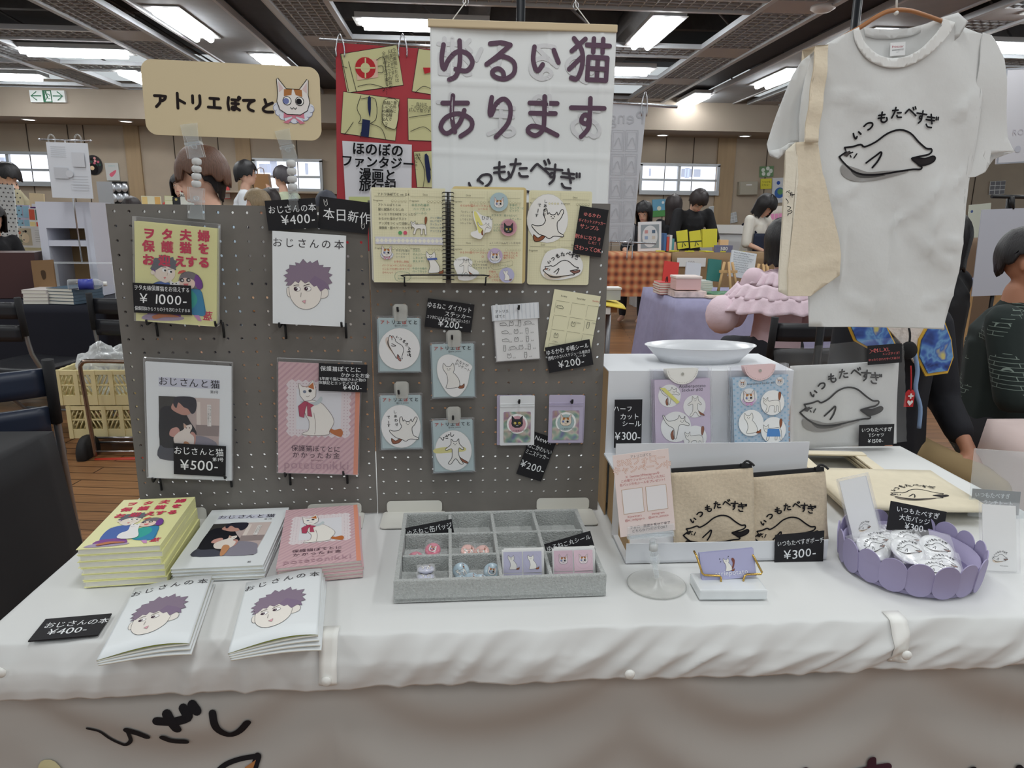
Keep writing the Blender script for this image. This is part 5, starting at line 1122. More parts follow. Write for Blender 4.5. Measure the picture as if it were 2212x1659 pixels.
torso=s5([(1640,185),(1780,240),(1950,292),(1930,350),(1885,600),(1830,900),(1780,1150),(1740,1480)])+s6([(1725,60),(1700,400),(1650,800),(1600,1020),(1530,1280),(1300,1268),(930,1270),(640,1262),(405,1255),(398,1000),(380,600),(350,200)])+s5([(330,1300),(330,1000),(360,800),(400,640),(430,520),(470,425),(600,345),(720,280)])+smooth(s5(neck),4)
mb=MB(); cloth_panel(mb,torso,YS,shfold,O=SO); mb.o('body',mshirt,sh)
mb=MB(); cloth_panel(mb,s5([(1950,292),(2000,370),(2050,490),(2070,650),(2080,900),(2100,1150),(2152,1262),(2050,1272),(1950,1290),(1872,1306),(1915,1388),(1880,1440),(1800,1478),(1700,1485),(1730,1150),(1780,900),(1830,600),(1860,330),(1880,270)]),YS+.005,lambda x,z:(.004*math.sin((x-SO.x)*30+z*3)+.003*math.sin(z*31)+.004),O=SO); mb.o('sleeve',mshirt,sh)
mb=MB(); cloth_panel(mb,s5([(470,425),(370,500),(290,620),(240,740),(160,950),(75,1200),(85,1260),(100,1300),(165,1325),(230,1262),(310,1185),(350,1180),(360,800),(400,640),(430,520)]),YS+.005,lambda x,z:.004*math.sin((x-SO.x)*24+z*4)+.003*math.sin(z*27)+.004,O=SO); mb.o('sleeve',mshirt,sh)
# inside of the right cuff and of the left one
mb=MB(); cloth_panel(mb,s5([(2152,1262),(2050,1272),(1950,1290),(1872,1306),(1915,1388),(1900,1410),(1960,1330),(2060,1292)]),YS+.02,lambda x,z:0,.01,O=SO); mb.o('cuff',mshirt,sh); mb=MB(); cloth_panel(mb,s5([(85,1260),(100,1300),(165,1325),(230,1262),(310,1185),(250,1195),(180,1240)]),YS-.006,lambda x,z:0,.01,O=SO); mb.o('cuff',mshirt,sh)
outer=[(790,245),(800,330),(850,430),(920,505),(1010,550),(1110,570),(1230,555),(1340,505),(1440,430),(1530,340),(1600,255),(1640,185)]
mb=MB(); cloth_panel(mb,smooth(s5(neck),4)+smooth(s5(outer[::-1]),4),YS-.005,shfold,.008,.003,O=SO); mb.o('collar',mat('rib_cotton',(224,224,222),.9,bump=.6,bscale=130,stretch=(1,1,.1)),sh)
mb=MB(); cloth_panel(mb,s5([(835,225),(880,228),(1000,242),(1110,245),(1250,236),(1380,205),(1460,172),(1530,158),(1560,250),(1520,360),(1400,520),(1110,560),(900,500),(820,350)]),YS+.048,lambda x,z:-.4*max(0,abs(x-SO.x)-.06)**2*30,.014,O=SO); mb.o('back_panel',mshirt,sh)
mb=MB(); cloth_panel(mb,s5([(880,228),(1000,243),(1110,246),(1250,237),(1380,206),(1458,173),(1470,225),(1390,262),(1250,305),(1110,325),(980,322),(890,300)]),YS+.044,lambda x,z:0,.012,.003,O=SO); mb.o('back_collar',mshirt,sh)
m,w,h=yplane(YS+.040).rect(s5([(1093,355),(1220,352),(1218,462),(1095,468)])); m.translation-=SO
MB().box((0,0,0),(w,h,.001),M=m).o('neck_label',mat('label_white',(240,240,240),.6),sh)
p=Pr(fn=lambda u,v,h:m@V((u,v,h)),z0=.0008); p.text('Printstar',0,.1*h,.2*w,(190,60,80)); p.text('authentic cotton wear',0,-.12*h,.08*w,(60,60,66)); p.text('size M',0,-.26*h,.07*w,(60,60,66)); p.line([(-.4*w,-.03*h),(.4*w,-.03*h)],.0004,(60,60,66)); p.o('label_print',sh)
ctr=oy(1640+1075/3.867,1270/3.867,YS); wd=(oy(1640+1465/3.867,320,YS)-oy(1640+685/3.867,320,YS)).length
p=Pr(fn=lambda u,v,h:V((ctr.x+u,YS+shfold(ctr.x+u,ctr.z+v)-h,ctr.z+v))-SO,z0=.0016,step=6e-5,late=.006); art_sleepy_cat(p,0,0,wd,k=1.0); p.o('cat_print',sh)
# hanger and its cord
hg=thing('coat_hanger','thin brown bent wood hanger holding the white shirt','hanger',Mx.Translation(SO)); HY=YS+.019
MB().tube(smooth([oy(1640+x/3.867,y/3.867,HY)-SO for x,y in ((640,345),(760,275),(850,225),(950,160),(1050,105),(1145,84),(1260,90),(1380,125),(1530,178),(1680,235))],5),[.0045]*46,8).o('bow',mat('hanger_wood',(164,112,72),.4,vary=.12,vscale=10),hg)
tp=oy(1640+1146/3.867,88/3.867,HY); MB().tube([tp-SO,V((tp.x+.003,HY+.02,1.78))-SO,V((tp.x+.006,1.785,bz+.012))-SO,V((tp.x+.006,1.80,bz+.0145))-SO,V((tp.x+.006,1.814,bz+.008))-SO],.0022,8).ball(tp-SO+V((0,0,-.004)),.005,10).o('hook',mat('cord_white',(226,226,222),.7),hg)
# tote bag hung over the shoulder by its strap
TO=oy(1760,250,YS-.02); tg=thing('tote_bag','beige cotton tote bag hanging by its strap over the left shoulder of the shirt','bag',Mx.Translation(TO)); mcanv=mat('canvas_beige',(226,213,190),.9,bump=.5,bscale=120,vary=.03,vscale=60)
tcr=[]
for L in (s6([(330,820),(670,700)]),s6([(240,810),(670,690)]),s6([(330,190),(560,180)]),s6([(300,120),(500,60)]),s6([(510,480),(560,400)])):
    A,B=[oy(*q,YS-.02) for q in L]; tcr.append((A.x,A.z,B.x,B.z,.006,.003))
tf=lambda x,z:crease(x,z,tcr)+.003*math.sin(x*30+z*9)
mb=MB(); cloth_panel(mb,s5([(310,1187),(380,1182),(490,1185),(505,1290),(530,1450)])+s6([(545,20),(580,200),(630,400),(665,530),(680,650),(672,830),(435,1005),(240,1003),(238,820),(275,500),(320,150)])+s5([(330,1500),(325,1300)]),YS-.020,tf,thick=.004,O=TO); mb.o('front_panel',mcanv,tg)
mb=MB(); cloth_panel(mb,s5([(310,1187),(230,1262),(225,1450)])+s6([(212,80),(208,300),(185,600),(172,800),(170,968),(240,1003),(238,820),(275,500),(320,150)])+s5([(330,1500),(325,1300)]),YS-.019,lambda x,z:.012*max(0,(oy(1722,450,YS).x-x))*8,thick=.004,O=TO); mb.o('gusset',mat('canvas_pale',(232,224,206),.9,bump=.5,bscale=120),tg)
mb=MB(); cloth_panel(mb,s5([(475,380),(580,372),(576,470),(556,700),(528,900),(490,1190),(375,1190),(412,930),(452,720),(470,560)]),YS-.026,lambda x,z:.0025*math.sin(z*90+x*20),thick=.003,O=TO); sq=[oy(1640+x/3.867,y/3.867,YS-.026)-TO for x,y in ((475,380),(580,372))]; mb.add([sq[0],sq[1],sq[1]+V((0,.06,.004)),sq[0]+V((0,.06,.004)),sq[1]+V((.01,.065,-.2)),sq[0]+V((.01,.065,-.2))],[(0,1,2,3),(3,2,4,5)]); mb.o('strap',mcanv,tg)
p=Pr(fn=lambda u,v,h:V((u,YS-.0195-h,v)),z0=.001,step=1e-4); tq=lambda x,y:((lambda q:(q.x-TO.x,q.z-TO.z))(oy(1640+x/3.867,380+y/3.867,YS-.02))); p.fn=lambda u,v,h:V((u,-.003-h,v)); p.z=.0
for ch,x,y,s in (('べ',235,135,34),('す',258,150,32),('ぎ',272,165,30)): p.pen(ch,*tq(x,y),s*YS/FPX/3.867,.0012,BLK)
for L in ([(216,190),(235,215),(232,230)],[(228,255),(255,262),(250,275),(230,290)],[(230,300),(262,290),(265,305),(232,322)],[(235,315),(232,335)]): p.line([tq(*q) for q in L],.0014,BLK)
p.o('cat_print',tg)
# ================================================================ goods lying and standing on the table
ZT=TZ+.0062
def lift(m,w,h,lim):
    """shorten a leaning sheet from below so that it stands on its shelf"""
    d=(lim-(m@V((0,-h/2,0))).z)/m.col[1].z
    if d>0: h-=d; m=m@Mx.Translation((0,d/2,0))
    return m,w,h
def flat(z,c4):
    return zplane(z).rect(c4)
def stack(c4,n,th,jit,name,cat,cover,art,spine,labels,group):
    m,w,h=flat(ZT+n*th,c4)
    for i in range(n):
        k=n-1-i; M=m.copy(); M.translation=m.translation+V((rnd.uniform(-1,1)*jit*(i>0)+.0012*i,rnd.uniform(-1,1)*jit*(i>0)-.0008*i,-i*th)); M=M@Mx.Rotation(rnd.uniform(-.015,.015)*(i>0),4,'Z')
        t=thing(name,labels[i],cat,M,group); body(t,w,h,th-.0004,cover,spine)
        if i==0: art(t,w,h)
nth=('second','third','fourth','fifth','sixth')
S1=lambda L:[(x/2.724,1050+y/2.724) for x,y in L]
stack(S1([(727,86),(1150,60),(940,352),(448,370)]),6,.0105,.0015,'manga_book','book',myel,art_yellow,1,['topmost yellow manga of the pile on the table']+['%s yellow manga from the top of the pile on the table'%s for s in nth],'yellow manga')
stack(S1([(1240,140),(1703,128),(1545,462),(1012,490)]),4,.0055,.0012,'zine','book',mwhi,art_photo,1,['topmost photo cover zine of the pile on the table']+['%s zine from the top of the photo cover pile on the table'%s for s in nth[:3]],'photo zines')
stack(S1([(1725,152),(2142,95),(2075,432),(1572,498)]),5,.0055,.0018,'cat_booklet','book',mpnk,art_pink,1,['topmost pink cat booklet of the pile on the table']+['%s pink booklet from the top of the pile on the table'%s for s in nth[:4]],'pink cat booklets')
def comic_pile(c4,n,where):
    m,w,h=flat(ZT+.013+.0035*n,c4); m.translation.z=ZT
    for i in range(n):
        k=n-1-i; zl=.0002+k*.0022; zr=.0002+k*.0062; M=m.copy(); M.translation=m.translation+V((.002*i,-.0015*i,0)); M=M@Mx.Rotation(-.006*i,4,'Z')
        t=thing('comic_booklet',('topmost face comic of the %s pile'%where) if i==0 else '%s face comic from the top of the %s pile'%(nth[i-1],where),'book',M,'white face comics')
        def zs(u,b,k0): return zl+(zr-zl)*u+b*math.sin(PI*min(1,u**1.3))**.8+k0
        def lay(b,k0,th,nm,mm):
            mb=MB(); mb.grid(lambda u,v:((u-.5)*w,(v-.5)*h,zs(u,b*(1.0-.35*v),k0)),30,6,thick=th); mb.o(nm,mm,t)
        lay(.0032,.0020,.0017,'pages',mpage)
        if i==0: lay(.0062,.0026,.0004,'endpaper',mgrn)
        lay(.0072 if i==0 else .0034,.0029 if i==0 else .0022,.0004 if i==0 else .0001,'cover',mwhi)
        if i==0:
            art_man(t,w,h)
            for ch in t.children:
                if ch.name.split('.')[0] in ('lettering','illustration'):
                    bm=bmesh.new(); bm.from_mesh(ch.data)
                    for k_ in range(1,30): bmesh.ops.bisect_plane(bm,geom=bm.verts[:]+bm.edges[:]+bm.faces[:],plane_co=((k_/30-.5)*w,0,0),plane_no=(1,0,0),dist=1e-7)
                    bm.to_mesh(ch.data); bm.free()
                    for v in ch.data.vertices: u=v.co.x/w+.5; v.co.z+=zs(u,.0072*(1-.35*(v.co.y/h+.5)),.0029)+.0002
comic_pile(S1([(815,548),(1292,490),(1062,880),(510,985)]),3,'left front'); comic_pile(S1([(1488,515),(1942,455),(1812,835),(1276,945)]),4,'right front')
card('black card priced 400 yen lying flat on the tablecloth at the left',zplane(ZT+.003),[(98,1336),(239,1326),(212,1372),(63,1383)],[('おじさんの本',.55,.45,.25),(yen('400'),.5,.82,.28)],th=.002)
# ---- grey velvet tray
mvel=mat('velvet_grey',(196,199,197),.95,bump=2.5,bscale=420,vary=.10,vscale=260,sheen=.4)
RZ=ZT+.036; m,w,h=flat(RZ,[(872,1108),(1248,1097),(1310,1241),(849,1256)]); m.translation.z=ZT; TM=m; TW,TH_=w,h
ty=thing('organizer_tray','grey velvet tray divided into twelve cells, below the right pegboard','tray',m); wl=.008
mb=MB().box((0,0,.003),(w,h,.006))
for sx in (-1,1): mb.box((sx*(w/2-wl/2),0,.0178),(wl-.0006,h-.0012,.0352),bev=.002)
for sy in (-1,1): mb.box((0,sy*(h/2-wl/2),.018),(w,wl,.036),bev=.002)
mb.o('box',mvel,ty)
CX=[-w/2+wl+(w-2*wl)*i/4 for i in range(5)]; CY=[h/2-wl-(h-2*wl)*j/3 for j in range(4)]
for i in (1,2,3): MB().box((CX[i],0,.018),(.006,h-2*wl,.032),bev=.002).o('divider',mvel,ty)
for j in (1,2): MB().box((0,CY[j],.018),(w-2*wl,.006,.031),bev=.002).o('divider',mvel,ty)
def badge(label,M,face,r,group,art=None):
    t=thing('can_badge',label,'badge',M,group); MB().lathe([(r*.92,-.004),(r,-.002),(r*.97,.0005),(r*.7,.0022),(0,.0032)],24).o('disc',face,t); MB().lathe([(r*.9,-.0045),(0,-.0045)],20).o('pin_back',mrod,t)
    if art: p=Pr(fn=lambda u,v,h_:(u,v,h_+.0032-(u*u+v*v)/(r*r)*.0027),z0=2e-4); art(p,r); p.o('cat_print',t)
    mb=MB(); e=r*1.15
    mb.grid(lambda u,v:((u-.5)*2.15*r,(v-.45)*2.35*r,.0042-.0035*max(abs(u-.5),abs(v-.5))*2+.0008*math.sin(u*19+v*23)),6,6); mb.o('clear_bag',mbag,t); return t
def cellp(i,j,fx,fy,z): return TM@V((CX[i]+(CX[i+1]-CX[i])*fx,CY[j]+(CY[j+1]-CY[j])*fy,z))
FACE=lambda p,r: art_cat_face(p,0,-.1*r,1.0*r); LYING=lambda p,r: art_sleepy_cat(p,0,0,1.5*r,text=True,shade=(226,224,222),tail=(150,110,96))
def tilt(rx,ry,rz): return Mx.Rotation(rz,4,'Z')@Mx.Rotation(rx,4,'X')@Mx.Rotation(ry,4,'Y')
MF={k:mat('badge_'+k,v,.25,coat=.4) for k,v in (('pink',(222,130,150)),('peach',(232,186,176)),('lilac',(204,206,224)),('blue',(186,206,216)),('white',(236,238,238)))}
for n_,(i,j,fx,fy,z,a,k,lab) in enumerate([(0,1,.25,.7,.016,(.5,-.2,.2),'pink','pink cat badge lying foremost left in its tray cell'),(0,1,.62,.45,.021,(.55,.1,-.3),'pink','pink cat badge raised at the back right of its tray cell'),(0,1,.5,.75,.013,(.3,.3,.5),'pink','pink cat badge between the two others in its tray cell'),(0,1,.8,.75,.012,(.4,-.2,.1),'pink','pink cat badge at the right wall of its tray cell'),
   (1,1,.4,.5,.018,(.6,.1,.2),'peach','peach cat badge at the back of its tray cell'),(1,1,.68,.6,.020,(.6,-.2,-.2),'peach','peach badge showing a brown tail, right in its tray cell'),(1,1,.25,.8,.012,(.3,.2,.1),'peach','peach badge half hidden at the front left of its cell'),
   (0,2,.5,.35,.024,(-.12,.0,.1),'lilac','lilac badge seen edge on, uppermost of its stack'),(0,2,.5,.5,.017,(-.06,.05,.2),'lilac','lilac badge seen edge on, middle of its stack'),(0,2,.4,.65,.011,(.02,.0,.0),'lilac','lilac badge seen edge on, lowest of its stack'),
   (1,2,.22,.4,.020,(.9,-.5,.7),'blue','blue badge leaning at the back left of its cell'),(1,2,.2,.75,.013,(.7,-.4,.6),'blue','blue badge lowest at the front left of its cell'),(1,2,.42,.7,.015,(.8,-.5,.5),'blue','blue badge in the middle of its cell'),(1,2,.6,.75,.014,(.8,-.3,.4),'blue','blue badge right of the middle of its cell'),(1,2,.85,.5,.022,(1.0,.2,-.3),'blue','blue badge with a cat face standing at the right of its cell')]):
    badge(lab,Mx.Translation(cellp(i,j,fx,fy,z))@tilt(*a),MF[k],.0135,k+' can badges',FACE if n_ in (0,1,14) else (lambda p,r: art_cat_body(p,0,0,1.3*r,'walk')))
def sheet(label,c4,n,col,kind,j):
    y0=(TM@V((0,CY[3]*.0+(CY[2]*.25+CY[3]*.75),0))).y
    for k in range(n):
        pl=Pl((0,y0+.004*k,ZT),(1,0,0),(0,.35,.94)); m,w,h=pl.rect([(a+(1.5*k*(-1)**k),b-3*k) for a,b in c4])
        t=thing('sticker_sheet',label if k==0 else label.replace('front','second' if k==1 else 'third').replace('showing','behind, part of'),'sticker sheet',m,group=('lilac' if kind else 'pink')+' round sticker sheets'); MB().box((0,0,-.0006),(w,h,.0012)).o('sheet',msp,t)
        if k==0:
            p=Pr(z0=2e-4)
            for sx in (-1,1):
                for sy in (-1,1):
                    p.rect(sx*w*.245,sy*h*.245,w*.46,h*.47,col); p.dot((sx*w*.245,sy*h*.245),w*.205,tuple(int(v*.93) for v in col)); p.dot((sx*w*.245,sy*h*.245),w*.2,col)
                    (art_cat_body(p,sx*w*.245,sy*h*.245,w*.36,'sit') if kind else art_cat_face(p,sx*w*.245,sy*h*.24,w*.22,fur=(238,226,228)))
            p.o('stickers',t); MB().box((0,0,.0004),(w*1.03,h*1.03,.0022)).o('clear_bag',mbag,t)
sheet('front lilac sticker sheet showing cats with brown tails, in the tray',[(1085,1190),(1171,1189),(1174,1285),(1087,1288)],3,(198,196,218),1,2)
sheet('front pink sticker sheet showing cat faces, in the tray',[(1193,1187),(1281,1186),(1285,1280),(1197,1283)],3,(224,196,208),0,3)
def incell(label,c4,lines,j):
    y0=(TM@V((0,CY[j]+.006,0))).y; card(label,Pl((0,y0,ZT),(1,0,0),(0,.3,.95)),c4,lines)
incell('black badge price card slanting in the back left cell of the tray',[(878,1145),(977,1116),(981,1166),(882,1197)],[('ゆるねこ缶バッジ',.5,.36,.25),(yen('200'),.5,.80,.26)],1)
incell('black sticker price card slanting in the right cell of the tray',[(1176,1176),(1275,1146),(1286,1188),(1187,1222)],[('ゆるねこ丸シール',.5,.36,.25),(yen('200'),.5,.80,.26)],2)
# ---- white two step cardboard riser
mcb=mat('card_white',(226,228,232),.7,vary=.02); mkr=mat('card_inside',(176,144,104),.8)
yA,yB,yC,yD=1.088,1.19,1.29,1.46; X=lambda px,py,y: oy(px,py,y).x; zB=oy(1540,957,yB).z; zC=oy(1500,803,yC).z; zA=oy(1560,1171,yA).z
ry=V((oy(1560,1220,yA).x,yA,ZT)); rs=thing('display_riser','white two step cardboard riser to the right of the pegboards','display stand',Mx.Translation(ry))
def pan(name,x0,x1,y0,y1,z0,z1,mm=mcb): MB().box(V(((x0+x1)/2,(y0+y1)/2,(z0+z1)/2))-ry,(x1-x0,y1-y0,z1-z0)).o(name,[mm],rs)
xa0,xa1=X(1352,1200,yA),X(1787,1190,yA); xb0,xb1=X(1331,957,yB),X(1749,957,yB); xc0,xc1=X(1315,803,yC),X(1715,803,yC)
pan('front_lip',xa0,xa1,yA,yA+.002,ZT,zA); pan('lower_shelf',xa0,xa1,yA,yB,ZT,ZT+.004); pan('middle_panel',xb0,xb1,yB,yB+.002,ZT+.004,zB); pan('upper_shelf',xb0,xb1,yB+.002,yC,zB-.055,zB-.051)
pan('back_panel',xc0,xc1,yC,yC+.002,zB-.055,zC); pan('top_panel',xc0,xc1,yC,yD,zC,zC+.002); pan('rear_panel',xc0,xc1,yD-.002,yD,ZT,zC)
for x in (xc0+.004,xc1-.006):
    MB().prism([(yC+.002,ZT),(yD-.002,ZT),(yD-.002,zC),(yC+.002,zC)],x,x+.002,M=Mx(((0,0,1,-ry.x),(1,0,0,-ry.y),(0,1,0,-ry.z),(0,0,0,1)))).o('side_panel',mkr,rs)
MB().prism([(yA,ZT),(yC,ZT),(yC,zB-.06),(yB,zB-.06)],xb0+.012,xb0+.014,M=Mx(((0,0,1,-ry.x),(1,0,0,-ry.y),(0,1,0,-ry.z),(0,0,0,1)))).o('gusset',mkr,rs)
# boxes tucked behind the riser's left end
bx=thing('white_box','small white carton half hidden between right pegboard and white riser','box',(X(1316,1100,1.40),1.40,ZT)); MB().box((0,0,.05),(.055,.10,.10),bev=.002).o('carton',mcb,bx); MB().box((0,-.02,.104),(.056,.05,.008)).o('pink_lid',mat('lid_pink',(214,170,174),.6),bx)
q=oz(1516,783,zC+.002); od=thing('oval_dish','white oval plastic dish on the top of the white riser','dish',(q.x,q.y+.015,zC+.002))
ws=(X(1637,755,q.y)-X(1396,755,q.y))/2
MB().lathe([(.70,0.0),(.74,.002),(.86,.5),(1.0,1.0),(1.03,1.0),(1.03,.96),(1.0,.94),(.88,.5),(.72,.03),(0,.03)],40,M=Mx.Diagonal((ws*.97,ws*.50,.034,1))).o('dish',mat('plastic_white',(226,228,232),.3,trans=.15),od)
def sleeve(label,c4,sheetc,hdr,art,n,group):
    for k in range(n):
        pl=Pl((0,yC-.040+.006*k,zB-.05),(1,0,0),(0,.16,1)); m,w,h=lift(*pl.rect([(a-3.4*k,b-1*k) for a,b in c4]),zB-.048)
        t=thing('sticker_folder',label if k==0 else ('second ' if k==1 else 'third ')+label.replace('front ','').replace(' on the riser',' behind the front one on the riser'),'sticker pack',m,group)
        MB().box((0,-.055*h,-.0006),(w*.94,h*.86,.0008)).o('sheet',sheetc,t); MB().box((0,0,0),(w,h,.003)).o('clear_bag',mbag,t)
        r=w*.27; pts=[(r*math.cos(a),h*.5+r*.95*math.sin(a)) for a in [PI+PI*i/18 for i in range(19)]]
        MB().prism(pts,.0016,.0024).o('header_flap',hdr,t)
        if k==0:
            p=Pr(z0=.0026); 
            for i in range(1,26): a=PI+PI*i/26; p.dot((r*.9*math.cos(a),h*.5+r*.86*math.sin(a)),.0006,(150,140,136),n=6)
            p.dot((0,h*.44),.0028,(170,168,160)); p.o('stitching',t); p=Pr(z0=1e-4,step=3e-5); art(p,w,h); p.o('cat_print',t)
def aL(p,w,h):
    p.text('Atelierpotato',.17*w,.27*h,.075*w,(60,56,70)); p.text('Sticker #02',.17*w,.225*h,.07*w,(60,56,70))
    for x,y,s,kd in ((-.22,.18,.34,'stretch'),(.2,.04,.34,'stand'),(-.12,-.2,.46,'stretch'),(.2,-.34,.36,'walk')):
        p.fill(ell(s*w*.56,s*w*.56,x*w,y*h),(238,238,236)); art_cat_body(p,x*w,y*h,s*w,kd)
    p.fill([(-.38*w,.28*h),(-.3*w,.28*h),(-.05*w,.1*h),(-.1*w,.08*h)],(226,222,130))
def aK(p,w,h):
    for i in range(17):
        for j in range(26):
            if (i+j)%2: p.put([(-.46*w+i*.0575*w+a,-.47*h+j*.033*h+b) for a,b in ((0,0),(.03*w,0),(.03*w,.018*h),(0,.018*h))],[(0,1,2,3)],(150,190,216),False,False)
    p.z+=p.step; p.text('Atelierpotato Sticker #01',.0*w,.28*h,.045*w,(60,56,70))
    for x,y,s,kd in ((-.3,.3,.12,0),(.34,.3,.12,0),(-.2,.14,.24,0),(.2,.06,.34,'walk'),(-.18,-.16,.36,'sit'),(.2,-.26,.36,'walk')):
        p.fill(ell(s*w*.6,s*w*.62,x*w,y*h),(238,238,236)); (art_cat_face(p,x*w,y*h-.1*s*w,s*w*.8,bow=(214,150,200),collar=(220,200,226) if s>.2 else None) if kd==0 else art_cat_body(p,x*w,y*h,s*w,kd))
    p.fill([(.1*w,-.24*h),(.3*w,-.25*h),(.32*w,-.34*h),(.08*w,-.33*h)],(90,140,200))
sleeve('front lilac sticker sheet with a white flap on the riser',[(1409,797),(1530,797),(1546,974),(1413,974)],mat('sheet_lilac',(206,192,212),.5),mat('flap_white',(232,230,224),.6),aL,3,'lilac sticker folders')
sleeve('front blue checked sticker sheet with a pink flap on the riser',[(1572,790),(1698,789),(1713,974),(1589,974)],mat('sheet_blue',(188,208,224),.5),mat('flap_pink',(232,202,202),.6),aK,3,'blue sticker folders')
card('upright black card priced 300 yen at the left of the riser, beside lilac stickers',Pl((0,yC-.03,zB-.05),(1,0,0),(0,.1,1)),[(1328,863),(1388,863),(1385,966),(1326,968)],[('ハーフ',.3,.24,.12),('カット',.55,.40,.12),('シール',.62,.55,.12),(yen('300'),.5,.84,.18)])
# pouches
mpch=mat('canvas_natural',(206,190,166),.9,bump=.6,bscale=150,vary=.07,vscale=220); mzip=mat('zip_black',(24,23,25),.5)
def pouch(label,c4,zz,cc,cw,dy):
    pl=Pl((0,yB-.070+dy,ZT+.006),(1,0,0),(0,.19,1)); m,w,h=lift(*pl.rect(c4),ZT+.011); t=thing('pouch',label,'pouch',m,'zip pouches')
    MB().grid(lambda u,v:((u-.5)*w,(v-.5)*h,.004*math.sin(PI*u)*math.sin(PI*v)+.0015*math.sin(u*9+v*7)),18,18,thick=.009).o('body',mpch,t)
    MB().box((0,h/2+.003,-.004),(w*.99,.009,.005),bev=.001).o('zipper',mzip,t)
    MB().tube(smooth([(w*zz-.008,h/2+.006,0),(w*zz,h/2+.013,.001),(w*zz+.008,h/2+.009,.003),(w*zz+.012,h/2+.004,.005)],3),.002,8).box((w*zz-.004,h/2+.006,0),(.012,.006,.006)).o('zip_pull',mzip,t)
    q=m.inverted()@pl.hit(*cc); k=w/(c4[1][0]-c4[0][0]); p=Pr(fn=lambda u,v,h_:(u,v,.004*math.sin(PI*(u/w+.5))*max(0,math.sin(PI*(v/h+.5)))+.0015*math.sin((u/w+.5)*9+(v/h+.5)*7)+h_),z0=6e-4,step=6e-5,late=.008,clip=(w-.002,h-.002)); art_sleepy_cat(p,q.x,q.y,cw*k,k=1.15,shade=(66,60,56),ear=(40,36,36)); p.o('cat_print',t)
pouch('left canvas pouch with black zipper, standing in the lower step of riser',[(1448,1019),(1622,1014),(1637,1183),(1460,1186)],.42,(1546,1143),141,0)
pouch('right canvas pouch, its sleepy cat half covered by the 300 yen card',[(1606,1026),(1777,1026),(1796,1183),(1628,1185)],.44,(1697,1147),141,.011)
card('black pouch price card of 300 yen leaning on the riser lip',yplane(yA-.004),[(1672,1152),(1777,1151),(1781,1217),(1676,1218)],[('いつもたべすぎポーチ',.52,.36,.17),(yen('300'),.52,.80,.30)])
# SNS sign in a clear clip stand
q=oz(1418,1262,ZT); ss=thing('clip_stand','clear clip stand on a round base, holding the pink follow campaign sign','clip',q)
MB().lathe([(.0,0),(.046,0),(.047,.0012),(.044,.0025),(.012,.003),(.009,.012),(.006,.013),(0,.013)],40).o('base',clear('base_frosted',(240,240,238),.30,.25),ss)
tp=yplane(q.y).hit(1410,1160)-q; MB().tube([(0,0,.012),tp*.45],.004,10).tube([tp*.45,tp*.62],.0075,10).tube([tp*.62,tp*.95],.0055,8).o('stem',macr,ss); MB().lathe([(.003,-.008),(.007,-.006),(.007,.004),(.003,.006)],10,M=Mx.Translation(tp*.80)).o('joint',mbead,ss)
PS=Pl(q+V((0,-.004,0)),(1,0,0),(0,.10,1)); m,w,h=PS.off(.004).rect([(1354,1135),(1454,1133),(1456,1160),(1357,1161)]); m.translation-=q; MB().box((0,0,.003),(w,h,.002),M=m).box((0,0,-.006),(w,h,.002),M=m).tube([(-w/2,-h*.35,-.002),(w/2,-h*.35,-.002)],.004,8,M=m).o('jaw',macr,ss)
m,w,h=PS.rect([(1317,980),(1433,976),(1470,1148),(1346,1154)]); sc=thing('follow_sign','pale pink follow campaign sign held up by the clear clip stand','sign',m); MB().box((0,0,-.0005),(w,h,.001)).o('sheet',mat('paper_blush',(240,224,220),.6),sc)
p=Pr(z0=1e-4,step=2e-5); OR=(206,132,96); RD=(196,110,110); p.text('アトリエぽてと',0,.445*h,.055*w,(120,110,110)); 
for t_,y,s in (('SNSフォロー',.365,.135),('キャンペーン中',.275,.135)): p.text(t_,0,y*h,s*w*1.12,OR,bold=.05); p.text(t_,0,y*h,s*w*1.12,(246,234,228))
for t_,y in (('X（twitter)かInstagramを',.21),('この場でフォローいただいた方に',.165),('缶バッジか丸シールをプレゼント！',.12)): p.text(t_,0,y*h,.056*w,RD,sp=.95)
for sx in (-1,1): p.frame(sx*.215*w,-.075*h,.37*w,.30*h,.0006,(196,160,110)); p.rect(sx*.215*w,-.075*h,.36*w,.29*h,(240,238,240))
for t_,x,y in (('X(twitter)',-.215,-.275),('@ai_indigopro',-.215,-.315),('Instagram',.215,-.275),('@atrie_potato',.215,-.315)): p.text(t_,x*w,y*h,.055*w,RD)
p.text('フォロー画面を見せて完了',.05*w,-.415*h,.062*w,(60,56,70)); p.text('どちらか1つだけでOK！',.05*w,-.46*h,.062*w,(60,56,70)); p.o('lettering',sc)
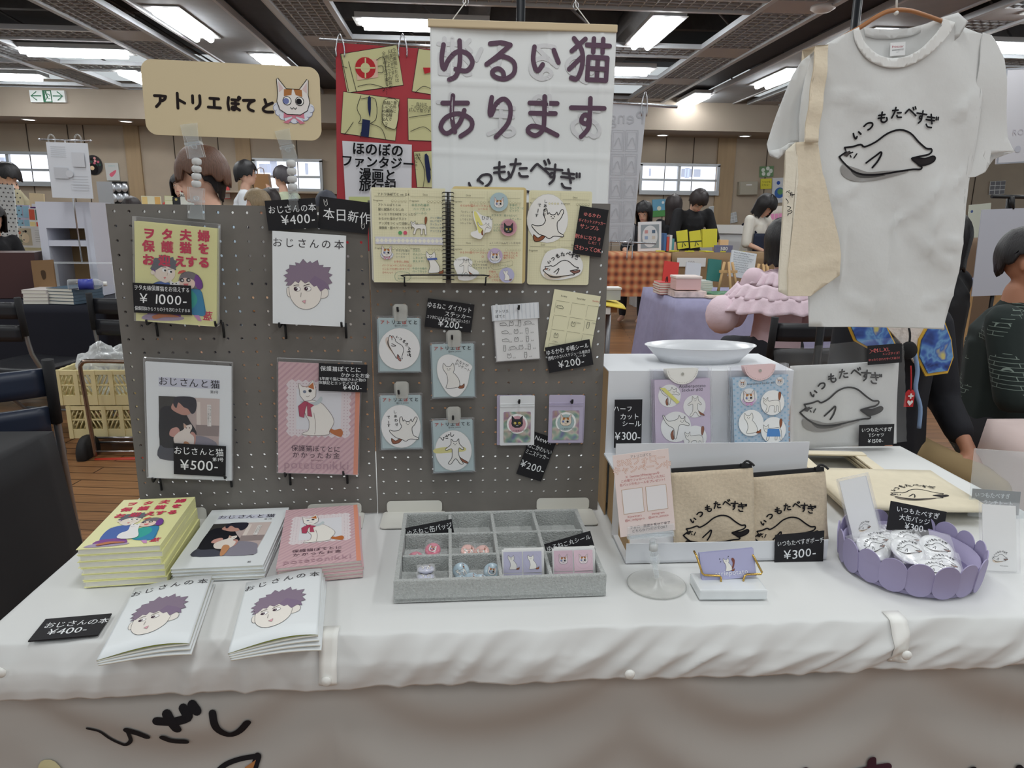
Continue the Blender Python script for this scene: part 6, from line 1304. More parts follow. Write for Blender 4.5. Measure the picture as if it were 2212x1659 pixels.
# marble card holder
mmar=mat('marble',(226,230,232),.25,vary=.06,vscale=18,coat=.3); mgold=mat('gold_wire',(206,170,96),.22,metal=1)
m,w,h=flat(ZT+.017,[(1492,1238),(1632,1235),(1656,1273),(1512,1277)]); m.translation.z=ZT; ch_=thing('card_holder','white marble card stand with two bent gold wires','card holder',m); MB().box((0,0,.0085),(w,h,.017),bev=.003).o('marble_base',mmar,ch_)
yk=(m@V((0,.003,0))).y; PC=Pl((0,yk,ZT),(1,0,0),(0,.35,1)); PG=PC.off(.006)
for L in ([(1505,1202),(1518,1242),(1558,1244),(1556,1270)],[(1628,1202),(1648,1240),(1609,1241),(1604,1270)]):
    q_=[m.inverted()@PG.hit(*a) for a in L]; q_[-1].z=.0165; q_=[q_[0]+(q_[0]-q_[1]).normalized()*.003+V((0,.012,0))]+q_; pts=[]
    for i,a in enumerate(q_):
        if 0<i<len(q_)-1: pts+= [a+(q_[i-1]-a).normalized()*.003,a+(q_[i+1]-a).normalized()*.003]
        else: pts.append(a)
    MB().tube(pts,.0017,8).o('wire',mgold,ch_)
for k in range(3):
    mm,w,h=lift(*PC.off(.004-.002*k).rect([(a-1.2*k,b-1.2*k) for a,b in [(1509,1192),(1625,1189),(1639,1262),(1520,1267)]]),ZT+.0178); t=thing('business_card',('front lilac shop card with a cat, on the marble stand','second lilac shop card behind the front one on the marble stand','rearmost lilac shop card on the marble stand')[k],'card',mm,'lilac shop cards'); MB().box((0,0,-.0008),(w,h,.0014)).o('sheet',mat('card_lilac',(178,178,212),.5),t)
    if k==0:
        p=Pr(z0=2e-4,step=3e-5); art_cat_body(p,.0,.02*h,w*.24,'sit'); p.fill([(.06*w,-.14*h),(.10*w,-.1*h),(.13*w,.14*h),(.1*w,.24*h),(.07*w,.2*h),(.09*w,.05*h)],(130,80,72),3)
        for a,b in ((-.14,.24),(-.13,.14),(.02,.3)): p.dot((a*w,b*h),.0008,(60,60,70))
        p.text('atriepotato',.05*w,-.36*h,.12*w,(240,240,244)); p.text('アトリエぽてと',.2*w,-.42*h,.03*w,(240,240,244)); p.o('lettering',t)
# lilac scalloped tray with the big badges
cq=oz(1958,1212,ZT); R=.110; cq=V((oz(1800,1190,ZT).x+R*1.0-.018,oz(2035,1297,ZT).y+R*.98-.004,ZT)); sq=thing('scalloped_tray','lilac round tray with a scalloped petal rim full of badges','tray',cq)
mpur=mat('lilac_card',(164,156,190),.6); MB().lathe([(0,.006),(R*.93,.006),(R*.93,.009),(0,.009)],40).o('floor_disc',mpur,sq)
MB().lathe([(R*.925,.002),(R*.935,.040),(R*.915,.040),(R*.905,.004)],40).o('inner_wall',mpur,sq)
N=18
for i in range(N):
    a=2*PI*i/N+.1; pw=2*R*math.sin(PI/N)*1.02; M=Mx.Rotation(a,4,'Z')@Mx.Translation((R*(.958+.014*(i%2)),0,.031))@Mx.Rotation(.10,4,'Y')@Mx(((0,0,1,0),(1,0,0,0),(0,1,0,0),(0,0,0,1)))
    MB().prism(rrect(pw,.058,pw*.495,8),0,.0016,M=M).o('petal',mpur,sq)
for k,(px,py,z,a,lab) in enumerate([(1872,1180,.026,(.35,-.1,.3),'at the left, half covered by the petals'),(1962,1188,.036,(.45,.05,-.1),'in the middle, topmost'),(2053,1182,.034,(.45,.15,-.3),'at the right, topmost'),(1866,1160,.030,(.3,-.1,.2),'in front of the tall clear sleeve'),(1915,1163,.028,(.35,.1,.1),'below the tilted black card at its left corner'),(1960,1166,.030,(.35,0,.0),'below the tilted black card in the middle'),(2020,1232,.020,(.25,.1,-.2),'lowest at the front, behind the front petals'),(2070,1222,.022,(.3,.2,-.4),'at the front right'),(1990,1195,.020,(.2,.1,.2),'buried under the middle one')]):
    q_=oz(px,py,ZT+z); d_=q_-cq; d_.z=0; lim=R*.9-.047
    if d_.length>lim: q_=V((cq.x,cq.y,q_.z))+d_.normalized()*lim
    t=badge('big white cat badge in lilac tray, '+lab,Mx.Translation(q_)@tilt(*a),MF['white'],.028,'big can badges',LYING)
def white_sleeve(label,pl,c4,n,group=None):
    for k in range(n):
        m,w,h=pl.off(-.0052*k).rect([(a+2.2*k,b-1*k) for a,b in c4]); t=thing('mirror_card',label if k==0 else ('second' if k==1 else 'third')+' white slip behind '+('the tall slip in the lilac tray' if 'tall' in label else 'the slip at the table end'),'card',m,group); MB().box((0,-.01*h,-.0008),(w*.90,h*.96,.0014)).o('card',msp,t); MB().box((0,0,0),(w*1.06,h*1.03,.004)).o('clear_sleeve',mbag,t)
        if k==0: p=Pr(z0=2e-4,step=2e-5); art_sleepy_cat(p,0,-.3*h,.42*w,tail=(130,80,60),shade=(226,206,180)); p.text('Atrie potato',.1*w,-.42*h,.04*w,(60,56,60)); p.o('cat_print',t)
yv=oz(1880,1160,ZT+.03).y
white_sleeve('front tall white slip in a clear sleeve, standing in the lilac tray',Pl((0,yv,ZT+.03),(1,0,0),(0,.35,1)),[(1805,1036),(1864,1028),(1914,1160),(1845,1168)],2,'tall white slips')
card('tilted black card priced 300 yen, standing among the big badges',Pl((0,yv+.004,ZT+.03),(1,0,0),(0,.3,1)),[(1924,1081),(2043,1106),(2037,1173),(1916,1139)],[('いつもたべすぎ',.5,.30,.2),('大缶バッジ',.46,.56,.2),(yen('300'),.5,.86,.24)])
# folded lunch totes
mtote=mat('tote_cream',(226,216,192),.9,bump=.4,bscale=110,vary=.03,vscale=40)
tc4=[(1783,1026),(2010,1004),(2106,1094),(1812,1098)]
for k in range(5):
    m,w,h=flat(ZT+.036-.0072*k,[(a-2*(k%2)-1.5*k,b) for a,b in tc4]); t=thing('lunch_tote',('topmost cream lunch tote with the sleepy cat print' if k==0 else '%s cream lunch tote from the top of its stack'%nth[k-1])+(' at the back right' if k==0 else ''),'bag',m,'folded lunch totes')
    MB().grid(lambda u,v:((u-.5)*w,(v-.5)*h,.0012*math.sin(u*7+v*5+k)),14,10,thick=.0060).o('body',mtote,t)
    hw_=.0125; hx0,hx1=-.43*w-.006*k,.09*w-.006*k; Lh=.13
    mb=MB(); mb.box((hx0,h/2+Lh/2-.01,-.003),(hw_*2,Lh,.003)); mb.box((hx1,h/2+Lh/2-.01,-.003),(hw_*2,Lh,.003)); mb.box(((hx0+hx1)/2,h/2+Lh-.01-hw_,-.0005),(hx1-hx0+2*hw_,hw_*2,.003)); mb.o('handle',mtote,t)
    if k==0:
        H=homog([(q_[0],q_[1]) for q_ in tc4],w,h); cc=H((1951,1064)); cw=(V(H((2010,1062)))-V(H((1893,1066)))).length
        p=Pr(fn=lambda u,v,h_:(u,v,.0012*math.sin((u/w+.5)*7+(v/h+.5)*5)+h_),z0=4e-4,late=.01); art_sleepy_cat(p,cc[0],cc[1],cw,shade=(120,112,100)); p.o('cat_print',t)
# bagged shirt at the back
yP=oz(1820,968,ZT).y; PP=Pl((0,yP-.012,ZT),(1,0,0),(0,.12,1)); m,w,h=PP.rect([(1717,786),(1931,787),(1946,962),(1712,966)]); bs=thing('bagged_t_shirt','folded white T-shirt with sleepy cat print standing in a clear bag','T-shirt',m)
MB().grid(lambda u,v:((u-.5)*w,(v-.5)*h,.003*math.sin(u*5)*math.sin(v*4)),16,16,thick=.02).o('shirt',mshirt,bs)
m2,w2,h2=PP.off(.004).rect([(1652,744),(1944,742),(1962,966),(1700,968)]); m2=m.inverted()@m2; mb=MB(); mb.grid(lambda u,v:((u-.5)*w2,(v-.5)*h2,.004+.003*math.sin(u*23+v*31)*math.sin(v*27)),26,26,M=m2); mb.o('clear_bag',clear('bag_crinkle',(252,252,253),.02,.08),bs)
q=m.inverted()@PP.hit(1816,876); p=Pr(z0=.0042,step=5e-5); art_sleepy_cat(p,q.x,q.y,w*176/222,k=1.1); p.o('cat_print',bs)
card('black size card lettered in pink on top of the bagged shirt',PP.off(.016),[(1872,743),(1945,746),(1951,788),(1877,783)],[('M.L.XL',.42,.36,.24),('メンズサイズ！',.7,.54,.13),('ゆったりきれてサイズあり！',.5,.80,.13)],(228,120,120),art=lambda p,w,h:(p.line([(-.44*w,.1*h),(-.28*w,.34*h)],.0008,(228,120,120)),p.line([(-.44*w,.3*h),(-.26*w,.12*h)],.0008,(228,120,120))))
card('black shirt price card of 1500 yen at the foot of the bagged shirt',PP.off(.018),[(1856,918),(1932,916),(1930,961),(1855,964)],[('いつもたべすぎ',.5,.32,.19),('Tシャツ',.5,.57,.19),(yen('1500'),.48,.86,.2)])
# clear stand, lunch tote card and white sleeves at the right end
yt=oz(2100,1118,ZT).y; PT=Pl((0,yt,ZT),(1,0,0),(0,.2,1))
m,w,h=PT.off(.004).rect([(2112,972),(2300,980),(2290,1124),(2083,1118)]); a_=thing('acrylic_stand','clear acrylic stand at the right end of the table before the tote card','stand',m); MB().box((0,0,0),(w,h,.003),bev=.0008).o('panel',macr,a_)
card('black lunch tote card seen through the clear acrylic stand',PT.off(-.004),[(2103,1057),(2206,1061),(2200,1110),(2094,1110)],[('いつもたべすぎ',.42,.32,.2),('ランチトート',.55,.62,.2)])
yw=oz(2150,1236,ZT).y; white_sleeve('front white slip in a clear sleeve standing at the right end of table',Pl((0,yw,ZT),(1,0,0),(0,.35,1)),[(2119,1084),(2196,1089),(2203,1238),(2119,1232)],1)
# ================================================================ neighbouring stalls and the rest of the hall
def bx(name,label,cat,c,d,mm,rz=0,group=None,bev=0,part='box'):
    t=thing(name,label,cat,Mx.Translation(V(c)-V((0,0,d[2]/2)))@Mx.Rotation(rz,4,'Z'),group); MB().box((0,0,d[2]/2),d,bev=bev).o(part,mm,t); return t
def upright(name,label,cat,y,c4,mm,draw=None,th=.006,group=None,lean=0,part='sheet'):
    pl=Pl((0,y,oy(*c4[3],y).z),(1,0,0),(0,lean,1)); m,w,h=pl.rect(c4); t=thing(name,label,cat,m,group); MB().box((0,0,-th/2),(w,h,th)).o(part,mm,t)
    if draw: p=Pr(z0=.0012,step=6e-4); draw(p,w,h); p.o('print',t)
    return t
mblk=mat('cloth_black',(26,26,29),.8,bump=.4,bscale=20); mnav=mat('cloth_navy',(24,26,38),.85); msteel=mat('steel_grey',(140,142,146),.35,metal=.7); mpad=mat('vinyl_navy',(44,52,70),.35); mseatb=mat('vinyl_black',(30,31,36),.4)
def drape(name,label,x0,x1,y0,y1,z,zb,mm,flare=.04,wav=.012):
    """a table hidden by its cloth: top sheet and four hanging sides with soft folds"""
    cx,cy=(x0+x1)/2,(y0+y1)/2; t=thing(name,label,'table',(cx,cy,0)); per=[]; 
    for a,b,n in (((x0,y0),(x1,y0),28),((x1,y0),(x1,y1),16),((x1,y1),(x0,y1),28),((x0,y1),(x0,y0),16)):
        for i in range(n): per.append((a[0]+(b[0]-a[0])*i/n-cx,a[1]+(b[1]-a[1])*i/n-cy))
    N=len(per); vs=[];fs=[]; rows=9
    for r in range(rows+1):
        k=r/rows; zz=z-(z-zb)*k
        for i,(x,y) in enumerate(per):
            f=1+ (flare*k+wav*k*math.sin(i*1.7)+wav*.6*k*math.sin(i*.73+2))/max(.3,math.hypot(x,y)); vs.append((x*f,y*f,zz-(.004 if r else 0)))
    for r in range(rows):
        for i in range(N): j=(i+1)%N; fs.append((r*N+i,(r+1)*N+i,(r+1)*N+j,r*N+j))
    fs.append(tuple(range(N))); MB().add(vs,fs,0,True).o('cloth',mm,t)
    MB().box((0,0,z-.025),(x1-x0-.02,y1-y0-.02,.03)).o('table_top',mat('table_wood',(150,120,90),.5),t); return t
def chair(label,x,y,rz,pad,frame=msteel,M=None):
    """steel folding chair, facing local +y; two back slats on black posts"""
    t=thing('folding_chair',label,'chair',Mx.Translation((x,y,0))@Mx.Rotation(rz,4,'Z'),'folding chairs')
    MB().grid(lambda u,v:((u-.5)*.40,-.18+.40*v,.435-.012*math.cos((u-.5)*3)+.004*math.sin(v*3)),8,8,thick=.035).o('seat',pad,t)
    for k in (0,1): MB().grid(lambda u,v:((u-.5)*.40,-.235-.045*math.cos((u-.5)*2.6)+.02*v*(1-2*k)*0,.60+.12*k+.085*v),12,3,thick=.022).o('back_slat',pad,t)
    for sx in (-1,1):
        MB().tube(smooth([(sx*.215,-.25,.83),(sx*.215,-.235,.66),(sx*.215,-.17,.44),(sx*.205,.18,.03),(sx*.205,.19,.0)],3),.0115,8).o('front_leg',frame,t)
        MB().tube([(sx*.19,.10,.43),(sx*.19,-.26,.02),(sx*.19,-.265,0)],.010,8).o('rear_leg',frame,t)
        MB().tube([(sx*.215,-.253,.835),(sx*.215,-.235,.63)],.017,10).o('post_sleeve',mblk,t)
    MB().tube([(-.205,.12,.12),(.205,.12,.12)],.008,6).o('stretcher',frame,t); MB().tube([(-.19,-.22,.08),(.19,-.22,.08)],.008,6).o('stretcher',frame,t); return t
# --- left: the black draped table, chairs, cart
drape('draped_table','black draped table at the left edge beside the stall',-2.6,-1.10,.8,1.91,.70,.0,mblk,.07)
chair('navy padded folding chair at the left edge behind the black draped table',oy(108,865,2.2).x-.303,2.35,.45,mpad)
chair('black folding chair further back, seen over the navy padded chair',oy(88,690,3.9).x-.22,4.15,-.25,mseatb)
chair('black folding chair half hidden behind the left side of the pegboard',oy(200,690,4.08).x+.20,4.34,.05,mseatb)
mcr=mat('crate_cream',(228,214,164),.5)
cq_=oz(236,992,0); ct=thing('hand_cart','folding chrome luggage cart carrying two cream crates','cart',(cq_.x,cq_.y,0)); CY0=cq_.y
def ct_px(px,py,dy=0): return oy(px,py,CY0+dy)-V((cq_.x,cq_.y,0))
mchr=mat('chrome_brown',(150,132,120),.2,metal=.9)
MB().tube(smooth([ct_px(206,985),ct_px(197,930),ct_px(185,860),ct_px(174,800),ct_px(176,786),ct_px(190,780),ct_px(255,781),ct_px(300,783),ct_px(318,790),ct_px(330,860),ct_px(338,985)],4),.011,8).o('handle',mchr,ct)
MB().tube([ct_px(206,994),ct_px(285,992),ct_px(338,992)],.012,8).o('grip_bar',mat('red_tube',(206,70,52),.4),ct)
mb=MB()
for py in (945,955): mb.tube([ct_px(180,py,.12),ct_px(345,py,.12)],.006,6)
mb.tube([ct_px(205,975),ct_px(345,975)],.005,6); mb.o('platform',mrod,ct)
for px in (191,352): MB().lathe([(.02,-.025),(.085,-.022),(.09,-.01),(.09,.01),(.085,.022),(.02,.025)],24,M=Mx.Translation(ct_px(px,975,.05))@Mx.Rotation(PI/2,4,'Y')).o('wheel',mat('rubber',(34,33,34),.7),ct)
def crate(label,z0,top,px0):
    x0=oy(px0,900,CY0+.16).x; x1=x0+.54; y0,y1=CY0+.14,CY0+.36; t=thing('crate',label,'crate',((x0+x1)/2,(y0+y1)/2,z0),'cream folding crates'); w,d,h=x1-x0,y1-y0,top-z0
    mb=MB(); mb.box((0,0,.01),(w,d,.02))
    for sy in (-1,1):
        mb.box((0,sy*d/2,h*.14),(w,.014,h*.28)); mb.box((0,sy*d/2,h*.93),(w,.018,h*.12))
        for k in range(7): mb.box((-w/2+w*k/6,sy*d/2,h*.5),(.022,.0225,h*.985))
        for k in range(24):
            x=-w/2+w*(k+.5)/24
            for s_ in (-1,1): mb.tube([(x-.012*s_*(1 if (k//4)%2 else -1),sy*d/2,h*.57+s_*h*.28),(x+.012*s_*(1 if (k//4)%2 else -1),sy*d/2,h*.57)],.0045,4)
        mb.box((0,sy*d/2,h*.57),(w,.012,.008))
    for sx in (-1,1):
        mb.box((sx*w/2,0,h*.14),(.014,d,h*.28)); mb.box((sx*w/2,0,h*.93),(.018,d,h*.12))
        for k in range(5): mb.box((sx*w/2,-d/2+d*k/4,h*.5),(.02,.022,h))
        for k in range(5): mb.box((sx*w/2,0,h*(.3+.13*k)),(.012,d,.012))
    mb.o('basket',mcr,t); return t
zc0=oy(240,943,CY0+.16).z; zc1=oy(240,872,CY0+.16).z; zc2=oy(240,805,CY0+.16).z
crate('lower cream lattice crate on the luggage cart',zc0,zc1-.004,156); c2_=crate('upper cream lattice crate on the luggage cart, full of plastic bags',zc1,zc2+.02,143)
mplb=clear('plastic_bag',(245,248,250),.3,.08)
t=thing('plastic_bag','crumpled clear plastic bag in the upper crate on the cart','bag',(oy(245,800,CY0+.3).x,CY0+.24,zc1+.035)); bm=bmesh.new(); bmesh.ops.create_icosphere(bm,subdivisions=4,radius=1)
for v in bm.verts: n=NZ.noise(v.co*2.3)*.3+NZ.noise(v.co*6)*.12; v.co=V((v.co.x*.17,v.co.y*.075,max(-.0,.13+v.co.z*.14)))*(1+n*.6)
MB().bm(bm).o('film',mplb,t)
# --- left: book table (navy cloth) with its goods
LT=4.6; zt=.70
drape('book_table','navy clothed table with stacks of books, behind the black folding chairs',-4.6,oy(238,660,LT).x-.05,LT,LT+.75,zt,.25,mnav,.0,.01)
bx('side_table','wooden table end beside the navy clothed book table','table',(oy(232,650,LT-.05).x+.46,LT+.3,zt-.02),(.95,.6,.03),mat('table_brown',(160,116,74),.45),part='table_top')
for l,i in (('a',0),('b',1)): pass
MB().tube([(0,-.2,-.03),(0,-.2,-.66)],.015,6).tube([(.3,.2,-.03),(.3,.2,-.66)],.015,6).o('leg',msteel,[o for o in COL.objects if o.name=='side_table'][0])
upp=[o for o in COL.objects if o.name=='side_table'][0]
bx('paper_pile','white papers with a clip on the wooden table end by the pegboard','paper',(oy(236,650,LT).x+.22,LT+.2,zt),(.34,.24,.012),mpaper,.2)
def pile(name,labelf,cat,px,y,z,n,d,mm,group,rz=0):
    q=oy(px,600,y)
    for k in range(n): t=thing(name,labelf(k,n),cat,Mx.Translation((q.x+rnd.uniform(-.004,.004),y+d[1]/2,z+k*d[2]))@Mx.Rotation(rz+rnd.uniform(-.03,.03),4,'Z'),group); MB().box((0,0,d[2]/2),(d[0]-.002,d[1]-.004,d[2]-.003)).o('pages',mpage,t); MB().box((0,0,d[2]-.0012),(d[0],d[1],.0018)).box((0,0,.0008),(d[0],d[1],.0016)).box((d[0]/2-.001,0,d[2]/2),(.002,d[1],d[2]-.002)).o('cover',mm,t)
ordn=('bottom','second','third','fourth','fifth','sixth','seventh','eighth')
pile('paperback',lambda k,n:('topmost' if k==n-1 else ordn[k]+' lowest' if k else 'lowest')+' white paperback of the left stack on the navy table','book',70,LT+.03,zt+.004,4,(.15,.21,.022),mat('cover_red',(206,200,198),.5),'white paperbacks on the navy table')
pile('paperback',lambda k,n:('topmost' if k==n-1 else ordn[k]+' lowest' if k else 'lowest')+' blue spined paperback of the right stack on the navy table','book',135,LT+.02,zt+.004,5,(.19,.25,.020),mat('cover_blue',(72,92,108),.5),'blue spined paperbacks',-.25)
bx('brown_box','dark brown box standing on the navy book table at the left edge','box',(oy(20,600,LT+.35).x,LT+.47,(oy(30,548,LT+.3).z+zt)/2+.004),(.27,.26,oy(30,548,LT+.3).z-zt),mat('box_maroon',(70,42,42),.5),.25)
f_=upright('framed_picture','back of a brown wooden picture frame leaning on the navy table','picture frame',LT+.23,[(64,562),(112,562),(122,621),(76,621)],mat('frame_brown',(128,98,66),.6),lambda p,w,h:p.fill([(-.05*w,-.2*h),(.1*w,-.15*h),(.1*w,.1*h),(-.1*w,.1*h)],(70,54,40),3),.015,lean=.1)
bt=thing('water_bottle','clear plastic bottle with a blue label lying on the navy table','bottle',Mx.Translation(oy(190,614,LT+.05))@Mx.Rotation(.35,4,'Z')@Mx.Rotation(PI/2,4,'Y')); MB().lathe([(0,-.11),(.03,-.108),(.033,-.1),(.033,.05),(.014,.085),(.013,.1),(0,.1)],16).o('bottle',macr,bt); MB().lathe([(.0335,-.05),(.0335,.03)],16).o('label_band',mat('label_blue',(60,70,160),.4),bt); MB().lathe([(.015,.085),(.015,.105),(0,.105)],12).o('cap',mtrim,bt)
ab=thing('acrylic_box','clear acrylic display riser on the navy table under the paper stand','display stand',(oy(165,620,LT+.2).x,LT+.33,zt+.004)); wz=oy(165,572,LT+.2).z-zt; MB().box((0,0,wz),(.42,.14,.004)).box((-.21,0,wz/2),(.004,.14,wz)).box((.21,0,wz/2),(.004,.14,wz)).o('panel',macr,ab)
# white cardboard shelf tower
yT=5.22; a=oy(103,437,yT); b=oy(238,622,yT); tw=thing('cardboard_shelf','tall white cardboard shelf tower with open bays, on the navy table','shelf',((a.x+b.x)/2,yT,zt+.004)); X0=(b.x-a.x)/2; 
def tz(py): return oy(170,py,yT).z-zt-.004
mwc=mat('card_lilacwhite',(206,208,220),.7); mb=MB()
for z0,z1 in ((tz(492),tz(437)),(tz(530),tz(518)),): mb.box((0,0,(z0+z1)/2),(2*X0-(.1 if z1<tz(500) else 0),.3-(.01 if z1<tz(500) else 0),z1-z0))
mb.o('top_box',mwc,tw); 
for sx in (-1,1): MB().box((sx*(X0-.025),0,tz(492)/2),(.05,.3,tz(492))).o('side_panel',mwc,tw)
MB().box((0,.14,tz(492)/2),(2*X0-.02,.01,tz(492))).o('back_panel',mkr,tw); MB().box((0,-.13,.02),(2*X0,.02,.04)).o('front_lip',mwc,tw)
ys_=4.95; ps=thing('paper_stand','thin steel stand holding a white printed sheet before the cardboard tower','stand',(oy(178,572,ys_).x,ys_,zt+wz+.008)); PO=V((oy(178,572,ys_).x,ys_,zt+wz+.008)); 
MB().tube([V((0,0,0)),oy(140,303,ys_)-PO],.005,8).tube([oy(85,301,ys_)-PO,oy(196,304,ys_)-PO],.005,8).ball(oy(85,301,ys_)-PO,.008).ball(oy(196,304,ys_)-PO,.008).o('pole',mrod,ps)
for px in (113,170): q=oy(px,303,ys_)-PO; MB().tube(smooth([q+V(v) for v in ((-.02,-.008,.01),(0,-.008,.035),(.02,-.008,.01),(.012,-.008,-.05),(-.012,-.008,-.05))],3,True),.004,6,closed=True).o('clip',macr,ps)
def pr1(p,w,h):
    G_=(196,198,204)
    for i in range(6): p.line([(-.4*w,.42*h-i*.035*h),(-.05*w,.42*h-i*.035*h)],.003,G_,0); p.line([(.05*w,-.1*h-i*.05*h),(.42*w,-.1*h-i*.05*h)],.003,G_,0)
    p.rect(-.2*w,-.05*h,.34*w,.2*h,G_); p.rect(.25*w,.2*h,.3*w,.26*h,(206,208,214)); p.frame(.22*w,-.3*h,.42*w,.1*h,.004,G_); p.dot((0,-.06*h),.09*w,(206,208,214))
upright('printed_sheet','white printed sheet clipped to the thin steel stand','poster',ys_-.022,[(97,307),(188,309),(203,432),(115,424)],mat('sheet_cool',(216,219,226),.6),pr1,.003)
# --- far left stalls
drape('cream_table','cream clothed table far left, before the wall window',-8.0,oy(128,540,8.2).x,8.2,8.9,oy(60,531,8.2).z,.0,mat('cloth_cream',(214,204,164),.8,bump=.5,bscale=60),0,.01); ZC_=oy(60,531,8.2).z
pb=upright('perforated_board','white perforated board standing at the far left edge','pegboard',7.6,[(-20,398),(30,398),(37,522),(-20,522)],mat('board_white',(222,226,226),.6),None,.02); 
p=Pr(z0=.002,step=1e-4)
for i in range(7):
    for j in range(15): p.dot((-.11+.045*i+.022*(j%2),-.29+.041*j),.008,(90,92,96),n=6)
p.o('holes',pb)
def prn(cols,n=4,m_=3):
    def f(p,w,h):
        for i in range(m_):
            for j in range(n): p.rect((-.5+(i+.5)/m_)*w,(-.5+(j+.5)/n)*h,w/m_*.86,h/n*.84,cols[(i*n+j*3)%len(cols)])
    return f
WARM=[(206,150,96),(196,90,70),(120,140,80),(226,206,150),(90,120,110)]
upright('open_book','open picture book with a painted figure, on the cream table','book',8.15,[(30,490),(109,488),(111,534),(34,536)],mpaper,lambda p,w,h:(p.rect(-.24*w,0,.42*w,.8*h,(206,196,170)),p.dot((-.2*w,-.05*h),.10*w,(236,220,190),.14*w),p.dot((-.18*w,.26*h),.035*w,(40,36,36)),p.dot((-.36*w,.2*h),.05*w,(210,130,100)),p.dot((-.34*w,-.2*h),.05*w,(120,130,110)),[p.line([(.08*w,(.3-.1*i)*h),(.4*w,(.3-.1*i)*h)],.003,(150,150,150),0) for i in range(6)]),.012)
upright('postcard_rack','rack of lilac and blue postcards left of the cardboard tower','postcard rack',8.5,[(35,444),(66,442),(69,531),(40,531)],mat('lilac_back',(196,190,214),.6),prn([(150,190,214),(180,160,200),(214,206,222)],3,2),.02)
upright('postcard_rack','rack of orange and green picture cards beside the cardboard tower','postcard rack',8.45,[(64,452),(105,450),(107,531),(66,531)],mtrim,prn(WARM,3,3),.02)
upright('picture_card','cream card with two small framed pictures at the far left','picture card',8.8,[(67,418),(98,418),(98,531),(67,531)],mat('card_cream2',(226,206,166),.6),lambda p,w,h:(p.rect(-.2*w,.05*h,.34*w,.5*h,WHT),p.rect(.2*w,.05*h,.34*w,.5*h,WHT)),.02)
bx('purple_box','flat purple box below the cream picture card','box',(oy(85,447,8.75).x,8.75,(oy(85,446,8.75).z+ZC_)/2),(.24,.1,oy(85,446,8.75).z-ZC_-.01),mat('purple',(84,48,110),.5))
def fan(p,w,h):
    for k in range(16): a=k*2.4; r=.42*w*math.sqrt((k+.5)/16); p.dot((r*math.cos(a),.1*h+r*math.sin(a)*.8),.07*w,[(206,110,130),(60,90,80),(30,30,32),(226,160,160)][k%4])
    p.fill([(-.2*w,-.4*h),(.2*w,-.4*h),(.2*w,0),(-.2*w,0)],(26,24,26),3); p.dot((-.05*w,-.15*h),.12*w,(236,206,166))
fm,fw,fh=yplane(FARY-.02).rect([(182,335),(221,335),(221,378),(182,378)]); ft=thing('round_fan','round paper fan with pink flowers behind the printed sheet','fan',fm); MB().prism(circ(fw/2,28,ry=fh/2),-.01,0).o('disc',mat('fan_black',(36,34,36),.6),ft); p=Pr(z0=.002,step=6e-4); fan(p,fw,fh); p.o('print',ft)
upright('wall_poster','small white poster with a pink flamingo on the far wall','poster',FARY-.02,[(226,352),(254,352),(260,390),(231,390)],mat('poster_pale',(206,208,206),.6),lambda p,w,h:(p.fill([(-.1*w,-.3*h),(.2*w,-.1*h),(.3*w,.1*h),(0,.0),(-.25*w,-.15*h)],(220,110,130),3),p.text('AMERICA',0,.3*h,.12*w,(150,190,190))),.01)
gr=upright('wire_rack','black wire rack hung with silver pouches left of the pegboard','rack',FARY-.03,[(236,392),(274,392),(280,442),(242,442)],mwire,None,.004)
for i in range(2):
    for j in range(3): q=oy(243+13*j+3*i,405+22*i,FARY-.06); t=thing('silver_pouch',('upper ' if i==0 else 'lower ')+('left','middle','right')[j]+' silver pouch on the far wire rack','pouch',(q.x,q.y,q.z-.05),'silver pouches'); MB().ball((0,0,.05),(.062,.02,.075),10).o('pouch',mat('silver_film',(206,210,216),.2,metal=.6,bump=1,bscale=60),t)
upright('partition','grey partition panel left of the wire rack','panel',9.0,[(208,392),(240,392),(246,442),(214,442)],mat('part_grey',(176,178,182),.6),None,.02)
drape('wall_table','white clothed table along the far wall behind the left pegboard',oy(205,445,8.3).x,oy(760,445,8.3).x,8.3,8.75,oy(400,448,8.3).z,0,mtrim,0,.01)
for lab,c4,col,dr in (('cream postcard board left of the man with brown hair',[(305,424),(347,423),(348,443),(306,443)],(232,228,206),prn([(236,206,140),(232,226,200),(226,180,110)],1,3)),('yellow green card board left of the black chalk sign',[(355,423),(374,423),(374,443),(356,443)],(206,210,150),prn([(226,222,190)],2,1)),('black chalk sign with a moon left of the brown haired man',[(371,426),(408,426),(408,443),(372,443)],(40,40,44),lambda p,w,h:(p.dot((-.25*w,.2*h),.08*w,(206,190,120)),p.line([(.1*w,-.2*h),(.25*w,.1*h),(.4*w,-.2*h)],.006,(206,190,120),0))),('white sign with black letters before the brown haired man',[(389,414),(418,414),(419,444),(390,444)],(232,232,222),lambda p,w,h:p.text('GALLERY',-.1*w,.12*h,.28*h,(30,30,32),'c',.03,sxy=.8))):
    upright('display_card',lab,'sign',8.5 if 'letters' not in lab else 8.4,c4,mat('dc_%d'%c4[0][0],col,.6),dr,.01)
upright('red_poster','red and white poster behind the brown haired man','poster',FARY-.02,[(480,395),(494,395),(498,430),(484,430)],mat('poster_salmon',(222,90,90),.6),lambda p,w,h:p.rect(0,-.3*h,w,.3*h,WHT),.01)
